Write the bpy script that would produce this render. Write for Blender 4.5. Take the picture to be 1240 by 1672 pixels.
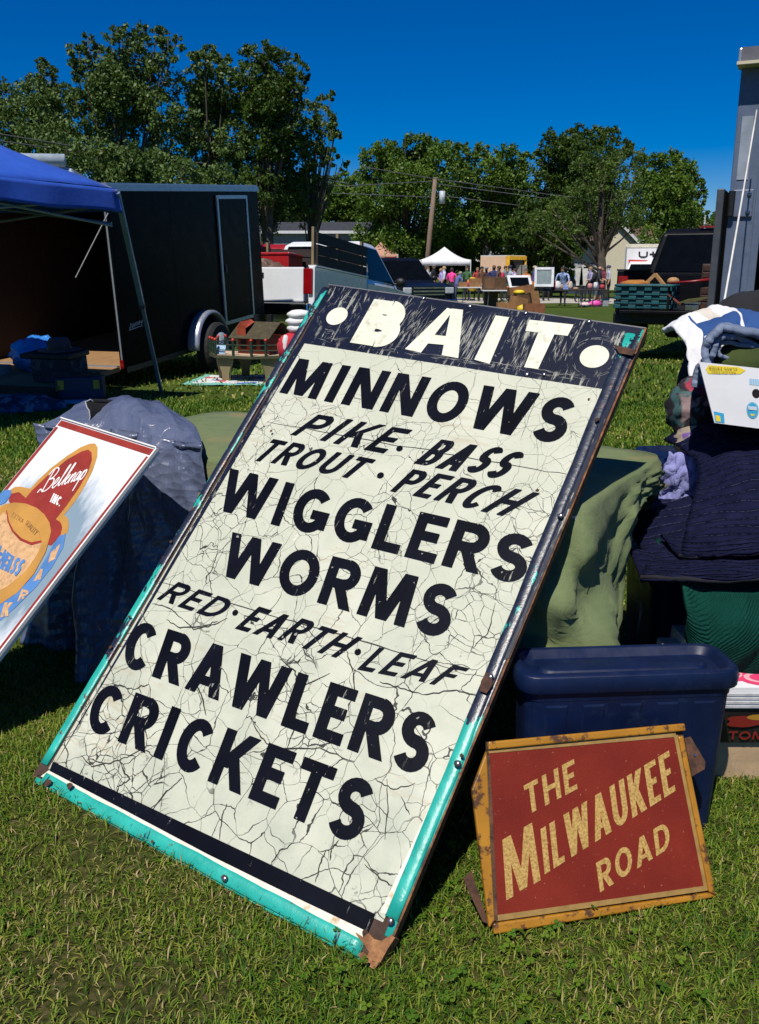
import bpy, bmesh, math, random
import numpy as np
from mathutils import Vector, Matrix, Euler
for o in list(bpy.data.objects): bpy.data.objects.remove(o)
scene = bpy.context.scene
COL = scene.collection
R = math.radians
# ------------------------------------------------------------ camera, sky, sun, exposure
FPX, HOR, CAMH, IW, IH = 1480.0, 440.0, 1.27, 1240.0, 1672.0
PITCH = math.atan((IH/2-HOR)/FPX)
cam = bpy.data.cameras.new('camera'); camo = bpy.data.objects.new('camera', cam); COL.objects.link(camo)
camo.location = (0, 0, CAMH); camo.rotation_euler = (math.pi/2-PITCH, 0, 0)
cam.sensor_fit = 'VERTICAL'; cam.sensor_height = 36; cam.sensor_width = 36; cam.lens = 36*FPX/IH
cam.clip_start = 0.05; cam.clip_end = 3000
scene.camera = camo
SUN_EL, SUN_H = R(58), (-0.38, -0.925)
world = bpy.data.worlds.new('World'); scene.world = world; world.use_nodes = True
wn = world.node_tree; wn.nodes.clear()
sky = wn.nodes.new('ShaderNodeTexSky'); sky.sky_type = 'NISHITA'; sky.sun_disc = False
sky.sun_elevation = SUN_EL; sky.sun_rotation = math.atan2(SUN_H[0], SUN_H[1])
sky.air_density = 1.0; sky.dust_density = 0.0; sky.ozone_density = 6.0; sky.altitude = 1500
hs = wn.nodes.new('ShaderNodeHueSaturation'); hs.inputs['Saturation'].default_value = 1.6; hs.inputs['Hue'].default_value = .515; hs.inputs['Value'].default_value = 1.0
bg = wn.nodes.new('ShaderNodeBackground'); bg.inputs[1].default_value = 0.078
wo = wn.nodes.new('ShaderNodeOutputWorld')
wn.links.new(sky.outputs[0], hs.inputs['Color']); wn.links.new(hs.outputs[0], bg.inputs[0]); wn.links.new(bg.outputs[0], wo.inputs[0])
sl = bpy.data.lights.new('sun', 'SUN'); sl.energy = 5.0; sl.angle = R(0.53); sl.color = (1, 0.95, 0.86)
so = bpy.data.objects.new('sun', sl); COL.objects.link(so)
sv = Vector((SUN_H[0]*math.cos(SUN_EL), SUN_H[1]*math.cos(SUN_EL), math.sin(SUN_EL)))
so.rotation_euler = sv.to_track_quat('Z', 'Y').to_euler(); so.location = (-4, -5, 12)
scene.view_settings.view_transform = 'Standard'; scene.view_settings.look = 'None'
scene.view_settings.exposure = 0.0; scene.view_settings.gamma = 1.0; scene.view_settings.use_curve_mapping = False
scene.render.engine = 'CYCLES'
scene.render.resolution_x, scene.render.resolution_y = 759, 1024
# ------------------------------------------------------------ maths helpers
FW = np.array([0, math.cos(PITCH), -math.sin(PITCH)]); UP = np.array([0, math.sin(PITCH), math.cos(PITCH)]); RT = np.array([1., 0, 0])
CP = np.array([0, 0, CAMH])
def ray(x, y): return FW*FPX + RT*(x-IW/2) + UP*(IH/2-y)
def onz(x, y, z=0.0):
    d = ray(x, y); return CP + d*(z-CAMH)/d[2]
def ony(x, y, Y):
    d = ray(x, y); return CP + d*Y/d[1]
def plane_quad(Q, idx, z):          # a flat parallelogram seen at four photo corners, corner idx at height z
    d = [ray(*q) for q in Q]
    s0, s1, s3 = np.linalg.solve(np.array([d[0], -d[1], -d[3]]).T, -d[2]); s = [s0, s1, 1, s3]
    k = (z-CAMH)/(s[idx]*d[idx][2])
    return [CP+si*k*di for si, di in zip(s, d)]
def sstep(a, b, x):
    t = np.clip((x-a)/(b-a), 0, 1); return t*t*(3-2*t)
def gz(x, y):
    x = np.asarray(x, float); y = np.asarray(y, float)
    z = -0.06*(1-sstep(1.45, 2.1, y)) + 0.04*np.exp(-((x+.87)**2+(y-2.0)**2)/(2*.35**2))
    z = z - 0.2*sstep(12, 18, y) - 0.1*sstep(18, 45, y)
    return z + 0.006*np.sin(x*7+1)*np.cos(y*5.3) + 0.012*np.sin(x*1.3)*np.cos(y*0.9+1)*sstep(3, 6, y)
def gz1(x, y): return float(gz(x, y))
# ------------------------------------------------------------ materials
MATS = {}
def nt(name):
    m = bpy.data.materials.new(name); m.use_nodes = True; n = m.node_tree; n.nodes.clear()
    o = n.nodes.new('ShaderNodeOutputMaterial'); b = n.nodes.new('ShaderNodeBsdfPrincipled')
    n.links.new(b.outputs[0], o.inputs[0]); return m, n, b
def nd(n, t, **k):
    x = n.nodes.new('ShaderNode'+t)
    for a, v in k.items():
        if a.startswith('i_'):
            key = a[2:]; key = int(key) if key.isdigit() else key.replace('_', ' ')
            x.inputs[key].default_value = v
        else: setattr(x, a, v)
    return x
def c4(c): return (c[0], c[1], c[2], 1)
def ramp(n, fac, stops, interp='LINEAR'):
    r = n.nodes.new('ShaderNodeValToRGB'); r.color_ramp.interpolation = interp
    while len(r.color_ramp.elements) > 1: r.color_ramp.elements.remove(r.color_ramp.elements[-1])
    r.color_ramp.elements[0].position = stops[0][0]; r.color_ramp.elements[0].color = c4(stops[0][1]) if hasattr(stops[0][1], '__len__') else (stops[0][1],)*3+(1,)
    for p, c in stops[1:]:
        e = r.color_ramp.elements.new(p); e.color = c4(c) if hasattr(c, '__len__') else (c,)*3+(1,)
    n.links.new(fac, r.inputs[0]); return r.outputs[0]
def mixc(n, fac, a, b, mode='MIX'):
    m = n.nodes.new('ShaderNodeMix'); m.data_type = 'RGBA'; m.blend_type = mode
    for s, v in ((0, fac), (6, a), (7, b)):
        if hasattr(v, 'is_linked') or isinstance(v, bpy.types.NodeSocket): n.links.new(v, m.inputs[s])
        elif s == 0: m.inputs[0].default_value = v
        else: m.inputs[s].default_value = c4(v)
    return m.outputs[2]
def math_(n, op, a, b=None, c=None):
    m = n.nodes.new('ShaderNodeMath'); m.operation = op
    for i, v in enumerate((a, b, c)):
        if v is None: continue
        if isinstance(v, bpy.types.NodeSocket): n.links.new(v, m.inputs[i])
        else: m.inputs[i].default_value = v
    return m.outputs[0]
def texco(n, kind='Object', scale=None):
    t = n.nodes.new('ShaderNodeTexCoord'); s = t.outputs[kind]
    if scale is not None:
        mp = n.nodes.new('ShaderNodeMapping'); mp.inputs['Scale'].default_value = scale; n.links.new(s, mp.inputs[0]); s = mp.outputs[0]
    return s
def noise(n, co, scale, detail=4, rough=.55, dist=0.0):
    x = nd(n, 'TexNoise', i_Scale=scale, i_Detail=detail, i_Roughness=rough, i_Distortion=dist); n.links.new(co, x.inputs['Vector']); return x.outputs[0]
def bump(n, b, h, strength=.3, dist=.01):
    x = nd(n, 'Bump', i_Strength=strength, i_Distance=dist); n.links.new(h, x.inputs['Height']); n.links.new(x.outputs[0], b.inputs['Normal'])
def mat(name, col, rough=.6, var=.18, scale=6, col2=None, metal=0, spec=.5, bmp=0, bscale=40, coat=0, stretch=(1, 1, 1), dirt=None):
    if name in MATS: return MATS[name]
    m, n, b = nt(name); co = texco(n, 'Object', stretch)
    f = noise(n, co, scale)
    a = tuple(max(0, c*(1-var)) for c in col); c2 = col2 or tuple(min(1, c*(1+var)) for c in col)
    out = ramp(n, f, [(.32, a), (.68, c2)])
    if dirt:
        g = noise(n, texco(n, 'Object'), scale*2.7, 6, .7)
        out = mixc(n, ramp(n, g, [(.55, 0), (.72, 1)]), out, dirt)
    n.links.new(out, b.inputs['Base Color'])
    b.inputs['Metallic'].default_value = metal; b.inputs['Specular IOR Level'].default_value = spec; b.inputs['Coat Weight'].default_value = coat
    rr = ramp(n, noise(n, co, scale*3), [(.3, max(.03, rough*.8)), (.7, min(1, rough*1.2))]); n.links.new(rr, b.inputs['Roughness'])
    if bmp: bump(n, b, noise(n, co, bscale, 5), bmp, .01)
    MATS[name] = m; return m
# ------------------------------------------------------------ mesh builder and objects
class MB:
    def __init__(s): s.v = []; s.f = []; s.m = []; s.mi = 0
    def add(s, vs, fs):
        k = len(s.v); s.v += [tuple(map(float, p)) for p in vs]; s.f += [tuple(k+i for i in f) for f in fs]; s.m += [s.mi]*len(fs); return s
    def box(s, c, d, rz=0, M=None):
        x, y, z = d[0]/2, d[1]/2, d[2]/2
        vs = [Vector((a*x, b*y, e*z)) for e in (-1, 1) for a, b in ((-1, -1), (1, -1), (1, 1), (-1, 1))]
        if M is not None: vs = [M @ p for p in vs]
        elif rz: vs = [Matrix.Rotation(rz, 3, 'Z') @ p for p in vs]
        vs = [p+Vector(c) for p in vs]
        return s.add(vs, [(3, 2, 1, 0), (4, 5, 6, 7), (0, 1, 5, 4), (1, 2, 6, 5), (2, 3, 7, 6), (3, 0, 4, 7)])
    def bar(s, a, b, w, t=None, up=(0, 0, 1)):
        a, b = Vector(a), Vector(b); d = b-a; L = d.length; t = t or w; d.normalize(); u = Vector(up)
        if abs(d.dot(u)) > .98: u = Vector((1, 0, 0))
        x = d.cross(u).normalized(); z = x.cross(d)
        vs = [p+x*i*w/2+z*j*t/2 for p in (a, b) for i, j in ((-1, -1), (1, -1), (1, 1), (-1, 1))]
        return s.add(vs, [(3, 2, 1, 0), (4, 5, 6, 7), (0, 1, 5, 4), (1, 2, 6, 5), (2, 3, 7, 6), (3, 0, 4, 7)])
    def tube(s, pts, rs, n=8, caps=True, closed=False):
        pts = [Vector(p) for p in pts]; N = len(pts)
        if not hasattr(rs, '__len__'): rs = [rs]*N
        vs = []; prev = None
        for i, p in enumerate(pts):
            a = pts[i-1] if (i > 0 or closed) else p; b = pts[(i+1) % N] if (i < N-1 or closed) else p
            d = (b-a); d = d.normalized() if d.length > 1e-9 else Vector((0, 0, 1))
            if prev is None:
                u = Vector((0, 0, 1)) if abs(d.z) < .9 else Vector((1, 0, 0)); x = d.cross(u).normalized()
            else:
                x = prev-d*prev.dot(d); x = x.normalized() if x.length > 1e-6 else d.orthogonal().normalized()
            prev = x; y = d.cross(x)
            for k in range(n):
                t = 2*math.pi*k/n; vs.append(p+x*math.cos(t)*rs[i]+y*math.sin(t)*rs[i])
        fs = []
        for i in range(N if closed else N-1):
            for k in range(n):
                a = i*n+k; b = i*n+(k+1) % n; j = ((i+1) % N)*n; fs.append((a, b, j+(k+1) % n, j+k))
        if caps and not closed: fs += [tuple(range(n))[::-1], tuple((N-1)*n+k for k in range(n))]
        return s.add(vs, fs)
    def cyl(s, a, b, r0, r1=None, n=12): return s.tube([a, b], [r0, r1 if r1 is not None else r0], n)
    def prism(s, poly, h, z0=0, M=None):       # polygon in xy, extruded along z
        n = len(poly); vs = [Vector((p[0], p[1], z0)) for p in poly]+[Vector((p[0], p[1], z0+h)) for p in poly]
        if M is not None: vs = [M @ p for p in vs]
        return s.add(vs, [tuple(range(n))[::-1], tuple(range(n, 2*n))]+[(i, (i+1) % n, n+(i+1) % n, n+i) for i in range(n)])
    def loft(s, rings, cap=True, closed=True):
        n = len(rings[0]); vs = [p for r in rings for p in r]; fs = []
        for i in range(len(rings)-1):
            for k in range(n if closed else n-1): fs.append((i*n+k, i*n+(k+1) % n, (i+1)*n+(k+1) % n, (i+1)*n+k))
        if cap: fs += [tuple(range(n))[::-1], tuple((len(rings)-1)*n+k for k in range(n))]
        return s.add(vs, fs)
    def grid(s, fn, nu, nv):
        vs = [fn(i/nu, j/nv) for j in range(nv+1) for i in range(nu+1)]
        return s.add(vs, [(j*(nu+1)+i, j*(nu+1)+i+1, (j+1)*(nu+1)+i+1, (j+1)*(nu+1)+i) for j in range(nv) for i in range(nu)])
    def ball(s, c, r, nu=12, nv=8, fn=None):
        r = r if hasattr(r, '__len__') else (r, r, r); rings = []
        for j in range(1, nv):
            t = math.pi*j/nv; ring = []
            for i in range(nu):
                a = 2*math.pi*i/nu; d = Vector((math.sin(t)*math.cos(a), math.sin(t)*math.sin(a), -math.cos(t)))
                k = fn(d) if fn else 1; ring.append(Vector((c[0]+d.x*r[0]*k, c[1]+d.y*r[1]*k, c[2]+d.z*r[2]*k)))
            rings.append(ring)
        return s.loft(rings)
    def build(s, name, m, parent=None, smooth=False, bevel=0, solid=0, sub=0):
        me = bpy.data.meshes.new(name); me.from_pydata(s.v, [], s.f)
        for x in (m if isinstance(m, (list, tuple)) else [m]): me.materials.append(x)
        if len(me.polygons) == len(s.m) and any(s.m): me.polygons.foreach_set('material_index', s.m)
        if smooth: me.polygons.foreach_set('use_smooth', [True]*len(me.polygons))
        bm = bmesh.new(); bm.from_mesh(me); bmesh.ops.recalc_face_normals(bm, faces=bm.faces); bm.to_mesh(me); bm.free()
        me.update(); o = bpy.data.objects.new(name, me); COL.objects.link(o)
        if parent is not None: o.parent = parent
        if solid: q = o.modifiers.new('solid', 'SOLIDIFY'); q.thickness = solid; q.offset = -1
        if bevel: q = o.modifiers.new('bevel', 'BEVEL'); q.width = bevel; q.segments = 2; q.limit_method = 'ANGLE'; q.angle_limit = R(40)
        if sub: q = o.modifiers.new('sub', 'SUBSURF'); q.levels = sub; q.render_levels = sub
        return o
def tag(o, label, cat, group=None, kind=None):
    if label: o['label'] = label
    if cat: o['category'] = cat
    if group: o['group'] = group
    if kind: o['kind'] = kind
    return o
def thing(name, label, cat, loc=(0, 0, 0), rz=0, group=None, M=None):
    o = bpy.data.objects.new(name, None); COL.objects.link(o); o.empty_display_size = .1
    if M is not None: o.matrix_world = M
    else: o.location = loc; o.rotation_euler = (0, 0, rz)
    return tag(o, label, cat, group)
def copy_tree(o, parent=None):
    c = o.copy(); COL.objects.link(c)
    if parent is not None: c.parent = parent
    for ch in list(o.children): copy_tree(ch, c)
    return c
def basis(o, x, y, z):
    return Matrix(((x[0], y[0], z[0], o[0]), (x[1], y[1], z[1], o[1]), (x[2], y[2], z[2], o[2]), (0, 0, 0, 1)))
rnd = random.Random(7); rng = np.random.default_rng(11)
def fbm(x, y, s=0):
    return (math.sin(x*1.7+s)+math.sin(y*2.3+s*1.3+x*.9)+.5*math.sin(x*4.1-y*3.3+s*2)+.25*math.sin(x*9.3+y*7.1+s))/2.75
# ------------------------------------------------------------ lettering: polygons in metres in a w x h cell
def strip(pts, t):
    out = []; P = [Vector(p) for p in pts]; L = []
    for i, p in enumerate(P):
        a = P[max(0, i-1)]; b = P[min(len(P)-1, i+1)]; d = (b-a).normalized(); nrm = Vector((-d.y, d.x))
        tt = t[i] if hasattr(t, '__len__') else t
        L.append((p+nrm*tt/2, p-nrm*tt/2))
    return [[L[i][0], L[i][1], L[i+1][1], L[i+1][0]] for i in range(len(L)-1)]
def glyph(ch, w, h, t):
    out = []
    def V(x0, y0, x1, y1, k=1.0): q = t*k/2; out.append([(x0-q, y0), (x0+q, y0), (x1+q, y1), (x1-q, y1)])
    def B(x0, x1, y, k=.92): q = t*k/2; out.append([(x0, y-q), (x1, y-q), (x1, y+q), (x0, y+q)])
    def A(cx, cy, rx, ry, a0, a1, n=14, pts=False):
        P = [(cx+rx*math.cos(R(a0+(a1-a0)*i/n)), cy+ry*math.sin(R(a0+(a1-a0)*i/n))) for i in range(n+1)]
        if pts: return P
        out.extend(strip(P, t))
    q = t/2; bt = t*.92/2
    if ch == 'I': V(w/2, 0, w/2, h)
    elif ch == 'L': V(q, 0, q, h); B(0, w, bt)
    elif ch in 'EF':
        V(q, 0, q, h); B(0, w, h-bt); B(0, w*.86, h*.52)
        if ch == 'E': B(0, w, bt)
    elif ch == 'T': V(w/2, 0, w/2, h); B(0, w, h-bt)
    elif ch == 'H': V(q, 0, q, h); V(w-q, 0, w-q, h); B(q, w-q, h*.5)
    elif ch in 'PRBD':
        V(q, 0, q, h)
        if ch == 'D':
            B(q, w*.45, h-bt); B(q, w*.45, bt); A(w*.45, h/2, w*.55-q, h/2-bt, -90, 90)
        else:
            m = h*(.48 if ch != 'B' else .52); r = (h-m)/2
            B(q, w*.55, h-bt); B(q, w*.55, m); A(w*.55, (h-bt+m)/2, w*.43-q, (h-bt-m)/2, -90, 90)
            if ch == 'R': V(w-q*1.1, 0, w*.45, m, 1.15)
            if ch == 'B': B(q, w*.55, bt); A(w*.55, (m+bt)/2, w*.47-q, (m-bt)/2, -90, 90)
    elif ch == 'A': V(q*1.1, 0, w*.5, h, 1.1); V(w-q*1.1, 0, w*.5, h, 1.1); B(w*.22, w*.78, h*.27, .8)
    elif ch == 'M': V(q, 0, w*.16, h, 1); V(w-q, 0, w*.84, h, 1); V(w*.5, h*.02, w*.2, h, 1.05); V(w*.5, h*.02, w*.8, h, 1.05)
    elif ch == 'N': V(q, 0, q, h); V(w-q, 0, w-q, h); V(w-q*1.2, 0, q*1.2, h, 1.15)
    elif ch == 'W': V(w*.26, 0, q, h, 1.05); V(w*.26, 0, w*.5, h, 1.0); V(w*.74, 0, w*.5, h, 1.0); V(w*.74, 0, w-q, h, 1.05)
    elif ch == 'K': V(q, 0, q, h); V(q*1.5, h*.33, w-q*1.1, h, 1.15); V(w-q*1.1, 0, w*.42, h*.6, 1.15)
    elif ch == 'O': A(w/2, h/2, w/2-q, h/2-q, 0, 360, 28)
    elif ch == 'Q': A(w/2, h/2, w/2-q, h/2-q, 0, 360, 28); V(w, 0, w*.6, h*.3)
    elif ch == 'Y': V(w/2, 0, w/2, h*.5); V(w*.5, h*.42, q, h); V(w*.5, h*.42, w-q, h)
    elif ch == 'C': A(w/2, h/2, w/2-q, h/2-q, 42, 318, 22)
    elif ch == 'G': A(w/2, h/2, w/2-q, h/2-q, 42, 350, 24); B(w*.52, w, h*.42); V(w-q, h*.12, w-q, h*.45)
    elif ch == 'U':
        V(q, h*.35, q, h); V(w-q, h*.35, w-q, h); A(w/2, h*.35, w/2-q, h*.35-q, 180, 360)
    elif ch == 'S':
        rx = w/2-q; r1 = (h/2-q)/2
        P = A(w/2, h-q-r1, rx*.95, r1, 25, 262, 14, True)+A(w/2, q+r1, rx, r1, 82, -155, 14, True)
        out.extend(strip(P, t))
    elif ch == 'X': V(q, 0, w-q, h, 1.1); V(w-q, 0, q, h, 1.1)
    elif ch == '-': B(0, w, h*.5)
    elif ch == '.': out.append([(0, 0), (t, 0), (t, t), (0, t)])
    return out
GW = dict(I=.3, M=1.0, W=1.2, N=.8, O=.86, S=.66, G=.8, L=.56, E=.6, R=.72, C=.74, A=.86, K=.76, T=.68, B=.72, D=.78, U=.76, P=.68, F=.56, H=.8)
GW['-'] = .4; GW['.'] = .2
def word(mb, text, quad_, thick, z, space=.13, jit=0.0, zstep=2e-5):
    # quad_: bottom-left, top-left, top-right, bottom-right in the plane's own metres
    bl, tl, tr, br = [Vector(q) for q in quad_]
    W_ = ((br-bl).length+(tr-tl).length)/2; H_ = ((tl-bl).length+(tr-br).length)/2
    # horizontal extent is given by the quad; letters share it by their natural widths
    ws = [GW.get(c, .7) if c != ' ' else .5 for c in text]; tot = sum(ws)+space*(len(text)-1); x = 0
    k = 0
    for c, wd in zip(text, ws):
        cw = wd/tot*W_
        if c != ' ':
            dy = rnd.uniform(-jit, jit)*H_
            for poly in glyph(c, cw, H_, min(thick*H_, cw)):
                P = []
                for p in poly:
                    u = (x+p[0])/W_; v = (p[1]+dy)/H_
                    a = bl.lerp(br, u); b = tl.lerp(tr, u); q = a.lerp(b, v); P.append((q.x, q.y, z+k*zstep))
                mb.add(P, [tuple(range(len(P)))]); k += 1
        x += (wd+space)/tot*W_
# ============================================================ ground
def mat_ground():
    m, n, b = nt('lawn_soil'); co = texco(n, 'Object')
    f = noise(n, co, 1.1, 6, .6); g = noise(n, co, 60, 4, .7); h2 = noise(n, co, 9, 4, .6)
    a = ramp(n, g, [(.3, (.010, .013, .004)), (.5, (.035, .040, .010)), (.68, (.11, .085, .04))])
    bcol = ramp(n, h2, [(.3, (.028, .058, .008)), (.7, (.065, .105, .015))])
    geo = nd(n, 'NewGeometry'); sep = nd(n, 'SeparateXYZ'); n.links.new(geo.outputs['Position'], sep.inputs[0])
    far = ramp(n, math_(n, 'MULTIPLY', sep.outputs[1], 1/30.0), [(.06, 0), (.16, 1)])
    c = mixc(n, far, a, bcol); c = mixc(n, ramp(n, f, [(.35, 0.0), (.7, .45)]), c, (.10, .11, .022))
    n.links.new(c, b.inputs['Base Color']); b.inputs['Roughness'].default_value = .9; b.inputs['Specular IOR Level'].default_value = .1
    bump(n, b, g, .6, .02); return m
xs = np.concatenate([np.linspace(-700, -30, 12), np.linspace(-25, -4, 22), np.linspace(-3.6, 3.6, 73), np.linspace(4, 25, 22), np.linspace(30, 700, 12)])
ys = np.concatenate([np.linspace(-60, -2, 8), np.linspace(-1, 5, 80), np.linspace(5.3, 60, 90), np.linspace(66, 900, 24)])
X, Y = np.meshgrid(xs, ys); Z = gz(X, Y)
gm = MB(); nx = len(xs)
gm.add(np.stack([X.ravel(), Y.ravel(), Z.ravel()], 1).tolist(), [(j*nx+i, j*nx+i+1, (j+1)*nx+i+1, (j+1)*nx+i) for j in range(len(ys)-1) for i in range(nx-1)])
tag(gm.build('lawn_ground', mat_ground(), smooth=True), 'mown green lawn with dry brown patches', 'ground', kind='structure')
def mat_blade():
    m, n, b = nt('grass_blade'); at = nd(n, 'Attribute', attribute_name='rnd')
    c = ramp(n, at.outputs['Fac'], [(0, (.034, .095, .008)), (.3, (.082, .175, .012)), (.55, (.165, .25, .020)), (.76, (.29, .31, .045)), (.90, (.40, .32, .11)), (1, (.52, .41, .2))])
    n.links.new(c, b.inputs['Base Color']); b.inputs['Roughness'].default_value = .55; b.inputs['Specular IOR Level'].default_value = .25
    tr = nd(n, 'BsdfTranslucent'); n.links.new(c, tr.inputs[0]); mx = nd(n, 'MixShader', i_0=.3)
    o = [x for x in n.nodes if x.type == 'OUTPUT_MATERIAL'][0]
    n.links.new(b.outputs[0], mx.inputs[1]); n.links.new(tr.outputs[0], mx.inputs[2]); n.links.new(mx.outputs[0], o.inputs[0]); return m
BLADE = mat_blade()
def raw_mesh(name, V, F, m, attr=None, parent=None):
    me = bpy.data.meshes.new(name); k = F.shape[1]
    me.vertices.add(len(V)); me.vertices.foreach_set('co', V.astype(np.float32).ravel())
    me.loops.add(F.size); me.loops.foreach_set('vertex_index', F.astype(np.int32).ravel())
    me.polygons.add(len(F)); me.polygons.foreach_set('loop_start', np.arange(len(F), dtype=np.int32)*k); me.polygons.foreach_set('loop_total', np.full(len(F), k, np.int32))
    me.update(); me.materials.append(m)
    if attr is not None:
        a = me.attributes.new('rnd', 'FLOAT', 'POINT'); a.data.foreach_set('value', attr.astype(np.float32))
    o = bpy.data.objects.new(name, me); COL.objects.link(o)
    if parent is not None: o.parent = parent
    return o
def pnoise(x, y, seed):
    r = np.random.default_rng(seed); z = np.zeros_like(x)
    for k in range(14):
        a = r.uniform(0, 6.28); fq = r.uniform(1.5, 9); z += np.sin((x*np.cos(a)+y*np.sin(a))*fq+r.uniform(0, 6.28))/math.sqrt(fq)
    return z/3.2
def blades(name, label, N, y0, y1, slope, marg, L0, L1, wd, lean, seed, dm=.46, thin=.3):
    r = np.random.default_rng(seed)
    y = np.sqrt(r.uniform(y0**2, y1**2, N)) if slope > 0 else r.uniform(y0, y1, N)
    x = r.uniform(-1, 1, N)*(slope*y+marg); z = gz(x, y)
    pn = pnoise(x, y, 5)
    p3 = pnoise(x*2.3+5, y*2.3, 77); kp = r.uniform(0, 1, N) < np.clip(1-thin*np.clip(p3-.1, 0, 1), .2, 1); x, y, z, pn, p3 = x[kp], y[kp], z[kp], pn[kp], p3[kp]; N = len(x)
    dry = np.clip(dm+.24*pn+.12*p3+r.normal(0, .25, N), 0, 1)
    L = r.uniform(L0, L1, N)*(1-.35*np.clip(pn, 0, 1)); a = r.uniform(0, 6.283, N); ln = r.uniform(.2, 1, N)*lean
    dx, dy = np.cos(a), np.sin(a); sx, sy = -dy, dx; w = wd*r.uniform(.6, 1.3, N)/2
    def pt(t, side, k):
        hz = L*np.sin(ln*t)*t; vz = L*np.cos(ln*t*1.05)*t
        return np.stack([x+dx*hz+sx*w*side*k, y+dy*hz+sy*w*side*k, z+vz-.004], 1)
    V = np.stack([pt(0, -1, .8), pt(0, 1, .8), pt(.55, -1, 1), pt(.55, 1, 1), pt(1, 0, 0)], 1).reshape(-1, 3)
    base = np.arange(N)[:, None]*5
    F = np.concatenate([base+np.array([[0, 1, 3]]), base+np.array([[0, 3, 2]]), base+np.array([[2, 3, 4]])])
    o = raw_mesh(name, V, F, BLADE, np.repeat(dry, 5)); return tag(o, label, 'grass', kind='stuff')
blades('grass', 'short mown grass blades with dry thatch close to the camera', 230000, .75, 3.2, .44, .45, .014, .044, .0025, 1.5, 1, .445, .8)
blades('grass', 'mown grass of the middle lawn', 110000, 3.0, 9, .44, .8, .028, .055, .009, 1.2, 2, .43)
blades('grass', 'sunlit lawn grass further back between the vehicles', 80000, 8.6, 26, .44, 1.5, .035, .07, .02, 1.1, 3, .42)
# clover leaves among the near grass
r = np.random.default_rng(9); N = 1500
cy = np.sqrt(r.uniform(.8**2, 2.6**2, N)); cx = r.uniform(-1, 1, N)*(.44*cy+.3); keep = pnoise(cx, cy, 21) > .30; cx, cy = cx[keep], cy[keep]
VV = []; FF = []; AA = []
for x, y in zip(cx, cy):
    z = gz1(x, y)+rnd.uniform(.012, .035); a0 = rnd.uniform(0, 6.28); s = rnd.uniform(.0035, .0062); tl = rnd.uniform(-.4, .4); t2 = rnd.uniform(-.4, .4); sh = rnd.uniform(.1, .5)
    for k in range(3):
        a = a0+k*2.094; ux, uy = math.cos(a), math.sin(a); b0 = len(VV)
        for q in ((.1, 0), (.7, -.75), (1.7, -.8), (2.05, 0), (1.7, .8), (.7, .75)):
            px_, py_ = ux*q[0]-uy*q[1], uy*q[0]+ux*q[1]; VV.append((x+px_*s, y+py_*s, z+s*(px_*tl+py_*t2))); AA.append(sh)
        FF.append([b0+i for i in range(6)])
tag(raw_mesh('clover', np.array(VV), np.array(FF), BLADE, np.array(AA)), 'small clover leaves scattered through the near grass', 'clover', kind='stuff')
# pale concrete path behind the market tables
pm = MB(); pth = []
for i in range(41):
    x = -20+i*1.6; pth.append((x, 45.2-.10*x, 53.5-.10*x))
pm.add([(x, a, gz1(x, a)+.012) for x, a, b in pth]+[(x, b, gz1(x, b)+.012) for x, a, b in pth], [(i, i+1, 42+i, 41+i) for i in range(40)])
tag(pm.build('concrete_path', mat('concrete', (.42, .39, .34), .9, .12, 3, bmp=.2)), 'pale concrete path crossing behind the market tables', 'path', kind='structure')
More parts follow.
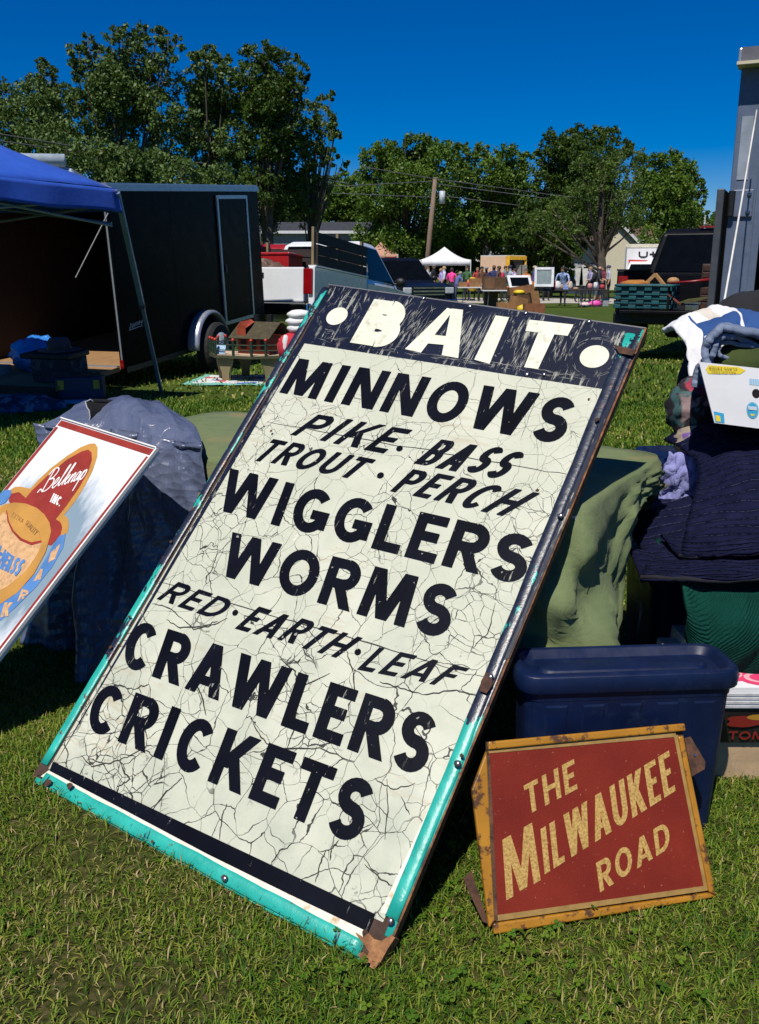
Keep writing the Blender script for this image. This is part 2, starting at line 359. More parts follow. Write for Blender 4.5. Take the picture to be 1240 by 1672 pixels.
# ============================================================ the large painted bait sign
class Plane_:
    """a flat board in space: photo points on it become its own metres (x right, y up from the lower edge)"""
    def __init__(s, P):
        P = [np.array(p) for p in P]; s.P = P
        e1 = P[1]-P[0]; s.w = np.linalg.norm(e1); e1 /= s.w; e2 = P[3]-P[0]; e2 -= e1*(e2@e1); s.h = np.linalg.norm(e2); e2 /= s.h
        s.e1, s.e2, s.n = e1, e2, np.cross(e2, e1)*1.0
        s.o = P[0]+e1*s.w/2+e2*s.h
        s.M = basis(s.o, e1, -e2, s.n)
    def __call__(s, x, y):
        d = ray(x, y); t = ((s.o-CP)@s.n)/(d@s.n); q = CP+t*d-s.o; return (float(q@s.e1), float(-(q@s.e2)))
BP = Plane_(plane_quad([(537, 463), (1056, 535), (617, 1582), (52, 1270)], 2, -.06))
def crackle(n, co, b, base, strength=1.0):
    sep = nd(n, 'SeparateXYZ'); n.links.new(co, sep.inputs[0])
    low = math_(n, 'MULTIPLY_ADD', sep.outputs[1], -.62, 1.0)      # more cracked toward the lower edge
    dn = nd(n, 'TexNoise', i_Scale=5.0, i_Detail=5.0); n.links.new(co, dn.inputs['Vector'])
    sub = nd(n, 'VectorMath', operation='SUBTRACT'); sub.inputs[1].default_value = (.5, .5, .5); n.links.new(dn.outputs['Color'], sub.inputs[0])
    sc = nd(n, 'VectorMath', operation='SCALE'); sc.inputs['Scale'].default_value = .11; n.links.new(sub.outputs[0], sc.inputs[0])
    ad = nd(n, 'VectorMath', operation='ADD'); n.links.new(co, ad.inputs[0]); n.links.new(sc.outputs[0], ad.inputs[1])
    tot = None; msk = noise(n, co, 3.2, 3, .5)
    for s, th, mk in ((6.5, .0078, (.30, .42)), (12.0, .0072, (.34, .46)), (24.0, .0085, (.50, .58))):
        v = nd(n, 'TexVoronoi', feature='DISTANCE_TO_EDGE', i_Scale=s); n.links.new(ad.outputs[0], v.inputs['Vector'])
        wv = math_(n, 'MULTIPLY', ramp(n, noise(n, co, s*1.3, 3), [(.30, .22), (.62, 1.0)]), th*s/6)
        wv = math_(n, 'MULTIPLY', wv, math_(n, 'MULTIPLY_ADD', low, .75, .25))
        c = math_(n, 'LESS_THAN', v.outputs['Distance'], wv)
        if s > 10: c = math_(n, 'MULTIPLY', c, ramp(n, msk, [(mk[0], 0), (mk[1], 1)]))
        tot = c if tot is None else math_(n, 'MAXIMUM', tot, c)
    return tot, low
def mat_cream():
    m, n, b = nt('cracked_cream_enamel'); co = texco(n, 'Object')
    cr, low = crackle(n, co, b, None)
    f = noise(n, co, 2.2, 5, .6); g = noise(n, co, 45, 4, .7)
    base = ramp(n, f, [(.3, (.50, .515, .40)), (.7, (.60, .60, .485))])
    base = mixc(n, ramp(n, g, [(.62, 0), (.75, .35)]), base, (.42, .40, .28))
    speck = noise(n, co, 160, 2, .5); base = mixc(n, ramp(n, speck, [(.72, 0), (.76, .7)]), base, (.2, .17, .1))
    st_ = math_(n, 'MULTIPLY', ramp(n, noise(n, co, 5.5, 5, .65), [(.42, 0), (.68, 1)]), ramp(n, low, [(.15, .10), (.9, .75)])); base = mixc(n, st_, base, (.37, .40, .31))
    hz_ = ramp(n, math_(n, 'MULTIPLY', noise(n, texco(n, 'Object', (1.5, 9, 1)), 6, 5, .7), noise(n, co, 2.3, 3)), [(.30, 0), (.42, .5)]); base = mixc(n, hz_, base, (.40, .31, .17))
    fl = math_(n, 'MULTIPLY', ramp(n, noise(n, co, 38, 6, .75, .4), [(.62, 0), (.64, 1)]), ramp(n, noise(n, co, 3.4, 2), [(.50, 0), (.60, 1)])); base = mixc(n, math_(n, 'MULTIPLY', fl, ramp(n, low, [(.2, .25), (.8, 1)])), base, (.13, .135, .11))
    base = mixc(n, cr, base, (.045, .045, .035))
    n.links.new(base, b.inputs['Base Color']); n.links.new(ramp(n, f, [(.3, .20), (.7, .34)]), b.inputs['Roughness'])
    b.inputs['Coat Weight'].default_value = .12; b.inputs['Coat Roughness'].default_value = .1
    inv = math_(n, 'SUBTRACT', 1.0, cr)
    bump(n, b, inv, .35, .002); return m
def mat_navy(name='scratched_navy_enamel', streak=.59):
    m, n, b = nt(name); co = texco(n, 'Object', (26, 3.2, 1))
    mp = n.nodes[-1]; mp.inputs['Rotation'].default_value = (0, 0, 0)
    o2 = texco(n, 'Object'); a = noise(n, co, 3.0, 6, .7); k = noise(n, o2, 7.0, 3, .6)
    st = math_(n, 'MULTIPLY', ramp(n, a, [(streak-.04, 0), (streak, 1)]), ramp(n, k, [(.48, 0), (.56, 1)]))
    L_ = name.startswith('navy_l'); base = ramp(n, noise(n, o2, 5, 4), [(.3, (.0030, .0035, .006) if L_ else (.005, .007, .017)), (.7, (.007, .008, .014) if L_ else (.011, .015, .034))])
    sp = ramp(n, noise(n, o2, 55, 3, .6), [(.70, 0), (.74, 1)]); base = mixc(n, sp, base, (.3, .3, .27))
    base = mixc(n, st, base, (.34, .34, .28)); n.links.new(base, b.inputs['Base Color'])
    b.inputs['Roughness'].default_value = .26; b.inputs['Specular IOR Level'].default_value = .5 if 'ench' in name or 'scratch' in name else .10
    bump(n, b, a, .15, .002); return m
def mat_peel(name, kind):
    m, n, b = nt(name); co = texco(n, 'Object'); sep = nd(n, 'SeparateXYZ'); n.links.new(co, sep.inputs[0])
    y = sep.outputs[1]; p = noise(n, texco(n, 'Object', (3, 1, 3)), 7, 5, .65); fine = noise(n, co, 60, 4, .7)
    teal = ramp(n, noise(n, co, 14, 3), [(.3, (.012, .30, .245)), (.7, (.03, .44, .36))]); navy = ramp(n, fine, [(.3, (.006, .009, .022)), (.7, (.02, .028, .055))])
    if kind == 'right':      # navy above, teal below, with the join torn
        lvl2 = ramp(n, math_(n, 'MULTIPLY', y, .5), [(.13, 1.0), (.225, .74), (.30, .36), (.42, .28), (.74, .14), (.80, .52)])
    elif kind == 'left': lvl2 = ramp(n, math_(n, 'MULTIPLY', y, .5), [(.02, 1.0), (.12, .62), (.28, .46), (.40, .44), (.56, .56), (.70, .50), (.8, .40)])
    else: lvl2 = None
    if lvl2 is not None:
        f = math_(n, 'GREATER_THAN', math_(n, 'ADD', lvl2, math_(n, 'MULTIPLY_ADD', p, 1.6, -.8)), .5)
        c = mixc(n, f, navy, teal)
    else: c = mixc(n, ramp(n, p, [(.62, 0), (.65, 1)]), teal, navy)
    rust = ramp(n, fine, [(.3, (.05, .018, .008)), (.7, (.20, .075, .025))])
    c = mixc(n, ramp(n, noise(n, co, 18, 5, .7), [(.62, 0), (.65, 1)]), c, rust)
    c = mixc(n, ramp(n, noise(n, texco(n, 'Object', (1, .35, 1)), 55, 5, .75), [(.63, 0), (.67, .8)]), c, (.02, .04, .045))
    n.links.new(c, b.inputs['Base Color']); b.inputs['Roughness'].default_value = .33; b.inputs['Specular IOR Level'].default_value = .5
    bump(n, b, math_(n, 'ADD', p, fine), .28, .004); return m
def mat_rust(name='flaking_rust', dark=(.035, .014, .008), light=(.30, .12, .04)):
    if name in MATS: return MATS[name]
    m, n, b = nt(name); co = texco(n, 'Object'); f = noise(n, co, 30, 6, .7)
    n.links.new(ramp(n, f, [(.35, dark), (.65, light)]), b.inputs['Base Color']); b.inputs['Roughness'].default_value = .85; bump(n, b, f, .6, .004); MATS[name] = m; return m
CREAM = mat_cream(); NAVY = mat_navy(); NAVYL = mat_navy('navy_lettering_paint', .67); CREAML = mat('cream_lettering_paint', (.70, .70, .56), .3, .08, 9, dirt=(.4, .38, .28))
bait = thing('bait_sign', 'tall cream painted metal sign listing bait, leaning on the green covered table', 'sign', M=BP.M)
hw, hh = BP.w/2, BP.h
mb = MB(); T_ = -.022
mb.box((0, hh/2, -.011), (BP.w-.004, hh-.004, .020)); mb.build('backing', mat('rusty_sheet_steel', (.05, .025, .016), .8, .4, 12, dirt=(.13, .055, .025)), bait)
def poly_obj(name, P, pts, m, z, parent, hgt=.0006, px=True):
    L = [P(*p) for p in pts] if px else pts
    q = MB(); q.prism(L, hgt, z); return q.build(name, m, parent)
# cream field and navy header, divided along the line seen in the photo
def subgrid(P, c, nx, ny, z, wav=0.0):      # a photo quadrilateral as a fine sheet with faint dents
    tl, tr, br, bl = [Vector(P(*p)) for p in c]; q = MB()
    def fn(u, v):
        a = tl.lerp(tr, u).lerp(bl.lerp(br, u), v); return (a.x, a.y, z+wav*fbm(a.x*7, a.y*6, 1.3))
    return q.grid(fn, nx, ny)
subgrid(BP, [(490, 560), (993, 637), (626, 1506), (80, 1255)], 24, 36, .0012, .0009).build('enamel_field', CREAM, bait, smooth=True)
subgrid(BP, [(540, 466), (1050, 537), (993, 637), (490, 560)], 20, 8, .0013, .0009).build('header_panel', NAVY, bait, smooth=True)
poly_obj('black_band', BP, [(88, 1244), (350, 1368), (614, 1493), (602, 1522), (470, 1459), (340, 1395), (210, 1326), (82, 1259)], NAVYL, .0024, bait)
poly_obj('white_band', BP, [(84, 1256), (604, 1516), (596, 1537), (68, 1268)], mat('white_enamel_chipped', (.72, .68, .56), .35, .06, 12, dirt=(.45, .27, .1)), .0021, bait)
poly_obj('white_band', BP, [(815, 1075), (822, 1078), (640, 1495), (622, 1490)], MATS['white_enamel_chipped'], .0019, bait)
poly_obj('navy_edge_band', BP, [(488, 560), (498, 561), (112, 1214), (92, 1246)], NAVY, .0018, bait)
poly_obj('navy_edge_band', BP, [(993, 637), (1009, 640), (832, 1075), (806, 1085)], NAVY, .0018, bait)
# pressed edge beads
def bead(name, a, b, r_, z, m, squash=.30, n=40, wob=.0015):
    a, b = Vector(BP(*a)), Vector(BP(*b)); d = (b-a).normalized(); nr = Vector((-d.y, d.x)); q = MB(); rings = []
    for i in range(n+1):
        p = a.lerp(b, i/n); o_ = fbm(i*.7, 2, r_*99)*wob; rings.append([(p.x+nr.x*(math.cos(t)*r_+o_), p.y+nr.y*(math.cos(t)*r_+o_), z+math.sin(t)*r_*squash) for t in [k*math.pi/6 for k in range(7)]+[math.pi*7/6, math.pi*11/6]])
    q.loft(rings); return q.build(name, m, bait, smooth=True)
RP, LP, BPm = mat_peel('peeling_right_edge', 'right'), mat_peel('peeling_left_edge', 'left'), mat_peel('teal_lower_edge', 'b')
bead('edge_bead', (1030, 546), (640, 1500), .0155, .001, RP)
bead('edge_bead', (1047, 538), (634, 1530), .0085, -.001, RP)
bead('edge_bead', (532, 470), (73, 1248), .0125, .001, LP)
bead('edge_bead', (72, 1272), (592, 1550), .0170, .001, BPm)
bead('edge_bead', (58, 1272), (600, 1568), .0090, -.003, BPm)
# raw turned-over edges, rusted
RUST = mat_rust(); q = MB(); a, b = Vector(BP(1055, 535)), Vector(BP(622, 1578)); q.bar((a.x, a.y, -.012), (b.x, b.y, -.012), .005, .024, up=(0, 0, 1)); q.build('raw_edge', RUST, bait)
q = MB(); a, b = Vector(BP(537, 464)), Vector(BP(1055, 535)); q.bar((a.x, a.y-.002, -.008), (b.x, b.y-.002, -.008), .004, .018); q.build('raw_edge', mat('worn_grey_edge', (.12, .12, .13), .5, dirt=(.12, .05, .02)), bait)
# rusted lower corner where the paint is gone
poly_obj('rusted_corner', BP, [(584, 1524), (597, 1532), (606, 1525), (615, 1535), (627, 1538), (643, 1528), (649, 1533), (637, 1551), (626, 1572), (615, 1584), (604, 1578), (588, 1560), (598, 1555), (604, 1562), (607, 1556), (598, 1543)], mat_rust('orange_rust', (.12, .045, .016), (.40, .19, .075)), -.018, bait, .0335)
poly_obj('rust_patch', BP, [(796, 1102), (806, 1104), (807, 1122), (797, 1136), (786, 1132), (788, 1116)], mat_rust('dark_rust', (.012, .006, .004), (.10, .04, .02)), .013, bait, .002)
poly_obj('rust_patch', BP, [(1003, 568), (1022, 573), (1040, 577), (1034, 586), (1012, 582)], MATS['dark_rust'], .012, bait, .002)
for (x, y, s) in ((962, 653, 3), (878, 801, 4), (915, 845, 5), (976, 690, 5), (640, 1505, 6), (757, 1237, 4), (749, 1249, 7), (803, 1109, 5), (254, 1376, 4), (371, 1436, 6), (283, 888, 4), (216, 1010, 4), (185, 1060, 4), (120, 1286, 7), (84, 1280, 8), (600, 1525, 6), (446, 708, 4)):
    cx_, cy_ = BP(x, y); s_ = s*.0013; P = [(cx_+s_*rnd.uniform(.5, 1.2)*math.cos(t*.7), cy_+s_*rnd.uniform(.5, 1.2)*math.sin(t*.7)) for t in range(9)]
    poly_obj('rust_spot', BP, P, MATS['dark_rust'], .0148 if x in (640, 757, 749, 803, 254, 371, 84, 120) else .0125 if s > 3.5 and x not in (878, 962) else .0024, bait, .0008, px=False)
for (x, y) in ((692, 488), (768, 501), (859, 512), (962, 526), (861, 612), (889, 612), (641, 1505), (750, 1249), (803, 1108), (371, 1436), (917, 846)):
    cx_, cy_ = BP(x, y); q = MB(); zb = .002 if y < 620 else .012
    q.loft([[(cx_+k*math.cos(t*math.pi/5), cy_+k*math.sin(t*math.pi/5), z) for t in range(10)] for k, z in ((.0075, zb), (.006, zb+.003), (.003, zb+.0045))])
    q.build('rivet', mat('rivet_steel', (.35, .34, .36), .25, metal=.9, dirt=(.12, .05, .03)), bait, smooth=True)
# header lettering: each letter drawn to its own corners
q = MB()
def wq(*pts): return [BP(*p) for p in pts]
word(q, 'B', wq((572, 560), (612, 489), (672, 497), (640, 571)), .33, .0026)
word(q, 'I', wq((775, 588), (810, 516), (832, 519), (800, 595)), .9, .0026)
word(q, 'T', wq((838, 598), (865, 523), (937, 531), (898, 606)), .27, .0026)
for pts in ([(662, 571), (688, 577), (742, 507), (731, 504)], [(722, 581), (749, 586), (757, 507), (738, 505)], [(690, 545), (735, 551), (733, 565), (680, 560)]):
    L = wq(*pts); q.add([(p[0], p[1], .0026+.00002*len(q.f)) for p in L], [(0, 1, 2, 3)])
for (x, y, rx) in ((551, 517, .035), (971, 583, .038)):
    cx_, cy_ = BP(x, y); q.add([(cx_+rx*math.cos(t*math.pi/16), cy_+rx*math.sin(t*math.pi/16), .0026) for t in range(32)], [tuple(range(32))])
q.build('header_lettering', CREAML, bait)
# dry brush streaks round the header letters
q = MB(); k = 0
def streak(px_, py_, ang, L, w):
    global k
    py_ = min(max(py_, 470+(px_-540)*.139+10), 558+(px_-490)*.153-6); c = Vector(BP(px_, py_)); d = Vector((math.cos(ang), math.sin(ang))); nn_ = Vector((-d.y, d.x)); a, b = c-d*L/2, c+d*L/2
    q.add([(a.x, a.y, .0021+k*1e-6), (c.x+nn_.x*w, c.y+nn_.y*w, .0021+k*1e-6), (b.x, b.y, .0021+k*1e-6), (c.x-nn_.x*w*.6, c.y-nn_.y*w*.6, .0021+k*1e-6)], [(0, 1, 2, 3)]); k += 1
for i in range(80): streak(rnd.uniform(757, 806) - 12*rnd.random(), rnd.uniform(520, 585), R(90+rnd.gauss(-2, 4)), rnd.uniform(.02, .09), rnd.uniform(.0005, .0016))
for i in range(36): streak(rnd.uniform(836, 862), rnd.uniform(545, 600), R(90+rnd.gauss(0, 7)), rnd.uniform(.02, .06), rnd.uniform(.0004, .0011))
for i in range(70): streak(rnd.gauss(676, 14), rnd.gauss(532, 16), R(80+rnd.gauss(0, 9)), rnd.uniform(.015, .05), rnd.uniform(.0004, .001))
for i in range(40): streak(rnd.uniform(905, 925), rnd.uniform(548, 585), R(92+rnd.gauss(0, 9)), rnd.uniform(.01, .04), rnd.uniform(.0004, .001))
for i in range(60):
    t = rnd.uniform(.03, .97); streak(490+t*500, 556+t*76-rnd.uniform(2, 14), R(rnd.gauss(0, 5)), rnd.uniform(.01, .07), rnd.uniform(.0003, .0009))
for i in range(90): streak(rnd.uniform(545, 1000), rnd.uniform(490, 600), R(rnd.uniform(40, 140)), rnd.uniform(.006, .03), rnd.uniform(.0003, .0009))
for (x, y, rr) in ((551, 517, .050), (971, 583, .056)):
    cx_, cy_ = BP(x, y)
    for i in range(30):
        a = rnd.uniform(0, 6.28); ra = rr+abs(rnd.gauss(0, .014)); da = rnd.uniform(.1, .5); w = rnd.uniform(.0003, .0008)
        for P4 in strip([(cx_+ra*math.cos(a+da*j/6), cy_+ra*math.sin(a+da*j/6)) for j in range(7)], w): q.add([(p.x, p.y, .0021+k*1e-6) for p in P4], [(0, 1, 2, 3)])
        k += 1
tag(q.build('paint_streaks', mat('dry_brush_paint', (.30, .30, .27), .5, .4, 30), bait), None, None, kind='stuff')
# body lettering
def lettering(text, pts, th, sp=.13, jit=.015, z=.0026):
    q = MB(); word(q, text, wq(*pts), th, z, sp, jit); return q.build('lettering', NAVYL, bait)
lettering('MINNOWS', [(457, 641), (487, 585), (948, 654), (915, 727)], .215, .17)
lettering('WIGGLERS', [(352, 833), (377, 766), (880, 879), (852, 956)], .22, .14)
lettering('WORMS', [(357, 938), (381, 869), (756, 961), (727, 1045)], .22, .15)
lettering('CRAWLERS', [(196, 1086), (222, 1011), (722, 1172), (690, 1269)], .22, .15)
lettering('CRICKETS', [(138, 1188), (167, 1111), (621, 1281), (583, 1380)], .22, .17)
def brush(text, pts, th=.19, sp=.2): return lettering(text, pts, th, sp, .03)
brush('PIKE', [(474, 711), (520, 678), (676, 702), (628, 740)]); brush('BASS', [(676, 757), (722, 718), (866, 740), (817, 782)])
brush('TROUT', [(410, 751), (448, 717), (616, 751), (578, 782)]); brush('PERCH', [(638, 802), (676, 766), (884, 806), (822, 842)], .18)
brush('RED', [(256, 979), (292, 951), (388, 983), (352, 1011)], .19); brush('EARTH', [(385, 1026), (425, 990), (594, 1042), (550, 1074)], .18); brush('LEAF', [(583, 1094), (620, 1058), (768, 1092), (728, 1122)], .18)
q = MB()
for (x, y, s) in ((653, 733, .0095), (622, 777, .010), (385, 1001, .0085), (585, 1065, .0085)):
    cx_, cy_ = BP(x, y); q.add([(cx_+s*math.cos(t*.524), cy_+s*math.sin(t*.524), .0026) for t in range(12)], [tuple(range(12))])
q.build('lettering', NAVYL, bait)
# maker's line on the white band
q = MB()
for row in range(2):
    for i in range(9):
        cx_, cy_ = BP(484+i*2.3-row*3, 1470+i*1.2+row*5); q.add([(cx_-.0012, cy_-.002, .0026), (cx_+.0012, cy_-.002, .0026), (cx_+.0012, cy_+.002, .0026), (cx_-.0012, cy_+.002, .0026)], [(0, 1, 2, 3)])
q.build('maker_mark', mat('faded_teal_ink', (.2, .5, .45), .5), bait)
# wide open cracks and the two sheet joints
CR = mat('crack_dark', (.018, .018, .014), .8)
k = 0; cname = 'open_crack'
def crack(pts, w, px=True):
    global k
    P = [Vector(BP(*p)) for p in pts]; F = []
    for i in range(len(P)-1):
        for j in range(6):
            c = P[i].lerp(P[i+1], j/6); F.append((c.x+rnd.gauss(0, .0012), c.y+rnd.gauss(0, .0012)))
    F.append(tuple(P[-1])); n = len(F); tw = [w*(.35+.65*math.sin(math.pi*min(1, max(0, i/(n-1))))**.5)*rnd.uniform(.6, 1.1) for i in range(n)]
    q = MB()
    for P4 in strip(F, tw): q.add([(p.x, p.y, .00225+k*2e-6) for p in P4], [(0, 1, 2, 3)])
    q.build(cname, CR, bait); k += 1
Z2 = lambda *p: [(40+a/1.722, 1000+b/1.722) for a, b in p]
for pts, w in ((Z2((400, 20), (440, 45), (500, 40), (545, 25)), .004), (Z2((720, 130), (762, 165), (770, 215), (860, 172)), .0042), (Z2((770, 215), (762, 320), (740, 382)), .0042), (Z2((640, 310), (682, 370), (740, 385), (830, 382), (930, 420)), .0042),
    (Z2((480, 190), (500, 240), (512, 290)), .0038), (Z2((572, 535), (556, 580), (550, 640)), .0034), (Z2((358, 560), (400, 505), (445, 465)), .0042), (Z2((270, 405), (280, 450), (300, 470), (262, 490)), .0042), (Z2((860, 700), (865, 665), (885, 640)), .0034),
    (Z2((110, 360), (125, 400), (118, 440)), .0036), (Z2((160, 400), (190, 435), (240, 425), (280, 410), (345, 380)), .0036), (Z2((450, 330), (452, 395)), .004), (Z2((905, 100), (925, 170), (930, 230)), .0034), (Z2((1060, 520), (1085, 570)), .0034), (Z2((960, 710), (1000, 750), (1040, 772)), .0038),
    (Z2((1020, 470), (1022, 560), (1015, 640)), .003), (Z2((1120, 230), (1060, 215), (1000, 195)), .0034), (Z2((985, 470), (1040, 500), (1100, 480)), .003), (Z2((820, 760), (835, 700), (850, 670)), .003), (Z2((690, 715), (720, 670), (760, 650)), .0028),
    ([(300, 1012), (318, 1028), (352, 1020), (372, 1010)], .0034), ([(250, 985), (280, 995), (300, 1012)], .0034), ([(690, 1135), (745, 1128), (786, 1137)], .0034), ([(810, 985), (798, 1035), (770, 1060)], .0026)):
    crack(pts, w)
cname = 'sheet_joint'; crack([(437, 689), (560, 712), (700, 736), (840, 761), (948, 779)], .0024); crack([(246, 945), (380, 986), (500, 1021), (620, 1056), (748, 1095)], .0030)
crack([(270, 1196), (268, 1290), (262, 1325)], .0010); crack([(905, 560), (880, 640), (850, 720)], .0009)

# ============================================================ the red framed sign
yaw, tilt = R(10.8), R(63.7)
mr = np.array([math.cos(yaw), math.sin(yaw), 0]); mbk = np.array([-math.sin(yaw), math.cos(yaw), 0]); mu = mbk*math.cos(tilt)+np.array([0, 0, 1])*math.sin(tilt)
bl = np.array([.245, 1.57, -.045]); MP = Plane_([bl+mu*.35, bl+mu*.35+mr*.46, bl+mr*.46, bl])
rs = thing('red_sign', 'red framed metal sign with slanted gold lettering, propped against the navy bin', 'sign', M=MP.M)
def mat_red():
    m, n, b = nt('pebbled_red_paint'); co = texco(n, 'Object'); f = noise(n, co, 6, 4); g = nd(n, 'TexVoronoi', i_Scale=260.0); n.links.new(co, g.inputs['Vector'])
    c = ramp(n, f, [(.3, (.145, .016, .009)), (.7, (.215, .026, .013))]); c = mixc(n, ramp(n, noise(n, co, 120, 3), [(.68, 0), (.73, .6)]), c, (.4, .2, .12))
    n.links.new(c, b.inputs['Base Color']); b.inputs['Roughness'].default_value = .42; b.inputs['Specular IOR Level'].default_value = .2; bump(n, b, g.outputs['Distance'], .18, .002); return m
RED = mat_red()
def mat_gold():
    m, n, b = nt('gold_fleck_lettering'); co = texco(n, 'Object'); f = noise(n, co, 190, 3, .7)
    n.links.new(ramp(n, f, [(.35, (.30, .16, .035)), (.62, (.55, .36, .11))]), b.inputs['Base Color']); b.inputs['Roughness'].default_value = .5; bump(n, b, f, .3, .002); return m
GOLD = mat_gold()
FR = [(797, 1212), (1115, 1183), (1166, 1462), (806, 1522)]; IN = [(798, 1228), (1103, 1199), (1154, 1453), (810, 1502)]
poly_obj('panel', MP, IN, RED, -.004, rs, .004)
q = MB(); q.prism([MP(*p) for p in FR], .012, -.018); q.build('back_tray', mat_rust('brown_tray_rust', (.03, .014, .008), (.14, .06, .03)), rs)
def mat_yellow():
    m, n, b = nt('chipped_yellow_paint'); co = texco(n, 'Object'); f = noise(n, co, 9, 4); g = noise(n, co, 26, 6, .7)
    c = ramp(n, f, [(.3, (.30, .125, .008)), (.7, (.44, .20, .014))]); c = mixc(n, ramp(n, g, [(.53, 0), (.60, 1)]), c, (.09, .04, .016))
    n.links.new(c, b.inputs['Base Color']); b.inputs['Roughness'].default_value = .4; bump(n, b, g, .3, .002); return m
YEL = mat_yellow()
def plate(pts, z, h, m=None):
    q = MB(); q.prism([MP(*p) for p in pts], h, z); return q.build('frame_rail', m or YEL, rs, bevel=.003)
plate([(797, 1211), (1116, 1181), (1118, 1193), (796, 1224)], -.006, .014); plate([(805, 1507), (1158, 1457), (1168, 1464), (806, 1525)], -.006, .012)
plate([(1106, 1203), (1114, 1201), (1167, 1461), (1156, 1456)], -.006, .013); plate([(795, 1226), (771, 1289), (799, 1516), (808, 1504)], -.012, .014)
poly_obj('bevel_strip', MP, [(798, 1222), (1103, 1195), (1104, 1203), (798, 1230)], mat('tan_worn_edge', (.30, .18, .05), .6, .2, 30), .0006, rs)
poly_obj('bevel_strip', MP, [(812, 1494), (1152, 1446), (1154, 1454), (810, 1504)], MATS['tan_worn_edge'], .0006, rs)
poly_obj('bevel_strip', MP, [(1100, 1200), (1107, 1200), (1158, 1454), (1150, 1453)], MATS['tan_worn_edge'], .0008, rs)
poly_obj('bevel_strip', MP, [(795, 1235), (800, 1232), (813, 1503), (806, 1504)], MATS['brown_tray_rust'], .0008, rs)
q = MB(); q.prism([MP(*p) for p in [(758, 1436), (772, 1424), (800, 1510), (790, 1506)]], .006, -.012); q.build('mounting_flange', MATS['brown_tray_rust'], rs)
q = MB(); q.prism([MP(*p) for p in [(1120, 1206), (1130, 1203), (1154, 1244), (1153, 1256), (1132, 1268)]], .005, -.010); q.build('mounting_flange', MATS['brown_tray_rust'], rs)
q = MB(); cx_, cy_ = MP(1136, 1233); q.cyl((cx_, cy_, -.006), (cx_, cy_, -.002), .004, .003); q.build('rivet', MATS['rivet_steel'], rs)
def ml(text, pts, th, sp=.11):
    q = MB(); word(q, text, [MP(*p) for p in pts], th, .0010, sp, 0, 1e-5); q.build('lettering', GOLD, rs)
ml('THE', [(861, 1331), (855, 1283), (937, 1239), (943, 1288)], .18, .2)
ml('M', [(827, 1470), (817, 1373), (872, 1341), (883, 1437)], .145)
ml('ILWAUKEE', [(889, 1428), (882, 1354), (1092, 1225), (1103, 1291)], .155, .16)
ml('ROAD', [(980, 1457), (973, 1409), (1090, 1340), (1095, 1383)], .185, .18)

# ============================================================ the white shop sign at the left
g0 = onz(-170, 1290, 0.0); t0 = ony(257, 733, 2.6); ee = t0-g0; d2 = ray(101, 684); sc_ = ((t0-CP)@ee)/(d2@ee); tl0 = CP+sc_*d2
WP = Plane_([tl0, t0, g0, tl0+g0-t0])
ws = thing('white_sign', 'white painted shop sign with red border and arched emblem, leaning at the left', 'sign', M=WP.M)
WPH = lambda *p: [(a/4.078, 680+b/4.078) for a, b in p]
def mat_white():
    m, n, b = nt('airbrushed_white_enamel'); co = texco(n, 'Object'); cx_, cy_ = WP(28, 905)
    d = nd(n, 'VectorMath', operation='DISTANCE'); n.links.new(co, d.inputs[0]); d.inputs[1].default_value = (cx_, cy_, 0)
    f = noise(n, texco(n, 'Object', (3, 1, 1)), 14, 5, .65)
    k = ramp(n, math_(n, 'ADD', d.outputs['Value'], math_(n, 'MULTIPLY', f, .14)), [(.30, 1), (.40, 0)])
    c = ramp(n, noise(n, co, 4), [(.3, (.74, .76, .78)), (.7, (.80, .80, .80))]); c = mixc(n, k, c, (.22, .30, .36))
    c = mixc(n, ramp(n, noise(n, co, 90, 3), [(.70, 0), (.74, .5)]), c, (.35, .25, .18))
    n.links.new(c, b.inputs['Base Color']); b.inputs['Roughness'].default_value = .35; return m
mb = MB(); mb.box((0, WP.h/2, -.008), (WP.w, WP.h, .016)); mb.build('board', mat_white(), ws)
SR = mat('sign_red_paint', (.29, .034, .018), .4, .15, 12, dirt=(.25, .02, .01)); SG = mat('sign_gold_paint', (.50, .25, .05), .45, .15, 9); SB = mat('sign_blue_paint', (.09, .22, .48), .45, .2, 9); SW = mat('sign_white_paint', (.8, .78, .74), .5, .05); SO = mat('sign_tan_paint', (.60, .36, .17), .5, .2, 40, dirt=(.28, .12, .05)); SI = mat('sign_brown_ink', (.25, .13, .04), .6)
w2 = WP.w/2
for i, (c, d) in enumerate((((0, WP.h-.016, .0006), (WP.w-.012, .022, .0014)), ((w2-.012, WP.h/2-.016, .0006), (.016, WP.h-.034, .0014)), ((-w2+.012, WP.h/2-.016, .0006), (.016, WP.h-.034, .0014)))):
    q = MB(); q.box(c, d); q.build('border', SR, ws)
q = MB(); q.box((0, WP.h+.001, .0025), (WP.w, .004, .01)); q.build('white_rim', SW, ws); q = MB(); q.box((w2+.001, WP.h/2, .001), (.006, WP.h, .010)); q.build('white_rim', SW, ws)
def wp(name, pts, m, z): return poly_obj(name, WP, WPH(*pts), m, z, ws, .0004)
wp('arch_outline', [(70, 490), (100, 470), (140, 468), (205, 482), (260, 420), (340, 345), (450, 262), (540, 205), (600, 182), (635, 180), (652, 205), (650, 270), (620, 360), (570, 460), (500, 570), (430, 655), (455, 680), (462, 720), (452, 775), (400, 800), (200, 800)], SG, .0004)
wp('arch_field', [(60, 560), (80, 515), (130, 505), (175, 545), (215, 495), (330, 385), (450, 288), (545, 235), (590, 222), (612, 240), (615, 290), (590, 370), (530, 475), (450, 590), (375, 685), (405, 705), (418, 740), (405, 790), (345, 860), (200, 830)], SR, .0010)
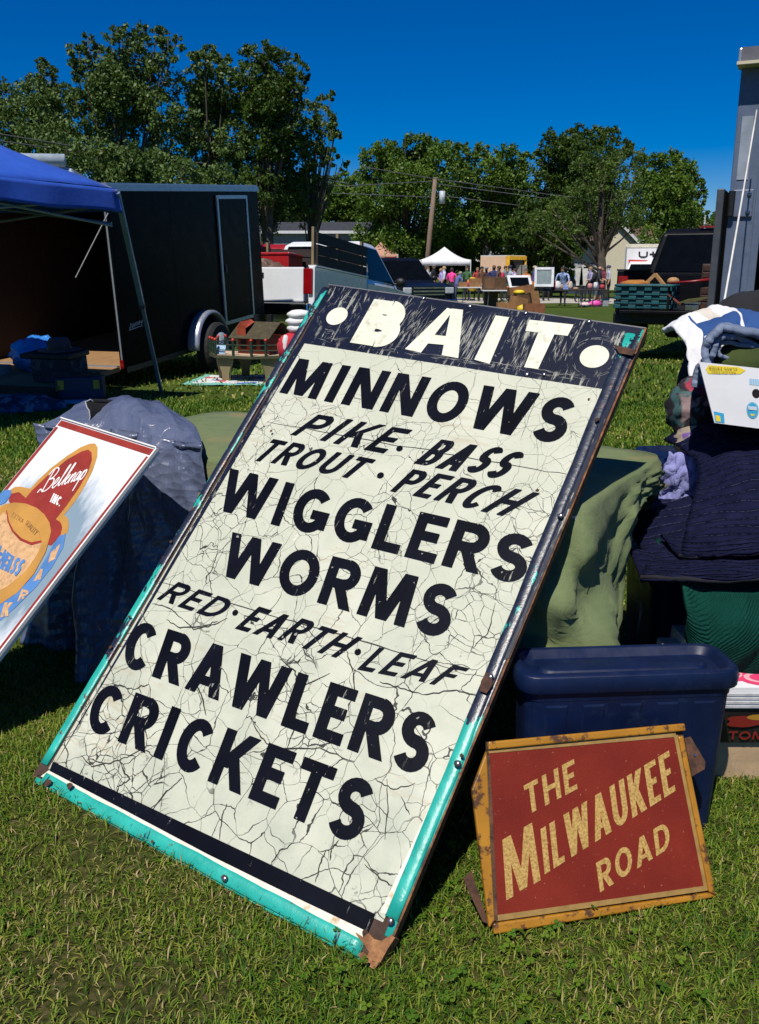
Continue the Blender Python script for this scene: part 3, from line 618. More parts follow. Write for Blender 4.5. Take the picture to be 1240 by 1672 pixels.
wp('ribbon', [(440, 785), (425, 870), (350, 1005), (240, 1140), (110, 1270), (0, 1365), (-120, 1440), (-120, 1340), (0, 1255), (120, 1170), (250, 1040), (320, 930), (360, 850), (400, 795)], SB, .0010)
wp('ribbon', [(80, 495), (75, 530), (40, 575), (-10, 600), (-60, 600), (-20, 540), (20, 500), (50, 488)], SB, .0016)
ring = [(345, 770), (335, 710), (300, 655), (250, 612), (180, 583), (100, 575), (30, 588), (-60, 640), (-160, 760), (-230, 940), (-220, 1120), (-120, 1250), (0, 1255), (120, 1175), (230, 1050), (310, 900)]
wp('emblem_disc', ring, SG, .0018)
wp('emblem_picture', [(30, 640), (285, 842), (250, 930), (170, 1040), (60, 1130), (-30, 1180), (-100, 1160), (-140, 1050), (-130, 900), (-60, 740)], SO, .0022)
wp('emblem_lens', [(48, 628), (90, 640), (180, 690), (250, 760), (285, 842), (215, 862), (140, 830), (85, 770), (55, 700)], SR, .0026)
wp('emblem_lens', [(52, 620), (120, 635), (200, 690), (262, 760), (278, 830), (215, 842), (150, 815), (98, 765), (66, 700)], SG, .0030)
q = MB()
def smooth_line(P, n=6):
    P = [Vector(p) for p in P]; P = [P[0]*2-P[1]]+P+[P[-1]*2-P[-2]]; o_ = []
    for i in range(1, len(P)-2):
        for k in range(n):
            t = k/n; a, b, c_, d = P[i-1:i+3]; o_.append(.5*((2*b)+(c_-a)*t+(2*a-5*b+4*c_-d)*t*t+(3*b-a-3*c_+d)*t**3))
    return o_+[P[-2]]
for s in ([(.02, -.05), (.04, .5), (.10, 1.0)], [(-.35, .78), (-.05, 1.0), (.45, 1.04), (.78, .86), (.60, .62), (.15, .52)], [(.15, .52), (.75, .50), (.98, .26), (.70, .02), (.15, -.04), (-.40, .12), (-.62, -.02)], [(1.12, .14), (1.45, .25), (1.56, .40), (1.40, .48), (1.2, .3), (1.25, .05), (1.5, 0), (1.75, .12)], [(1.75, .12), (2.0, .5), (2.2, .93), (2.1, 1.0), (1.98, .8), (1.95, .2), (2.1, .02), (2.35, .15)], [(2.35, .15), (2.7, .6), (2.85, .93), (2.72, 1.0), (2.6, .7), (2.55, 0)], [(2.6, .22), (2.95, .46), (2.92, .28), (2.7, .24)], [(2.7, .24), (2.95, .0), (3.2, .12)], [(3.2, .12), (3.36, .44), (3.34, 0)], [(3.36, .2), (3.62, .46), (3.76, .36), (3.72, .03), (3.92, .1)], [(4.46, .36), (4.2, .46), (4.0, .25), (4.1, .02), (4.3, .1), (4.48, .43), (4.48, .05), (4.65, .1)], [(4.65, .1), (4.86, .46), (4.80, 0), (4.74, -.5)], [(4.83, .3), (5.1, .46), (5.26, .26), (5.1, .02), (4.85, .06)]):
    for P4 in strip(smooth_line([WP(*WPH((285+51*x+80*y, 498-15*x-143*y))[0]) for x, y in s]), .0046): q.add([(p.x, p.y, .0018+1e-6*len(q.f)) for p in P4], [(0, 1, 2, 3)])
q.build('script_lettering', SW, ws)
q = MB(); word(q, 'INC.', [WP(*p) for p in WPH((335, 570), (362, 512), (430, 545), (400, 602))], .22, .0018); q.build('lettering', SW, ws)
for ch, pts in (('M', [(325, 975), (345, 905), (405, 850), (370, 950)]), ('A', [(225, 1100), (265, 1015), (300, 1020), (275, 1085)]), ('R', [(120, 1235), (150, 1150), (205, 1165), (165, 1215)]), ('K', [(5, 1340), (35, 1240), (90, 1240), (60, 1330)])):
    q = MB(); word(q, ch, [WP(*p) for p in WPH(*pts)], .26, .0018); q.build('lettering', SO, ws)
q = MB(); word(q, 'EXTRA', [WP(*p) for p in WPH((82, 672), (96, 642), (172, 690), (155, 715))], .14, .0036); q.build('lettering', SI, ws); q = MB(); word(q, 'QUALITY', [WP(*p) for p in WPH((175, 722), (190, 690), (266, 770), (240, 800))], .14, .0036); q.build('lettering', SI, ws)
q = MB(); word(q, 'BLUE', [WP(*p) for p in WPH((-100, 905), (-70, 790), (90, 930), (50, 1010))], .2, .0028); q.build('lettering', SB, ws); q = MB(); word(q, 'GRASS', [WP(*p) for p in WPH((-30, 1000), (0, 900), (185, 960), (120, 1070))], .2, .0028); q.build('lettering', SB, ws)
# ============================================================ cloth helpers
def mat_cloth(name, c1, c2, weave=700, rough=.85, spots=None, sheen=.04, wr=.25):
    if name in MATS: return MATS[name]
    m, n, b = nt(name); co = texco(n, 'Object'); f = noise(n, co, 5, 5, .6)
    c = ramp(n, f, [(.3, c1), (.7, c2)])
    if spots:
        g = noise(n, co, spots[1], 3, .6); c = mixc(n, ramp(n, g, [(.56, 0), (.66, spots[2] if len(spots) > 2 else .8)]), c, spots[0])
    n.links.new(c, b.inputs['Base Color']); b.inputs['Roughness'].default_value = rough; b.inputs['Specular IOR Level'].default_value = .2; b.inputs['Sheen Weight'].default_value = sheen
    h = math_(n, 'ADD', math_(n, 'MULTIPLY', noise(n, co, 420, 2, .5), .15), math_(n, 'MULTIPLY', noise(n, co, 11, 6, .62, .6), 1.6)); bump(n, b, h, wr, .01); return MATS.setdefault(name, m)
def mat_floral(name, base, cols, scale=14):
    if name in MATS: return MATS[name]
    m, n, b = nt(name); co = texco(n, 'Object'); dn = nd(n, 'TexNoise', i_Scale=scale*.8, i_Detail=3.0); n.links.new(co, dn.inputs['Vector'])
    ad = nd(n, 'VectorMath', operation='SCALE'); ad.inputs['Scale'].default_value = .10; n.links.new(dn.outputs['Color'], ad.inputs[0])
    a2 = nd(n, 'VectorMath', operation='ADD'); n.links.new(co, a2.inputs[0]); n.links.new(ad.outputs[0], a2.inputs[1])
    c = None
    cc = base
    for i, k in enumerate(cols):
        f = noise(n, a2.outputs[0], scale*(1+.35*i), 2, .5); mp = [q for q in n.nodes if q.type == 'TEX_NOISE'][-1]; mp.noise_dimensions = '4D'; mp.inputs['W'].default_value = i*7.3
        cc = mixc(n, ramp(n, f, [(.54, 0), (.60, 1)]), cc, k)
    n.links.new(cc, b.inputs['Base Color']); b.inputs['Roughness'].default_value = .8; bump(n, b, noise(n, co, 30, 4), .3, .01); return MATS.setdefault(name, m)
# sharp creases
def ridge(x): return 1-2*abs(((x/math.pi) % 2)-1)      # sharp zigzag, period two pi
def crease(s, t, sd): return .5*ridge(s*7+t*4.2+sd)+.35*ridge(s*13-t*9+sd*2.1)+.22*ridge(s*3+t*19+sd)+.14*ridge(s*31+t*23+sd*3)
# ============================================================ table behind the sign and its green cover
ux, uy = np.array([-.852, .523]), np.array([.523, .852])     # along the table, and to its back
FRc = np.array([.485, 2.13]); TL_, TD, TZ = 1.80, .78, .70
tabM = basis((FRc[0], FRc[1], 0), (-ux[0], -ux[1], 0), (uy[0], uy[1], 0), (0, 0, 1))   # local x runs to the right end (x<=0), y to the back
tab = thing('folding_table', 'folding table hidden under the green canvas cover behind the tall sign', 'table', M=tabM)
q = MB(); q.box((-TL_/2, TD/2, TZ-.03), (TL_-.02, TD-.02, .03)); q.build('table_top', mat('table_white_plastic', (.6, .6, .58), .6), tab)
for x, y in ((-.12, .08), (-.12, TD-.08), (-TL_+.12, .08), (-TL_+.12, TD-.08)):
    q = MB(); q.cyl((x, y, -.02), (x, y, TZ-.045), .014); q.build('leg', mat('leg_grey_steel', (.25, .25, .26), .4, metal=.8), tab)
def cover():
    NP, rows_top, rows = 180, 10, 22; q = MB(); ctr = np.array([-TL_/2, TD/2]); per = []
    pts = [(0, 0, 1), (0, TD, 1), (-TL_, TD, 1), (-TL_, 0, 1)]; segs = [TD, TL_, TD, TL_]; tot = sum(segs); rad = .035
    for i in range(NP):
        s = i/NP*tot
        if s < segs[0]: p = (0, s); nn_ = (1, 0)
        elif s < segs[0]+segs[1]: p = (-(s-segs[0]), TD); nn_ = (0, 1)
        elif s < segs[0]*2+segs[1]: p = (-TL_, TD-(s-segs[0]-segs[1])); nn_ = (-1, 0)
        else: p = (-TL_+(s-2*segs[0]-segs[1]), 0); nn_ = (0, -1)
        c0 = min(math.hypot(p[0]-a, p[1]-b) for a, b, _ in pts); per.append((s/tot, np.array(p), np.array(nn_, float), c0))
    # smooth the outward direction round the corners
    N_ = np.array([p[2] for p in per]); K = 7; N_ = sum(np.roll(N_, k, 0) for k in range(-K, K+1)); N_ /= np.linalg.norm(N_, axis=1)[:, None]
    P_ = np.array([p[1] for p in per]); P_ = sum(np.roll(P_, k, 0) for k in range(-3, 4))/7
    rings = []
    for j in range(rows_top+1):
        t = (j+.02)/rows_top; rings.append([(ctr[0]+(P_[i][0]-ctr[0])*t, ctr[1]+(P_[i][1]-ctr[1])*t, TZ+.012+.008*fbm(P_[i][0]*6*t, P_[i][1]*5*t, 4)) for i in range(NP)])
    for j in range(1, rows+1):
        t = j/rows; ring = []
        for i in range(NP):
            s = per[i][0]*tot; x, y = P_[i]
            # hem height round the edge: low at the near right corner, short towards the back
            fr = math.exp(-((x)**2+(y-.02)**2)/(2*.17**2)); e = sstep(0, TD, y) if x > -.03 else 0
            drop = .12+.33*fr+(.05 if y > TD-.03 else 0)+(.20 if y < .03 and x < -.25 else 0)+.12*(x < -TL_+.05)
            if x > -.02: drop = .08+.37*(1-sstep(.12, .46, y))
            fold = (.016*math.sin(s*11+2)+.012*math.sin(s*19+1))*t**.8+.05*fr*t*t
            out_ = .014*math.sin(min(1, t*4)*math.pi/2)+fold+.07*t*fr+.034*math.sin(math.pi*t)*fr*math.sin(t*9+s*8)+(.022*crease(s*4, t*1.6, 2)+.010*crease(s*9, t*4, 5))*min(1, t*3)
            zz = TZ+.012-drop*t+.012*(1-min(1, t*6))-.012; crs = .012*math.sin(t*13+s*9)*t*fr
            ring.append((x+N_[i][0]*(out_+crs), y+N_[i][1]*(out_+crs), zz))
        rings.append(ring)
    q.loft(rings, cap=False); return q
CANVAS = mat_cloth('faded_green_canvas', (.115, .155, .068), (.17, .205, .095), 500, .8, ((.25, .19, .09), 3.2, .8), wr=.5)
cv = cover().build('canvas_cover', CANVAS, smooth=True, solid=.004); cv.matrix_world = tabM
tag(cv, 'faded green canvas cover draped over the table behind the tall sign', 'table cover')
# ============================================================ grey-blue tarpaulin over the left end of the table
def mat_tarp(name, c1, c2):
    m, n, b = nt(name); co = texco(n, 'Object'); f = noise(n, co, 6, 5, .6); v = nd(n, 'TexVoronoi', i_Scale=17.0, feature='F1'); dn = noise(n, co, 4, 4)
    mp = nd(n, 'Mapping'); mp.inputs['Scale'].default_value = (1, 1, 2.2); n.links.new(co, mp.inputs[0]); n.links.new(mp.outputs[0], v.inputs['Vector'])
    n.links.new(ramp(n, f, [(.3, c1), (.7, c2)]), b.inputs['Base Color']); b.inputs['Roughness'].default_value = .28; b.inputs['Specular IOR Level'].default_value = .7
    h = math_(n, 'ADD', math_(n, 'MULTIPLY', v.outputs['Distance'], .45), noise(n, texco(n, 'Object', (1, 1, .4)), 16, 4, .55, .8)); bump(n, b, h, .95, .014); return m
TARP = mat_tarp('crinkled_tarp', (.075, .092, .15), (.12, .14, .215))
def tarp_fn(s, t):
    # s along the front edge from the far left to the bait sign, t from the table top down to the grass
    a = np.array([-1.16, 3.15]); b_ = np.array([-.50, 2.745]); p = a+(b_-a)*s; inn = uy; w = .026*crease(s*1.2, t*1.0, 4)+.003*crease(s*4.3, t*5.1, 9); bv = np.array([.04, .34])*(1-s)+np.array([-.30, .66])*s
    if t < .34:
        k = t/.34; hump = (.11*math.exp(-((s-.55)/.35)**2)*(.35+.65*k)+.05*(1-k))*math.sin(math.pi*min(1, .12+k))**.5+.036*ridge(s*9+k*1.2+1)*(.3+.7*k)
        z = TZ+.04+hump*(1-.75*k**6)+w*.8; q_ = p+bv*(1-k)-inn*.03+np.array([.03*ridge(k*7+s*5), 0])*k
    else:
        k = (t-.34)/.66; f1 = ridge(s*12+1.0+k*1.6); f2 = ridge(s*23+2.1-k*4)
        out_ = .03+.17*k**1.1+(.075*f1+.035*f2)*(k+.02)**.6+.17*math.exp(-((s-.40-.14*k)/.08)**2)*sstep(.18, .55, k)*(1-.3*k)+w*1.1
        z = (TZ+.06)*(1-k)+.012*k+.6*w*(1-k); q_ = p-inn*out_+np.array([.04*ridge(k*5+s*6), 0])*(1-k)+np.array([.05, -.02])*k
    return (q_[0], q_[1], z+gz1(q_[0], q_[1])*max(0, (t-.5)*2))
q = MB(); q.grid(tarp_fn, 130, 120); tag(q.build('tarpaulin', TARP, smooth=True, solid=.003), 'crinkled grey blue tarpaulin bunched over the table end between two signs', 'tarpaulin')
# rolled dark bag end with a pale rim, lying on the tarp
c0 = ony(147, 678, 3.12); q = MB(); rings = []
for j in range(9):
    t = j/8; rr = .060-.012*t; rings.append([(c0[0]+.10*t+.01*math.sin(k), c0[1]+.14*t+math.cos(k*math.pi/9)*rr*.5, c0[2]-.015*t+math.sin(k*math.pi/9)*rr*.8*(1+.12*math.sin(3*k))+math.cos(k*math.pi/9)*rr*.3) for k in range(18)])
bag = thing('cloth_bag', 'open end of a rolled black cloth bag beside the blue tarpaulin', 'bag', (0, 0, 0))
q.loft(rings, cap=False); q.build('sleeve', mat_cloth('black_nylon', (.006, .006, .008), (.014, .014, .016)), bag, smooth=True, solid=.003)
q = MB(); q.tube(rings[0], .0022, 6, closed=True); q.build('rim_piping', mat('pale_piping', (.4, .4, .42), .6), bag, smooth=True)
# ============================================================ navy plastic bins
NAVYP = mat('navy_polyethylene', (.0035, .010, .042), .42, .25, 8, spec=.35, bmp=.05, dirt=(.012, .022, .058))
def rrect(cx, cy, w, d, r_, z, n=5):
    P = []
    for k, (sx, sy) in enumerate(((1, 1), (-1, 1), (-1, -1), (1, -1))):
        for i in range(n+1):
            a = math.pi/2*(k+i/n); P.append((cx+sx*(w/2-r_)+math.cos(a)*r_, cy+sy*(d/2-r_)+math.sin(a)*r_, z))
    return P
def tote(name, label, loc, rz, w, d, h, lid=True, ribs=True):
    t = thing(name, label, 'storage bin', loc, rz)
    q = MB(); q.loft([rrect(0, 0, w*.88, d*.86, .03, 0), rrect(0, 0, w*.90, d*.88, .035, .02), rrect(0, 0, w*.955, d*.955, .04, h-.06)]); q.build('tub', NAVYP, t, smooth=False, bevel=.003)
    if ribs:
        for i in range(5):
            x = (-.34+.17*i)*w; q = MB(); q.add([(x-.022, -d*.43, .03), (x+.022, -d*.43, .03), (x+.026, -d*.478, h-.075), (x-.026, -d*.478, h-.075), (x-.018, -d*.445, .035), (x+.018, -d*.445, .035), (x+.022, -d*.490, h-.08), (x-.022, -d*.490, h-.08)], [(4, 5, 6, 7), (0, 1, 5, 4), (1, 2, 6, 5), (2, 3, 7, 6), (3, 0, 4, 7)]); q.build('rib', NAVYP, t)
    q = MB(); q.loft([rrect(0, 0, w*.965, d*.965, .04, h-.065), rrect(0, 0, w*.98, d*.98, .045, h-.045)]); q.build('collar', NAVYP, t)
    if lid:
        q = MB(); q.loft([rrect(0, 0, w+.012, d+.012, .045, h-.044), rrect(0, 0, w+.016, d+.016, .047, h-.022), rrect(0, 0, w+.008, d+.008, .045, h-.004), rrect(0, 0, w-.010, d-.010, .042, h), rrect(0, 0, w-.030, d-.030, .038, h-.001), rrect(0, 0, w-.055, d-.055, .03, h-.020), rrect(0, 0, w-.10, d-.09, .03, h-.020), rrect(0, 0, w-.115, d-.10, .028, h-.012)])
        q.build('lid', NAVYP, t, smooth=True, bevel=.002)
    return t
tote('plastic_tote', 'navy plastic storage bin with rimmed lid behind the red sign', (.562, 1.94, -.03), R(4), .50, .16, .43)
tote('plastic_tote', 'second navy bin, half hidden under the quilted moving pads', (1.10, 2.66, 0), R(-3), .62, .42, .44)
# ============================================================ flat boxes stacked by the bin
KRAFT = mat('kraft_cardboard', (.42, .29, .17), .85, .15, 14, bmp=.15, dirt=(.5, .38, .25)); WCARD = mat('white_cardboard', (.74, .74, .76), .7, .05, 8)
bx, by = .875, 2.08
def carton(name, label, x0, x1, y0, y1, z0, z1, m, rz=0, open_=False):
    t = thing(name, label, 'box', ((x0+x1)/2, (y0+y1)/2, z0), rz); w, d, h = x1-x0, y1-y0, z1-z0; th = .005
    for c, s in (((0, -d/2+th/2, h/2), (w, th, h)), ((0, d/2-th/2, h/2), (w, th, h)), ((-w/2+th/2, 0, h/2), (th, d-2*th, h)), ((w/2-th/2, 0, h/2), (th, d-2*th, h))):
        q = MB(); q.box(c, s); q.build('side_panel', m, t, bevel=.001)
    q = MB(); q.box((0, 0, th/2+.001), (w-2*th-.001, d-2*th-.001, th)); q.build('bottom_panel', m, t)
    if not open_:
        for sx in (-1, 1):
            q = MB(); q.box((sx*w/4, 0, h+th/2+.0005), (w/2-.002, d, th)); q.build('flap', m, t)
    return t
carton('cardboard_box', 'plain tan cardboard box on the grass right of the navy bin', bx-.02, bx+.52, by, by+.4, -.01, .105, KRAFT)
t = carton('fruit_carton', 'flat black produce carton with red print, second in the low stack', bx-.01, bx+.53, by-.012, by+.4, .112, .205, mat('black_print_card', (.012, .010, .010), .45, .2))
q = MB(); word(q, 'TOMATOES', [(-.255, .012), (-.255, .035), (-.02, .035), (-.02, .012)], .2, 0)
o = q.build('printed_lettering', mat('dark_red_ink', (.18, .012, .008), .5), t); o.rotation_euler = (math.pi/2, 0, 0); o.location = (0, -.2125, 0)
q = MB(); q.add([(-.22+.05*math.cos(k*.52)*(1+.3*math.cos(3*k*.52)), -.2126, .062+.016*math.sin(k*.52)) for k in range(12)], [tuple(range(12))]); q.build('printed_fruit', MATS['dark_red_ink'], t)
q = MB(); q.add([(-.185+.03*math.cos(k*.52), -.2132, .074+.008*math.sin(k*.52)) for k in range(12)], [tuple(range(12))]); q.build('printed_leaf', mat('ochre_ink', (.35, .18, .02), .5), t)
t = carton('fruit_carton', 'white produce carton printed with pink cherries, topmost of the low stack', bx-.02, bx+.54, by-.02, by+.4, .21, .262, WCARD)
for k in range(4):
    q = MB(); q.box((0, -.2110-.0006*(k % 2), .006+.011*k), (.561, .0018, .006)); q.build('corrugated_edge', mat('grey_corrugate', (.45, .45, .47), .7, .2, 60), t)
PINK = mat('pink_cherry_ink', (.72, .05, .16), .5, .15, 20); PINKL = mat('pale_pink_ink', (.80, .42, .48), .5, .1)
for i, (cx_, cy_, s) in enumerate(((-.235, -.13, .045), (-.17, -.155, .045), (-.10, -.12, .045), (-.20, -.06, .04))):
    for mm, sc2, dz, ox in ((PINK, 1, 0, 0), (PINKL, .62, .0004, -.1), (PINK, .45, .0008, .0)):
        q = MB(); q.add([(cx_+s*ox+s*sc2*math.cos(k*.39)*1.25, cy_+s*sc2*math.sin(k*.39), .0582+dz+i*.0001) for k in range(16)], [tuple(range(16))]); q.build('printed_cherry', mm, t)
# ============================================================ heap of blankets at the right
PADN = None
def mat_pad():
    m, n, b = nt('quilted_navy_pad'); co = texco(n, 'UV'); sep = nd(n, 'SeparateXYZ'); n.links.new(co, sep.inputs[0])
    return m, n, b, sep
def uv_grid(name, fn, nu, nv, m, parent=None, solid=.006, facemat=None):
    me = bpy.data.meshes.new(name); vs = [tuple(fn(i/nu, j/nv)) for j in range(nv+1) for i in range(nu+1)]
    fs = [(j*(nu+1)+i, j*(nu+1)+i+1, (j+1)*(nu+1)+i+1, (j+1)*(nu+1)+i) for j in range(nv) for i in range(nu)]
    me.from_pydata(vs, [], fs); uvl = me.uv_layers.new(name='UVMap')
    co = np.array([[(i+a)/nu, (j+b)/nv] for j in range(nv) for i in range(nu) for a, b in ((0, 0), (1, 0), (1, 1), (0, 1))]); uvl.data.foreach_set('uv', co.astype(np.float32).ravel())
    for x in (m if isinstance(m, (list, tuple)) else [m]): me.materials.append(x)
    if facemat: me.polygons.foreach_set('material_index', [facemat((i+.5)/nu, (j+.5)/nv) for j in range(nv) for i in range(nu)])
    me.polygons.foreach_set('use_smooth', [True]*len(fs)); o = bpy.data.objects.new(name, me); COL.objects.link(o)
    if parent is not None: o.parent = parent
    if solid: k = o.modifiers.new('solid', 'SOLIDIFY'); k.thickness = solid; k.offset = 0
    return o
def mat_quilted(name, c1, c2, ustitch, vstitch, thread, depth=.8):
    m, n, b = nt(name); uv = texco(n, 'UV'); sep = nd(n, 'SeparateXYZ'); dn = noise(n, uv, 3, 2)
    n.links.new(uv, sep.inputs[0]); h = None; ln = None
    for ax, k in ((0, ustitch), (1, vstitch)):
        if not k: continue
        x = math_(n, 'ADD', math_(n, 'MULTIPLY', sep.outputs[ax], k), math_(n, 'MULTIPLY', dn, 2.4)); fr = math_(n, 'FRACT', x); d = math_(n, 'ABSOLUTE', math_(n, 'SUBTRACT', fr, .5))
        puff = math_(n, 'SUBTRACT', 1.0, math_(n, 'POWER', math_(n, 'MULTIPLY', d, 2.0), 4.0)); seam = math_(n, 'GREATER_THAN', d, .465)
        h = puff if h is None else math_(n, 'MINIMUM', h, puff); ln = seam if ln is None else math_(n, 'MAXIMUM', ln, seam)
    co = texco(n, 'Object'); base = ramp(n, noise(n, co, 22, 4), [(.3, c1), (.7, c2)]); dash = math_(n, 'GREATER_THAN', noise(n, co, 120, 1), .47)
    base = mixc(n, math_(n, 'MULTIPLY', ln, dash), base, thread); n.links.new(base, b.inputs['Base Color']); b.inputs['Roughness'].default_value = .8; b.inputs['Specular IOR Level'].default_value = .08
    bump(n, b, math_(n, 'ADD', h, math_(n, 'MULTIPLY', noise(n, co, 40, 3), .25)), depth, .012); return m
NPAD = mat_quilted('quilted_navy_pad', (.004, .005, .021), (.009, .011, .038), 0, 30, (.055, .065, .12), .9)
def pad_fn(x0, x1, prof, seed):
    F = np.array(prof, float); Q = []
    for i in range(len(F)-1):
        for k in range(8): Q.append(F[i]+(F[i+1]-F[i])*k/8)
    Q.append(F[-1]); Q = np.array(Q)
    for _ in range(10): Q[1:-1] = (Q[:-2]+2*Q[1:-1]+Q[2:])/4
    n = len(Q)-1
    def fn(s, t):
        i = min(int(t*n), n-1); k = t*n-i; y, z = Q[i]*(1-k)+Q[i+1]*k; e = math.exp(-s*7)
        x = x0+(x1-x0)*s+.02*math.sin(t*5+seed)*e+.80*(z-.56)*(1-s)**2
        return (x, y+.03*fbm(s*3+1, t*3, seed)+.10*e, z-.07*e*(1.3-t)+.012*fbm(s*6, t*6, seed+2)+.004*fbm(s*22, t*30, seed))
    return fn
pads = thing('moving_pads', 'pile of navy quilted moving pads under the banana carton', 'blankets', (1.1, 2.6, .45))
def child_world(o, parent): o.parent = parent; o.matrix_parent_inverse = Matrix.Translation(-Vector(parent.location))
for k, (x0, prof) in enumerate(((.785, [(3.0, .80), (2.62, .795), (2.50, .775), (2.40, .73), (2.30, .65), (2.24, .60), (2.22, .575), (2.25, .56), (2.4, .558)]), (.745, [(2.9, .57), (2.45, .57), (2.28, .558), (2.20, .54), (2.18, .523), (2.21, .51), (2.4, .51)]), (.85, [(3.0, .845), (2.75, .842), (2.62, .83), (2.57, .815), (2.60, .80), (2.8, .80)]))):
    fn = pad_fn(x0, 1.6, prof, 3+k*5); o = uv_grid('moving_pad', fn, 60, 70, NPAD, None, .010); child_world(o, pads)
    te = (.80, .68, .72)[k]; q = MB(); q.tube([fn(i/30, te) for i in range(31)], .007, 6); o = q.build('bound_hem', mat_cloth('black_binding', (.008, .008, .012), (.02, .02, .028)), None, smooth=True); child_world(o, pads)
# dark green woven blanket hanging below the pads
def mat_knit():
    m, n, b = nt('green_woven_wool'); uv = texco(n, 'UV'); sep = nd(n, 'SeparateXYZ'); n.links.new(uv, sep.inputs[0])
    w1 = nd(n, 'TexWave', i_Scale=20.0, i_Distortion=2.5, i_Detail=3.0, bands_direction='DIAGONAL'); n.links.new(uv, w1.inputs['Vector']); w2 = nd(n, 'TexChecker', i_Scale=150.0); n.links.new(uv, w2.inputs['Vector'])
    f = noise(n, texco(n, 'Object'), 9, 5); c = ramp(n, f, [(.3, (.003, .040, .030)), (.7, (.006, .072, .052))]); n.links.new(c, b.inputs['Base Color']); b.inputs['Roughness'].default_value = .95; b.inputs['Specular IOR Level'].default_value = .1
    bump(n, b, math_(n, 'ADD', w1.outputs['Fac'], math_(n, 'MULTIPLY', w2.outputs['Fac'], .5)), .8, .006); return m
KN = mat_knit()
def bl_fn(x0, x1, ztop, low, fold, seed):
    def fn(s, t):
        hem = low(s); z = ztop+(hem-ztop)*t; x = x0+(x1-x0)*(s*(1-.10*t)+.04*t)-.02*math.sin(t*3)*(1-s)
        y = 2.25-.14*math.sin(min(1, t*2.2)*math.pi/2)+.035*t+.05*(2*s-1)**2*(1-.4*t)+.035*fbm(s*3.2, t*2.6, seed)+.016*math.sin(s*9+t*3+seed)*t+fold
        if t < .12: y += .2*(.12-t)/.12
        return (x, y, z+.006*fbm(s*5, t*4, seed))
    return fn
gb = thing('wool_blanket', 'dark green woven blanket hanging in two folds beneath the navy pads', 'blanket', (1.05, 2.3, .4))
for x0, x1, low, fo, sd in ((.80, 1.10, lambda s: .150+.07*max(0, s-.18)+.9*max(0, .18-s), 0, 1), (1.065, 1.42, lambda s: .205+.05*s, .012, 4)):
    o = uv_grid('blanket_fold', bl_fn(x0, x1, .505, low, fo, sd), 30, 40, KN, None, .012); child_world(o, gb)
# white fruit carton standing open on the pads, mouth up
cm = Matrix.Rotation(R(9), 3, 'Z')
bo = ony(1136, 672, 2.72)
bc = thing('banana_carton', 'white printed fruit carton with round hand hole, standing on the navy pads', 'box', (1.16, 2.60, .79), R(-12))
xa_ = Vector((.925, -.37, -.075)).normalized(); za_ = Vector((-.02, .10, .99)); za_ = (za_-xa_*za_.dot(xa_)).normalized(); ya_ = za_.cross(xa_); oc_ = Vector(ony(1164, 690, 2.56))+xa_*.165
bc.matrix_world = basis(oc_, xa_, ya_, za_*.70)
W_, D_, H_ = .46, .34, .235
q = MB(); hx, hz, hr = -.075, .135, .015
# front panel with a real hole
NP = 24; outer = []
for k in range(NP):
    a = 2*math.pi*k/NP; c, s_ = math.cos(a), math.sin(a); tx = (W_/2-hx)/c if c > 1e-6 else (-W_/2-hx)/c if c < -1e-6 else 1e9; tz = (H_-hz)/s_ if s_ > 1e-6 else (-hz)/s_ if s_ < -1e-6 else 1e9
    tt = min(tx, tz); outer.append((hx+c*tt, 0, hz+s_*tt))
cs = [(W_/2, 0, H_), (-W_/2, 0, H_), (-W_/2, 0, 0), (W_/2, 0, 0)]
inner = [(hx+hr*.85*math.cos(2*math.pi*k/NP), 0, hz+hr*1.25*math.sin(2*math.pi*k/NP)) for k in range(NP)]
vs = outer+inner; fs = [(k, (k+1) % NP, NP+(k+1) % NP, NP+k) for k in range(NP)]
for c in cs:      # fill the panel's corners
    a = math.atan2(c[2]-hz, c[0]-hx) % (2*math.pi); k = int(a/(2*math.pi)*NP); vs.append(c); fs.append((k % NP, len(vs)-1, (k+1) % NP))
q.add(vs, fs); q.build('side_panel', WCARD, bc, solid=.004)
for c, d in (((-W_/2, D_/2, H_/2), (.005, D_-.012, H_)), ((W_/2, D_/2, H_/2), (.005, D_-.012, H_)), ((0, D_, H_/2), (W_, .005, H_))):
    q = MB(); q.box(c, d); q.build('side_panel', WCARD, bc)
q = MB(); q.box((0, D_/2, .003), (W_-.01, D_-.01, .004)); q.build('bottom_panel', KRAFT, bc)
def decal(name, pts, m, z=.0005, x0=0): q = MB(); q.add([(a, -.0006-z, b) for a, b in pts], [tuple(range(len(pts)))]); return q.build(name, m, bc)
STY = mat('yellow_carton_ink', (.80, .60, .03), .6, .1); STB = mat('blue_carton_ink', (.03, .36, .62), .6, .1); STP = mat('pale_blue_ink', (.25, .50, .70), .6); STK = mat('grey_carton_ink', (.25, .22, .05), .6)
decal('yellow_label', [(-.212, .192), (-.12, .205), (-.105, .222), (-.125, .231), (-.205, .226), (-.215, .21)], STY)
q = MB(); word(q, 'CLASS EXTRA', [(-.128, .226), (-.128, .216), (-.205, .210), (-.205, .222)], .14, 0); word(q, 'SELECTED', [(-.132, .212), (-.132, .204), (-.200, .198), (-.200, .207)], .14, 0)
o = q.build('printed_lettering', STK, bc); o.matrix_local = Matrix.Rotation(math.pi/2, 4, 'X') @ Matrix.Identity(4); o.location = (0, -.0022, 0)
for k in range(7): decal('barcode_bar', [(-.095+k*.0048, .168), (-.0915+k*.0048, .168), (-.0915+k*.0048, .192), (-.095+k*.0048, .192)], STP)
ov = lambda cx_, cz, a, b: [(cx_+a*math.cos(k*.262), cz+b*math.sin(k*.262)) for k in range(24)]
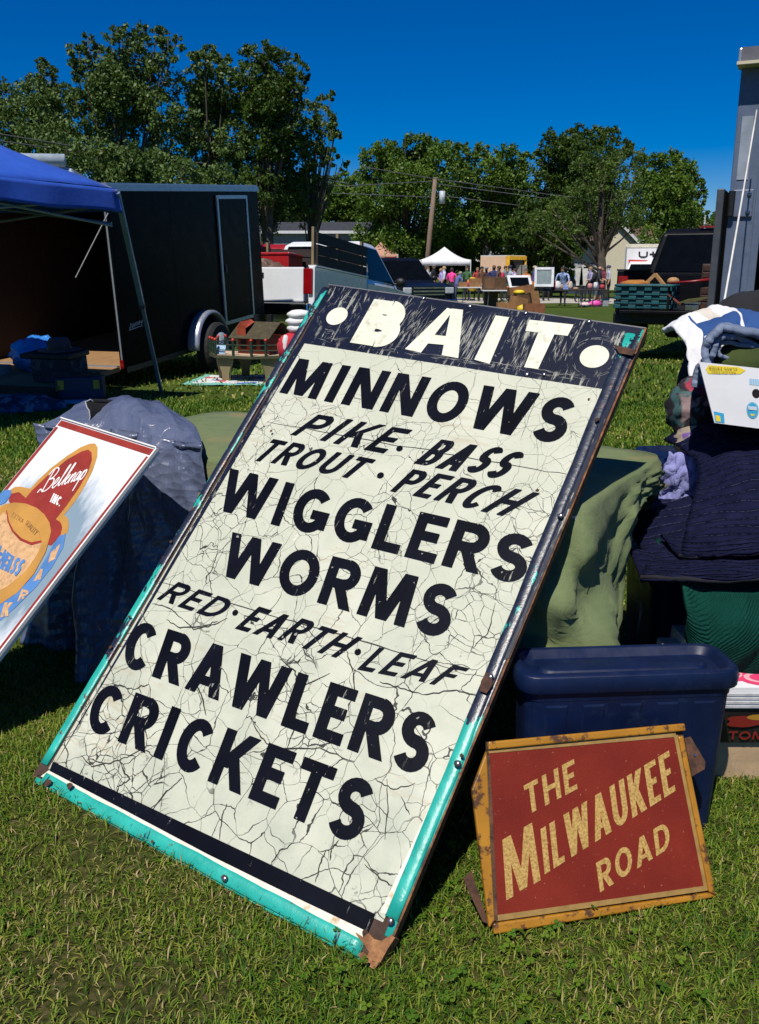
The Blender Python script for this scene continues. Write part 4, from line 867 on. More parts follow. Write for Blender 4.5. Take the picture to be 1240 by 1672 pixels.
decal('round_emblem', ov(-.085, .068, .0205, .033), STB, .0004); decal('round_emblem', ov(-.085, .068, .0188, .0305), mat('emblem_gold_ink', (.55, .58, .2), .6), .0006); decal('round_emblem', ov(-.085, .068, .0178, .0292), STB, .0008)
q = MB(); word(q, 'CHIQUITA', [(-.071, .084), (-.071, .070), (-.099, .070), (-.099, .084)], .16, 0); o = q.build('printed_lettering', WCARD, bc); o.matrix_local = Matrix.Rotation(math.pi/2, 4, 'X'); o.location = (0, -.0026, 0)
decal('emblem_mark', [(-.093, .050), (-.085, .046), (-.076, .051), (-.079, .056), (-.085, .053), (-.090, .056)], STY, .0012)
decal('blue_corner_print', [(-.226, .004), (-.190, .004), (-.186, .042), (-.222, .046)], STB, .0005); decal('yellow_corner_print', [(-.222, .008), (-.204, .008), (-.202, .030), (-.219, .032)], STY, .0009)
for ch_ in bc.children:      # the carton's left side flares towards its mouth
    for v_ in ch_.data.vertices:
        up_ = v_.co.y if ch_.name.startswith('printed_lettering') else v_.co.z
        if v_.co.x < 0: v_.co.x += (-v_.co.x/(W_/2))*.07*(1-up_/H_)
# olive cloth bulging from the carton
q = MB(); q.ball((1.16, 2.70, 1.0), (.20, .12, .075), 28, 16, lambda d: 1+.10*fbm(d.x*7, d.z*6+d.y*4, 2)); tag(q.build('olive_cloth', mat_cloth('olive_drab_cloth', (.03, .045, .012), (.06, .08, .022)), smooth=True), 'olive green cloth stuffed into the open carton', 'cloth')
# folded denim blanket on the carton: a thick folded ribbon
DEN = mat_cloth('quilted_denim', (.13, .165, .25), (.20, .245, .35), 900, .9, wr=.5)
den = thing('denim_blanket', 'folded grey blue denim blanket lying on top of the carton', 'blanket', (1.2, 2.7, 1.0))
def layer(prof, th, y0, y1, sd):
    P = [ony(a, b, 2.72) for a, b in prof]; F = []
    for i in range(len(P)-1):
        for j in range(5): F.append(P[i]+(P[i+1]-P[i])*j/5)
    F.append(P[-1]); F = np.array(F)
    for _ in range(4): F[1:-1] = (F[:-2]+2*F[1:-1]+F[2:])/4
    n = len(F)-1
    def fn(s, t):
        i = min(int(s*n), n-1); k = s*n-i; p = F[i]*(1-k)+F[i+1]*k
        return (p[0]*(y0+(y1-y0)*t)/2.72+.004*fbm(s*8, t*5, sd), y0+(y1-y0)*t+.012*fbm(s*10, t*3, sd), p[2]+.006*fbm(s*12+1, t*6, sd+2)-.02*t)
    o = uv_grid('blanket_fold', fn, 60, 14, DEN, None, th); child_world(o, den)
layer([(1300, 560), (1240, 546), (1200, 534), (1174, 532), (1158, 552), (1151, 578), (1154, 592)], .020, 2.62, 3.05, 1)
layer([(1300, 578), (1240, 562), (1205, 547), (1180, 545), (1168, 556), (1163, 576), (1162, 588)], .017, 2.63, 3.05, 4)
layer([(1300, 580), (1240, 566), (1215, 558), (1190, 553), (1174, 560), (1170, 570), (1180, 580), (1200, 587), (1240, 582), (1300, 572)], .012, 2.64, 3.05, 8)
layer([(1135, 628), (1140, 600), (1150, 588), (1166, 592), (1170, 606)], .018, 2.66, 2.95, 11)
# patchwork quilt behind, hung over a rounded pile
QB = mat_cloth('quilt_blue_patch', (.020, .06, .19), (.035, .095, .27), 800, .9, wr=.5); QC = mat_cloth('quilt_cream', (.55, .50, .42), (.68, .63, .55), 800, .9, wr=.4); QW = mat_cloth('quilt_white', (.66, .66, .68), (.76, .76, .77), 800, .9, wr=.4)
qc = [(1098, 612), (1094, 560), (1106, 525), (1130, 512), (1180, 506), (1240, 502), (1320, 500)]
def quilt_fn(s, t):
    x0 = 1.075; y = 3.22; x = x0+.02-.02*math.sin(t*3)+(.62)*s
    top = 1.10+.030*s-.05*max(0, .25-s)**1*2.2-.9*max(0, .10-s)**1.4; hang = .245-.24*sstep(.0, .75, s)
    a = t*1.55
    if t < .45: k = t/.45; yy = y+.32*(1-k); z = top+.03*math.sin(k*math.pi)-.02*k
    else: k = (t-.45)/.55; yy = y-.10*math.sin(min(1, k*1.6)*math.pi/2); z = top-.02-hang*k-.02*k
    return (x+.012*fbm(s*9, t*7, 5), yy+.018*fbm(s*11+1, t*8, 6), z+.010*fbm(s*13, t*9, 2))
def quilt_mat(s, t):
    if s < .075: return 2 if t < .8 else 1
    if t > .86: return 1
    if .085 < s < .30: return 0 if (.36 < t < .50 or .55 < t < .80) and not (.135 < s < .20 and t > .55) else (1 if .135 < s < .20 else 2)
    if .32 < s < .62 and .30 < t < .95: return 0
    if .62 < s < .645 or .665 < s < .70: return 1
    if .70 < s < .80: return 0
    return 2 if (.30 <= s <= .32) else 0 if t > .25 else 2
o = uv_grid('patchwork_quilt', quilt_fn, 120, 70, [QB, QC, QW], None, .02, quilt_mat); tag(o, 'blue and cream patchwork quilt draped over the pile at the right', 'quilt')
# support pile under the quilt and soft bundles left of the carton
def bundle(name, label, cat, px_, py_, Y, rx, rz_, ry, m, sd, amp=.13):
    c = ony(px_, py_, Y); q = MB(); q.ball(c, (rx, ry, rz_), 34, 20, lambda d: 1+amp*fbm(d.x*5+d.y*3, d.z*5+d.y*2, sd)); return tag(q.build(name, m, smooth=True), label, cat)
FL1 = mat_floral('dark_floral_print', (.018, .012, .016), [(.30, .03, .06), (.32, .22, .22), (.05, .12, .12)], 11); FL2 = mat_floral('beige_floral_print', (.34, .28, .20), [(.42, .13, .05), (.14, .07, .28), (.20, .18, .10)], 9); FL3 = mat_floral('orange_floral_print', (.40, .33, .22), [(.50, .10, .02), (.10, .05, .25), (.30, .02, .03)], 8)
LAV = mat_quilted('lavender_quilt', (.20, .21, .46), (.28, .29, .56), 3, 4, (.2, .2, .42), .3)
bundle('floral_bag', 'dark floral fabric bundle slumped below the patchwork quilt', 'fabric', 1136, 668, 3.05, .092, .105, .12, FL1, 2)
bundle('floral_bundle', 'beige floral fabric bundle under the dark floral one', 'fabric', 1146, 724, 2.95, .085, .062, .12, FL2, 5)
bundle('floral_bundle', 'small orange floral scrap bundle beside the green canvas corner', 'fabric', 1122, 762, 2.92, .060, .035, .08, FL3, 8)
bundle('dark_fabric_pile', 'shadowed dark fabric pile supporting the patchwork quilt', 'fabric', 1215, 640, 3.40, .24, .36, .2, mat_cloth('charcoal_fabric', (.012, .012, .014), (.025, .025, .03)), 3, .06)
def lav_fn(s, t): 
    p = ony(1150-52*t+ -18*s, 745+s*98, 2.80); return (p[0]+.01*fbm(s*6, t*6, 1), p[1]+.02*fbm(s*5, t*4, 2)+.05*t, p[2]+.01*fbm(s*8, t*7, 3))
tag(uv_grid('lavender_cloth', lav_fn, 26, 20, LAV, None, .01), 'quilted lavender cloth tucked beside the navy pads', 'cloth')
def fl_fn(s, t):
    p = ony(1036+44*s+6*t, 925+130*t, 2.95); return (p[0]+.012*math.sin(s*12+t*3), p[1]+.03*math.sin(s*9)+.02*fbm(s*5, t*5, 1), max(p[2], .01))
tag(uv_grid('floral_curtain', fl_fn, 24, 26, FL3, None, .006), 'orange floral cloth hanging in the gap behind the navy bin', 'cloth')
carton('cardboard_box', 'low white box showing between the navy bin and the green blanket', .80, 1.02, 2.385, 2.43, 0, .24, WCARD, 0)
# stack that carries the bundles
t = tote('plastic_tote', 'dark bin under the floral bundles behind the moving pads', (1.26, 3.22, 0), R(5), .55, .42, .62, lid=True, ribs=False)
# ============================================================ vehicles
RUB = mat('tyre_rubber', (.012, .012, .012), .85); RIM = mat('painted_wheel_rim', (.38, .42, .46), .4, metal=.3); GLASS = mat('tinted_window_glass', (.003, .004, .006), .16, spec=.06); CHR = mat('chrome_trim', (.45, .46, .48), .15, metal=1); BLK = mat('black_plastic_trim', (.008, .008, .009), .5)
WHP = mat('white_car_paint', (.70, .72, .74), .25, .04, 3, coat=.5); NVP = mat('navy_car_paint', (.004, .006, .014), .34, .2, 3, spec=.25); BKP = mat('black_car_paint', (.004, .004, .005), .38, .2, 3, spec=.2); RDP = mat('red_car_paint', (.34, .012, .012), .3, .15, 3, coat=.5)
LRED = mat('red_lamp_lens', (.22, .004, .006), .15); LCLR = mat('clear_lamp_lens', (.42, .44, .46), .12, spec=.7)
def wheel(parent, c, r_, w, side, holes=8):
    t = MB(); pr = [(r_*.62, w*.5), (r_*.9, w*.5), (r_, w*.32), (r_, -w*.32), (r_*.9, -w*.5), (r_*.62, -w*.5)]
    rings = [[(c[0]+a*math.cos(k*math.pi/14), c[1]+b, c[2]+a*math.sin(k*math.pi/14)) for k in range(28)] for a, b in pr]; t.loft(rings, cap=False)
    o = t.build('tyre', RUB, parent, smooth=False); q = MB(); y = c[1]+side*w*.36
    rings = [[(c[0]+a*math.cos(k*math.pi/14), y+side*b, c[2]+a*math.sin(k*math.pi/14)) for k in range(28)] for a, b in ((r_*.63, .03), (r_*.58, .0), (r_*.5, -.01), (r_*.28, .0), (r_*.24, .035), (r_*.02, .04))]
    q.loft(rings, cap=True); q.build('rim', RIM, o, smooth=True)
    for k in range(holes):
        a = k*2*math.pi/holes; h = MB(); h.cyl((c[0]+r_*.40*math.cos(a), y-side*.002, c[2]+r_*.40*math.sin(a)), (c[0]+r_*.40*math.cos(a), y+side*.004, c[2]+r_*.40*math.sin(a)), r_*.06, n=8); h.build('rim_hole', BLK, o)
    h = MB(); h.cyl((c[0], y, c[2]), (c[0], y+side*.055, c[2]), r_*.13, r_*.1, 10); h.build('hub_cap', CHR, o); return o
def pickup(name, label, loc, rz, P, tailgate=True, bedlen=2.0, zs=1.0, grille='chrome'):
    t = thing(name, label, 'pickup truck', loc, rz); L = bedlen+3.35; hw_ = .95; x1 = .08+bedlen; xr, xf = .08+bedlen*.48, x1+2.2; zr = 1.20*zs; wr_ = .38
    def arc(cx, r0, n=10): return [(cx+r0*math.cos(math.pi*(1-k/n)), .36+r0*math.sin(math.pi*(1-k/n))) for k in range(n+1)]
    for s in (-1, 1):     # bed side with its wheel opening
        q = MB(); poly = [(.08, .55), (.08, zr), (x1-.02, zr), (x1-.02, .45), (xr+.47, .45)]+arc(xr, .46)[::-1]+[(xr-.47, .5)]
        q.prism([(a, b) for a, b in poly], .10, M=Matrix(((1, 0, 0), (0, 0, 1), (0, 1, 0)))); o = q.build('bed_side', P, t, bevel=.02); o.location.y = s*hw_-(.10 if s > 0 else 0)
        q = MB(); q.box((x1/2+.05, s*(hw_-.05), zr+.012), (bedlen-.02, .13, .024)); q.build('bed_rail', BLK if P is not WHP else P, t)
        q = MB(); q.box((.06, s*(hw_-.10), .98), (.05, .15, .38)); q.build('tail_light', LRED, t, bevel=.015)
        q = MB(); poly = [(x1+1.78, .42), (x1+1.70, 1.10*zs), (x1+2.6, 1.06*zs), (x1+3.22, .98*zs), (x1+3.26, .55), (xf+.47, .42)]+arc(xf, .46)[::-1]
        q.prism(poly, .12, M=Matrix(((1, 0, 0), (0, 0, 1), (0, 1, 0)))); o = q.build('front_wing', P, t, bevel=.03); o.location.y = s*hw_-(.12 if s > 0 else 0)
        for cx in (xr, xf): wheel(t, (cx, s*(hw_-.13), .37), wr_, .24, s, 6)
        q = MB(); q.ball((x1+1.52, s*(hw_+.12), 1.22*zs), (.07, .11, .09), 12, 8); q.box((x1+1.50, s*(hw_+.02), 1.18*zs), (.06, .12, .04)); q.build('wing_mirror', BLK, t, smooth=True)
        q = MB(); q.box((x1+3.22, s*(hw_-.20), .86*zs), (.10, .30, .20)); q.build('headlight', LCLR, t, bevel=.03)
    q = MB(); q.box((.08+bedlen/2, 0, .66), (bedlen-.06, 1.7, .05)); q.build('bed_floor', BLK, t)
    q = MB(); q.box((x1-.05, 0, .92), (.05, 1.68, .5)); q.build('bed_bulkhead', P, t)
    if tailgate:
        q = MB(); q.box((.075, 0, .93), (.06, 1.56, .52)); o = q.build('tailgate', P, t, bevel=.02); h = MB(); h.box((.040, 0, 1.07), (.02, .22, .07)); h.build('handle', BLK, o)
    else:
        q = MB(); q.box((-.20, 0, .665), (.50, 1.52, .05)); q.build('tailgate', P, t, bevel=.01)
    q = MB(); q.box((-.03, 0, .56), (.16, 1.86, .18)); q.build('rear_bumper', BLK if P is not WHP else CHR, t, bevel=.03)
    rg = lambda z, a, b, w: [(a, -w, z), (b, -w, z), (b, w, z), (a, w, z)]
    lv = [(.42, x1+.02, x1+1.78, .95), (1.10*zs, x1+.02, x1+1.74, .95), (1.16*zs, x1+.03, x1+1.70, .93), (1.78*zs, x1+.22, x1+1.02, .76), (1.86*zs, x1+.36, x1+.90, .68)]
    q = MB(); q.loft([rg(*k) for k in lv]); q.build('cab', P, t, bevel=.04)
    def pane(nm, f, off, k0=.04, k1=.97):
        a, b = lv[2], lv[3]; q = MB(); vs = []
        for k in (k0, k1):
            z = a[0]+(b[0]-a[0])*k; xa, xb, w = (a[i]+(b[i]-a[i])*k for i in (1, 2, 3)); vs.append(f(xa, xb, w, z))
        q.add([vs[0][0], vs[0][1], vs[1][1], vs[1][0]], [(0, 1, 2, 3)]); q.build(nm, GLASS, t, solid=.004)
    pane('rear_window', lambda xa, xb, w, z: ((xa-.012, -w*.88, z), (xa-.012, w*.88, z)), 0)
    pane('windscreen', lambda xa, xb, w, z: ((xb+.014, -w*.92, z), (xb+.014, w*.92, z)), 0)
    for s in (-1, 1):
        pane('side_window', lambda xa, xb, w, z: ((xa+.10, s*(w+.012), z), (xb-.12, s*(w+.012), z)), 0)
        q = MB(); q.box((x1+.55, s*.957, 1.0), (.16, .02, .03)); q.build('door_handle', BLK, t)
    q = MB(); q.loft([[(x1+1.66, y, 1.13*zs-.05*abs(y)) for y in (-.80, -.4, 0, .4, .80)]+[(x1+1.66, .80, .6), (x1+1.66, -.80, .6)], [(x1+2.7, y, 1.09*zs-.05*abs(y)) for y in (-.80, -.4, 0, .4, .80)]+[(x1+2.7, .80, .6), (x1+2.7, -.80, .6)], [(x1+3.2, y, .99*zs-.03*abs(y)) for y in (-.80, -.4, 0, .4, .80)]+[(x1+3.2, .80, .6), (x1+3.2, -.80, .6)]]); q.build('bonnet', P, t, smooth=False, bevel=.02)
    q = MB(); q.box((x1+3.22, 0, .84*zs), (.06, 1.12, .30)); g = q.build('grille', BLK, t)
    for k in range(3): h = MB(); h.box((x1+3.262, 0, (.74+.10*k)*zs), (.02, 1.10, .035 if k != 1 else .05)); h.build('grille_bar', CHR, g)
    q = MB(); q.box((x1+3.30, 0, .52), (.20, 1.94, .20)); q.build('front_bumper', CHR if P is not BKP else BLK, t, bevel=.04)
    q = MB(); q.box((x1+.30, 0, 1.88*zs), (.06, .34, .03)); q.build('brake_light', LRED, t)
    return t
def heading(dx, dy): return math.atan2(dy, dx)
# white pickup with timber stake sides
wx, wy = -1.42, 14.45
wt = pickup('pickup_truck', 'white pickup with dark timber stake sides on its bed', (wx-.30, wy, gz1(wx, wy)+.05), heading(.33, .945), WHP, bedlen=2.35)
WOOD = mat('weathered_dark_boards', (.028, .020, .016), .8, .3, 8, stretch=(1, 1, 6), bmp=.2); WOODT = mat('tan_stake_wood', (.22, .16, .09), .8, .2, 8, bmp=.2)
for s in (-1, 1):
    for k, (z, hgt) in enumerate(((1.30, .15), (1.465, .15), (1.635, .16))):
        q = MB(); q.box((1.30, s*.93, z), (2.2, .03, hgt)); q.build('stake_board', WOOD, wt)
    for x in (.16, 1.15, 2.25): q = MB(); q.box((x, s*.895, 1.46), (.09, .04, .66)); q.build('stake_post', WOODT, wt)
for z in (1.31, 1.46, 1.61): q = MB(); q.box((2.30, 0, z), (.03, 1.72, .13)); q.build('headboard_plank', WOOD, wt)
wt.location = (wx-.52, wy, gz1(wx, wy)+.20); wt.rotation_euler = (0, R(4.5), heading(.33, .945))
q = MB(); q.ball((.75, .35, 1.14), (.55, .5, .24), 26, 14, lambda d: 1+.16*fbm(d.x*6, d.y*5+d.z*4, 3)); o = q.build('camouflage_tarp', mat_floral('camouflage_cloth', (.12, .07, .05), [(.05, .03, .02), (.22, .15, .11)], 6), None, smooth=True); o.matrix_world = wt.matrix_basis; tag(o, 'crumpled brown camouflage tarp lying in the white pickup bed', 'tarp')
q = MB(); q.box((1.9, .52, 1.27), (.6, .66, .50)); q.box((1.9, .52, 1.54), (.64, .70, .05)); o = q.build('cargo_box', RDP, None, bevel=.02); o.matrix_world = wt.matrix_basis; tag(o, 'red lidded cargo box standing in the white pickup bed', 'box')
# red van standing beyond the white pickup
pickup('pickup_truck', 'red pickup mostly hidden beyond the white pickup bed', (-3.35, 17.9, gz1(-3, 19)+.12), heading(.33, .945), RDP, bedlen=1.8)
# navy pickup facing the camera
pickup('pickup_truck', 'dark navy pickup facing the camera behind the white truck', (-.55, 34.6, gz1(0, 34)), heading(.40, -.92), NVP, zs=1.03)
# black pickup with lowered tailgate
bk = pickup('pickup_truck', 'black pickup with lowered tailgate and loaded bed near the box trailer', (4.42, 13.75, gz1(4.5, 13.7)+.05), heading(.47, .883), BKP, tailgate=False, bedlen=1.95, zs=1.04)
bkM = bk.matrix_basis
def onbed(o, label, cat, group=None): o.matrix_world = bkM @ o.matrix_basis; return tag(o, label, cat, group)
TEAL = mat('teal_painted_wicker', (.006, .075, .09), .6, .25, 12, bmp=.2)
b = thing('wicker_basket', 'large teal woven basket on the black pickup tailgate', 'basket', (0, 0, 0))
def basket(parent, cx, cy, z0, w, d, h):
    for row in range(5):
        for k in range(22):
            u = k/22*2*(w+d); off = .02 if (k+row) % 2 else -.005
            if u < w: p = (cx-w/2+u, cy-d/2-off); sz = (2*(w+d)/22*.98, .018)
            elif u < w+d: p = (cx+w/2+off, cy-d/2+u-w); sz = (.018, 2*(w+d)/22*.98)
            elif u < 2*w+d: p = (cx+w/2-(u-w-d), cy+d/2+off); sz = (2*(w+d)/22*.98, .018)
            else: p = (cx-w/2-off, cy+d/2-(u-2*w-d)); sz = (.018, 2*(w+d)/22*.98)
            q = MB(); q.box((p[0], p[1], z0+.04+row*h/5.4), (sz[0], sz[1], h/5.4*.82)); q.build('wicker_strand', TEAL, parent, bevel=.006)
    q = MB(); q.loft([rrect(cx, cy, w-.06, d-.06, .05, z0), rrect(cx, cy, w-.02, d-.02, .05, z0+h)], cap=True); q.build('lining', BLK, parent)
    q = MB(); q.tube([(p[0], p[1], z0+h) for p in rrect(cx, cy, w+.04, d+.04, .06, 0)], .022, 8, closed=True); q.build('rim', TEAL, parent, smooth=True)
basket(b, -.14, .44, .70, .42, .80, .34); b.matrix_world = bkM
ORC = mat_cloth('orange_cloth', (.30, .11, .02), (.42, .19, .05)); DKW = mat('dark_stained_wood', (.045, .018, .010), .5, .3, 10); TANW = mat('tan_frame_wood', (.36, .20, .08), .6, .2, 10); RDM = mat('red_toolbox_enamel', (.20, .008, .010), .35, .15)
q = MB(); q.ball((-.14, .62, 1.06), (.16, .2, .06), 24, 12, lambda d: 1+.2*fbm(d.x*7, d.y*6, 1)); onbed(q.build('orange_cloth', ORC, smooth=True), 'rumpled orange cloth heaped on the teal basket', 'cloth')
q = MB(); q.bar((-.1, .50, 1.04), (-.02, .36, 1.20), .04); q.bar((-.02, .36, 1.20), (-.1, .20, 1.04), .04); onbed(q.build('picture_easel', TANW), 'small tan wooden frame corner standing on the basket', 'frame')
q = MB(); q.ball((-.1, .08, 1.10), (.08, .09, .06), 16, 10); onbed(q.build('straw_hat', TANW, smooth=True), 'round tan hat among the things on the basket', 'hat')
q = MB(); q.tube([(-.25, .10, 1.08), (-.22, -.20, 1.10), (-.2, -.46, 1.13)], [.012, .018, .024], 8); onbed(q.build('hand_tool', RDM, smooth=True), 'red handled tool lying across the basket edge', 'tool')
q = MB(); q.bar((-.30, .18, .98), (-.36, -.10, .78), .03, .02); onbed(q.build('wooden_stick', mat('red_brown_stick', (.20, .05, .03), .6)), 'reddish stick slanting down in front of the basket', 'stick')
q = MB(); q.add([(-.38, -.05, .80), (-.38, -.20, .86), (-.36, -.52, .90), (-.36, -.30, .82)], [(0, 1, 2, 3)]); onbed(q.build('folded_card', mat('olive_card', (.16, .15, .06), .7), solid=.004), 'folded olive card leaning beside the basket', 'card')
for i, (y, w, h) in enumerate(((-.50, .36, .34), (-.50, .36, .30))):
    c = thing('drawer_chest', ('dark wooden drawer chest on the pickup tailgate', 'small dark drawer chest stacked on the other chest')[i], 'chest'); z0 = .70+.345*i
    q = MB(); q.box((-.02, y, z0+h/2), (.30, w, h)); q.build('carcase', DKW, c, bevel=.008)
    for k in range(3):
        q = MB(); q.box((-.175, y, z0+h*(.18+.31*k)), (.012, w*.9, h*.25)); o = q.build('drawer', DKW, c, bevel=.004); hq = MB(); hq.ball((-.19, y, z0+h*(.18+.31*k)), .012, 8, 6); hq.build('knob', CHR, o)
    c.matrix_world = bkM
c = thing('tool_chest', 'red metal tool chest at the right of the pickup bed', 'tool chest'); q = MB(); q.box((0, -.80, .93), (.3, .20, .46)); q.build('carcase', RDM, c, bevel=.01)
for k in range(3): q = MB(); q.box((-.155, -.80, .80+.13*k), (.012, .18, .10)); q.build('drawer', RDM, c, bevel=.004)
c.matrix_world = bkM
q = MB(); q.box((-.30, -.26, .735), (.14, .20, .08)); q.box((-.30, -.26, .80), (.05, .24, .03)); onbed(q.build('metal_clamp', CHR, bevel=.008), 'small shiny metal clamp on the lowered tailgate', 'tool')
# ============================================================ black enclosed trailer with its ramp down
u3 = np.array([.30, .954]); tp = R(4.2); rc = np.array([-2.78, 10.05])
tx = (u3[0]*math.cos(tp), u3[1]*math.cos(tp), math.sin(tp)); ty = (-u3[1], u3[0], 0); tz = tuple(np.cross(tx, ty))
trM = basis((rc[0], rc[1], .20), tx, ty, tz); TLn, TW, TH = 3.7, 1.85, 1.92
tr = thing('cargo_trailer', 'black enclosed cargo trailer with its rear open beside the blue canopy', 'trailer', M=trM)
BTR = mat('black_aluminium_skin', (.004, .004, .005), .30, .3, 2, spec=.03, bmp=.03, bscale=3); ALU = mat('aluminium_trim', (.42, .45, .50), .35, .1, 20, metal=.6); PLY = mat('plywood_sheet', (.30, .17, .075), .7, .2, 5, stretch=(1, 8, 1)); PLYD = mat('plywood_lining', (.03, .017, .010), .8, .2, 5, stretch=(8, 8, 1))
for i in range(3):
    x = TLn/3*i; q = MB(); q.box((x+TLn/6, .012, TH/2), (TLn/3-.006, .024, TH)); q.build('side_panel', BTR, tr)
q = MB(); q.box((TLn/2, TW-.012, TH/2), (TLn, .024, TH)); q.build('side_panel', BTR, tr)
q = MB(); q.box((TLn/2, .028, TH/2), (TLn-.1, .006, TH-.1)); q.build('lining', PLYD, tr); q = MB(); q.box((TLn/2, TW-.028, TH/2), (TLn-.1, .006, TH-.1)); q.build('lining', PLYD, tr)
q = MB(); q.box((TLn/2, TW/2, TH+.012), (TLn, TW, .02)); q.build('roof', ALU, tr)
q = MB(); q.box((TLn-.012, TW/2, TH/2), (.024, TW-.05, TH-.02)); q.build('front_panel', BTR, tr)
q = MB(); q.box((TLn/2, TW/2, .02), (TLn-.03, TW-.06, .04)); q.build('floor', PLY, tr)
q = MB(); q.box((TLn/2, -.008, TH-.03), (TLn+.01, .02, .06)); q.build('roof_trim', ALU, tr)
for k in range(16): q = MB(); q.ball((.12+k*.235, -.020, TH-.03), (.007, .005, .007), 6, 4); q.build('rivet', ALU, tr)
for k in range(3):
    for j in range(14): q = MB(); q.ball((.02+TLn/3*k+.02, -.002, .12+j*.13), (.005, .004, .005), 6, 4); q.build('rivet', BTR, tr)
q = MB(); q.box((TLn/2, -.006, .0), (TLn, .02, .06)); q.build('bottom_rail', BLK, tr)
for y in (.03, TW-.03): q = MB(); q.box((-.015, y, TH/2), (.035, .06, TH)); q.build('rear_post', ALU if y > 1 else BTR, tr, bevel=.005)
q = MB(); q.box((-.036, .026, TH/2), (.008, .02, TH*.98)); q.build('post_edge_trim', ALU, tr)
q = MB(); q.box((-.04, .03, .07), (.01, .045, .09)); q.build('marker_lamp', LRED, tr)
q = MB(); q.box((-.015, TW/2, TH-.05), (.035, TW-.1, .1)); q.build('rear_header', BTR, tr)
# side door with pale frame
dx0, dx1, dz0, dz1 = 2.42, 3.28, .20, TH-.13
q = MB(); q.box(((dx0+dx1)/2, -.010, (dz0+dz1)/2), (dx1-dx0, .02, dz1-dz0)); dr = q.build('side_door', BTR, tr)
for c, d in (((dx0, -.018, (dz0+dz1)/2), (.045, .02, dz1-dz0+.04)), ((dx1, -.018, (dz0+dz1)/2), (.045, .02, dz1-dz0+.04)), (((dx0+dx1)/2, -.018, dz1), (dx1-dx0-.05, .02, .045)), (((dx0+dx1)/2, -.018, dz0), (dx1-dx0-.05, .02, .045))):
    q = MB(); q.box(c, d); q.build('door_frame', ALU, dr)
q = MB(); q.box((dx0+.08, -.03, .9), (.05, .02, .10)); q.build('door_latch', BLK, dr)
# wheel and its round mudguard
wcx, wz = 1.80, -.03; wl = wheel(tr, (wcx, -.14, wz), .325, .20, -1, 8)
q = MB(); rings = []
for k in range(19):
    a = math.pi*(k/18); rings.append([(wcx+rr*math.cos(a), y, wz+.03+rr*math.sin(a)) for rr, y in ((.42, .03), (.445, -.02), (.445, -.13), (.42, -.16), (.40, -.15), (.40, .03))])
q.loft(rings, cap=True); q.build('mudguard', mat('pale_alloy_guard', (.36, .38, .44), .35, metal=.5), tr, smooth=True)
q = MB()
for s in ([(.165, .44), (.15, .385), (.135, .385), (.13, .40)], [(.18, .39), (.20, .39), (.205, .425), (.185, .425), (.18, .39)], [(.225, .43), (.22, .395), (.24, .395), (.25, .432)], [(.262, .395), (.27, .432), (.285, .432)], [(.292, .398), (.302, .435), (.318, .43), (.314, .40)], [(.35, .402), (.335, .402), (.338, .438), (.355, .438), (.352, .42), (.336, .42)], [(.372, .44), (.385, .41)], [(.405, .445), (.375, .38)]):
    for P4 in strip(s, .009): q.add([(p.x, p.y, 1e-5*len(q.f)) for p in P4], [(0, 1, 2, 3)])
q.add([(.12, .372, 0), (.40, .385, 0), (.40, .379, 0), (.12, .364, 0)], [(0, 1, 2, 3)])
o = q.build('script_badge', mat('silver_badge', (.40, .46, .55), .4), tr); o.matrix_local = Matrix(((1, 0, 0, 0), (0, 0, -1, -.004), (0, 1, 0, .05), (0, 0, 0, 1)))
# ramp propped level
rp = MB(); rp.box((-.62, TW/2, .015), (1.15, TW-.12, .05)); ro = rp.build('ramp', PLY, tr); e_ = MB(); e_.box((-1.215, TW/2, -.03), (.03, TW-.1, .14)); e_.build('ramp_edge', BLK, ro); e_ = MB(); e_.box((-.06, TW/2, .046), (.05, TW-.14, .012)); e_.build('hinge_bar', ALU, ro)
for y in (.25, TW-.25): e_ = MB(); e_.cyl((-1.1, y, -.03), (-1.1, y, -.30), .02); e_.build('ramp_leg', BLK, ro)
trW = trM
def onramp(o, label, cat): o.matrix_world = trW @ o.matrix_basis; return tag(o, label, cat)
BTARP = mat_tarp('bright_blue_tarp', (.02, .16, .55), (.05, .28, .75))
q = MB(); q.ball((-.35, .86, .20), (.24, .30, .19), 26, 16, lambda d: 1+.22*fbm(d.x*6+1, d.y*5+d.z*5, 4)); onramp(q.build('blue_tarp_bundle', BTARP, smooth=True), 'crumpled bright blue tarp bundle on the trailer ramp', 'tarp')
FELT = mat_cloth('plum_felt', (.07, .045, .06), (.11, .075, .09))
hat = thing('felt_hat', 'dark plum felt hat resting on a box on the ramp', 'hat'); q = MB(); q.loft([[(-.80+a*math.cos(k*.39), .24+a*1.15*math.sin(k*.39), z) for k in range(16)] for a, z in ((.19, .335), (.195, .342), (.11, .35), (.105, .42), (.08, .46), (.02, .455))]); q.build('crown_and_brim', FELT, hat, smooth=True)
q = MB(); q.loft([[(-.80+a*math.cos(k*.39), .24+a*1.15*math.sin(k*.39), z) for k in range(16)] for a, z in ((.112, .352), (.111, .38))], cap=False); q.build('hat_band', BLK, hat); hat.matrix_world = trW
t = thing('storage_crate', 'dark patterned storage crate under the felt hat on the ramp', 'crate'); q = MB(); q.box((-.86, .22, .16), (.30, .46, .24)); q.build('tub', mat_floral('dark_blue_pattern', (.012, .016, .028), [(.06, .07, .09), (.02, .03, .05)], 12), t, bevel=.01); q = MB(); q.box((-.86, .26, .305), (.36, .58, .05)); q.build('lid', BLK, t, bevel=.012); t.matrix_world = trW
CLP = mat('clear_plastic_tray', (.34, .35, .37), .2, .1)
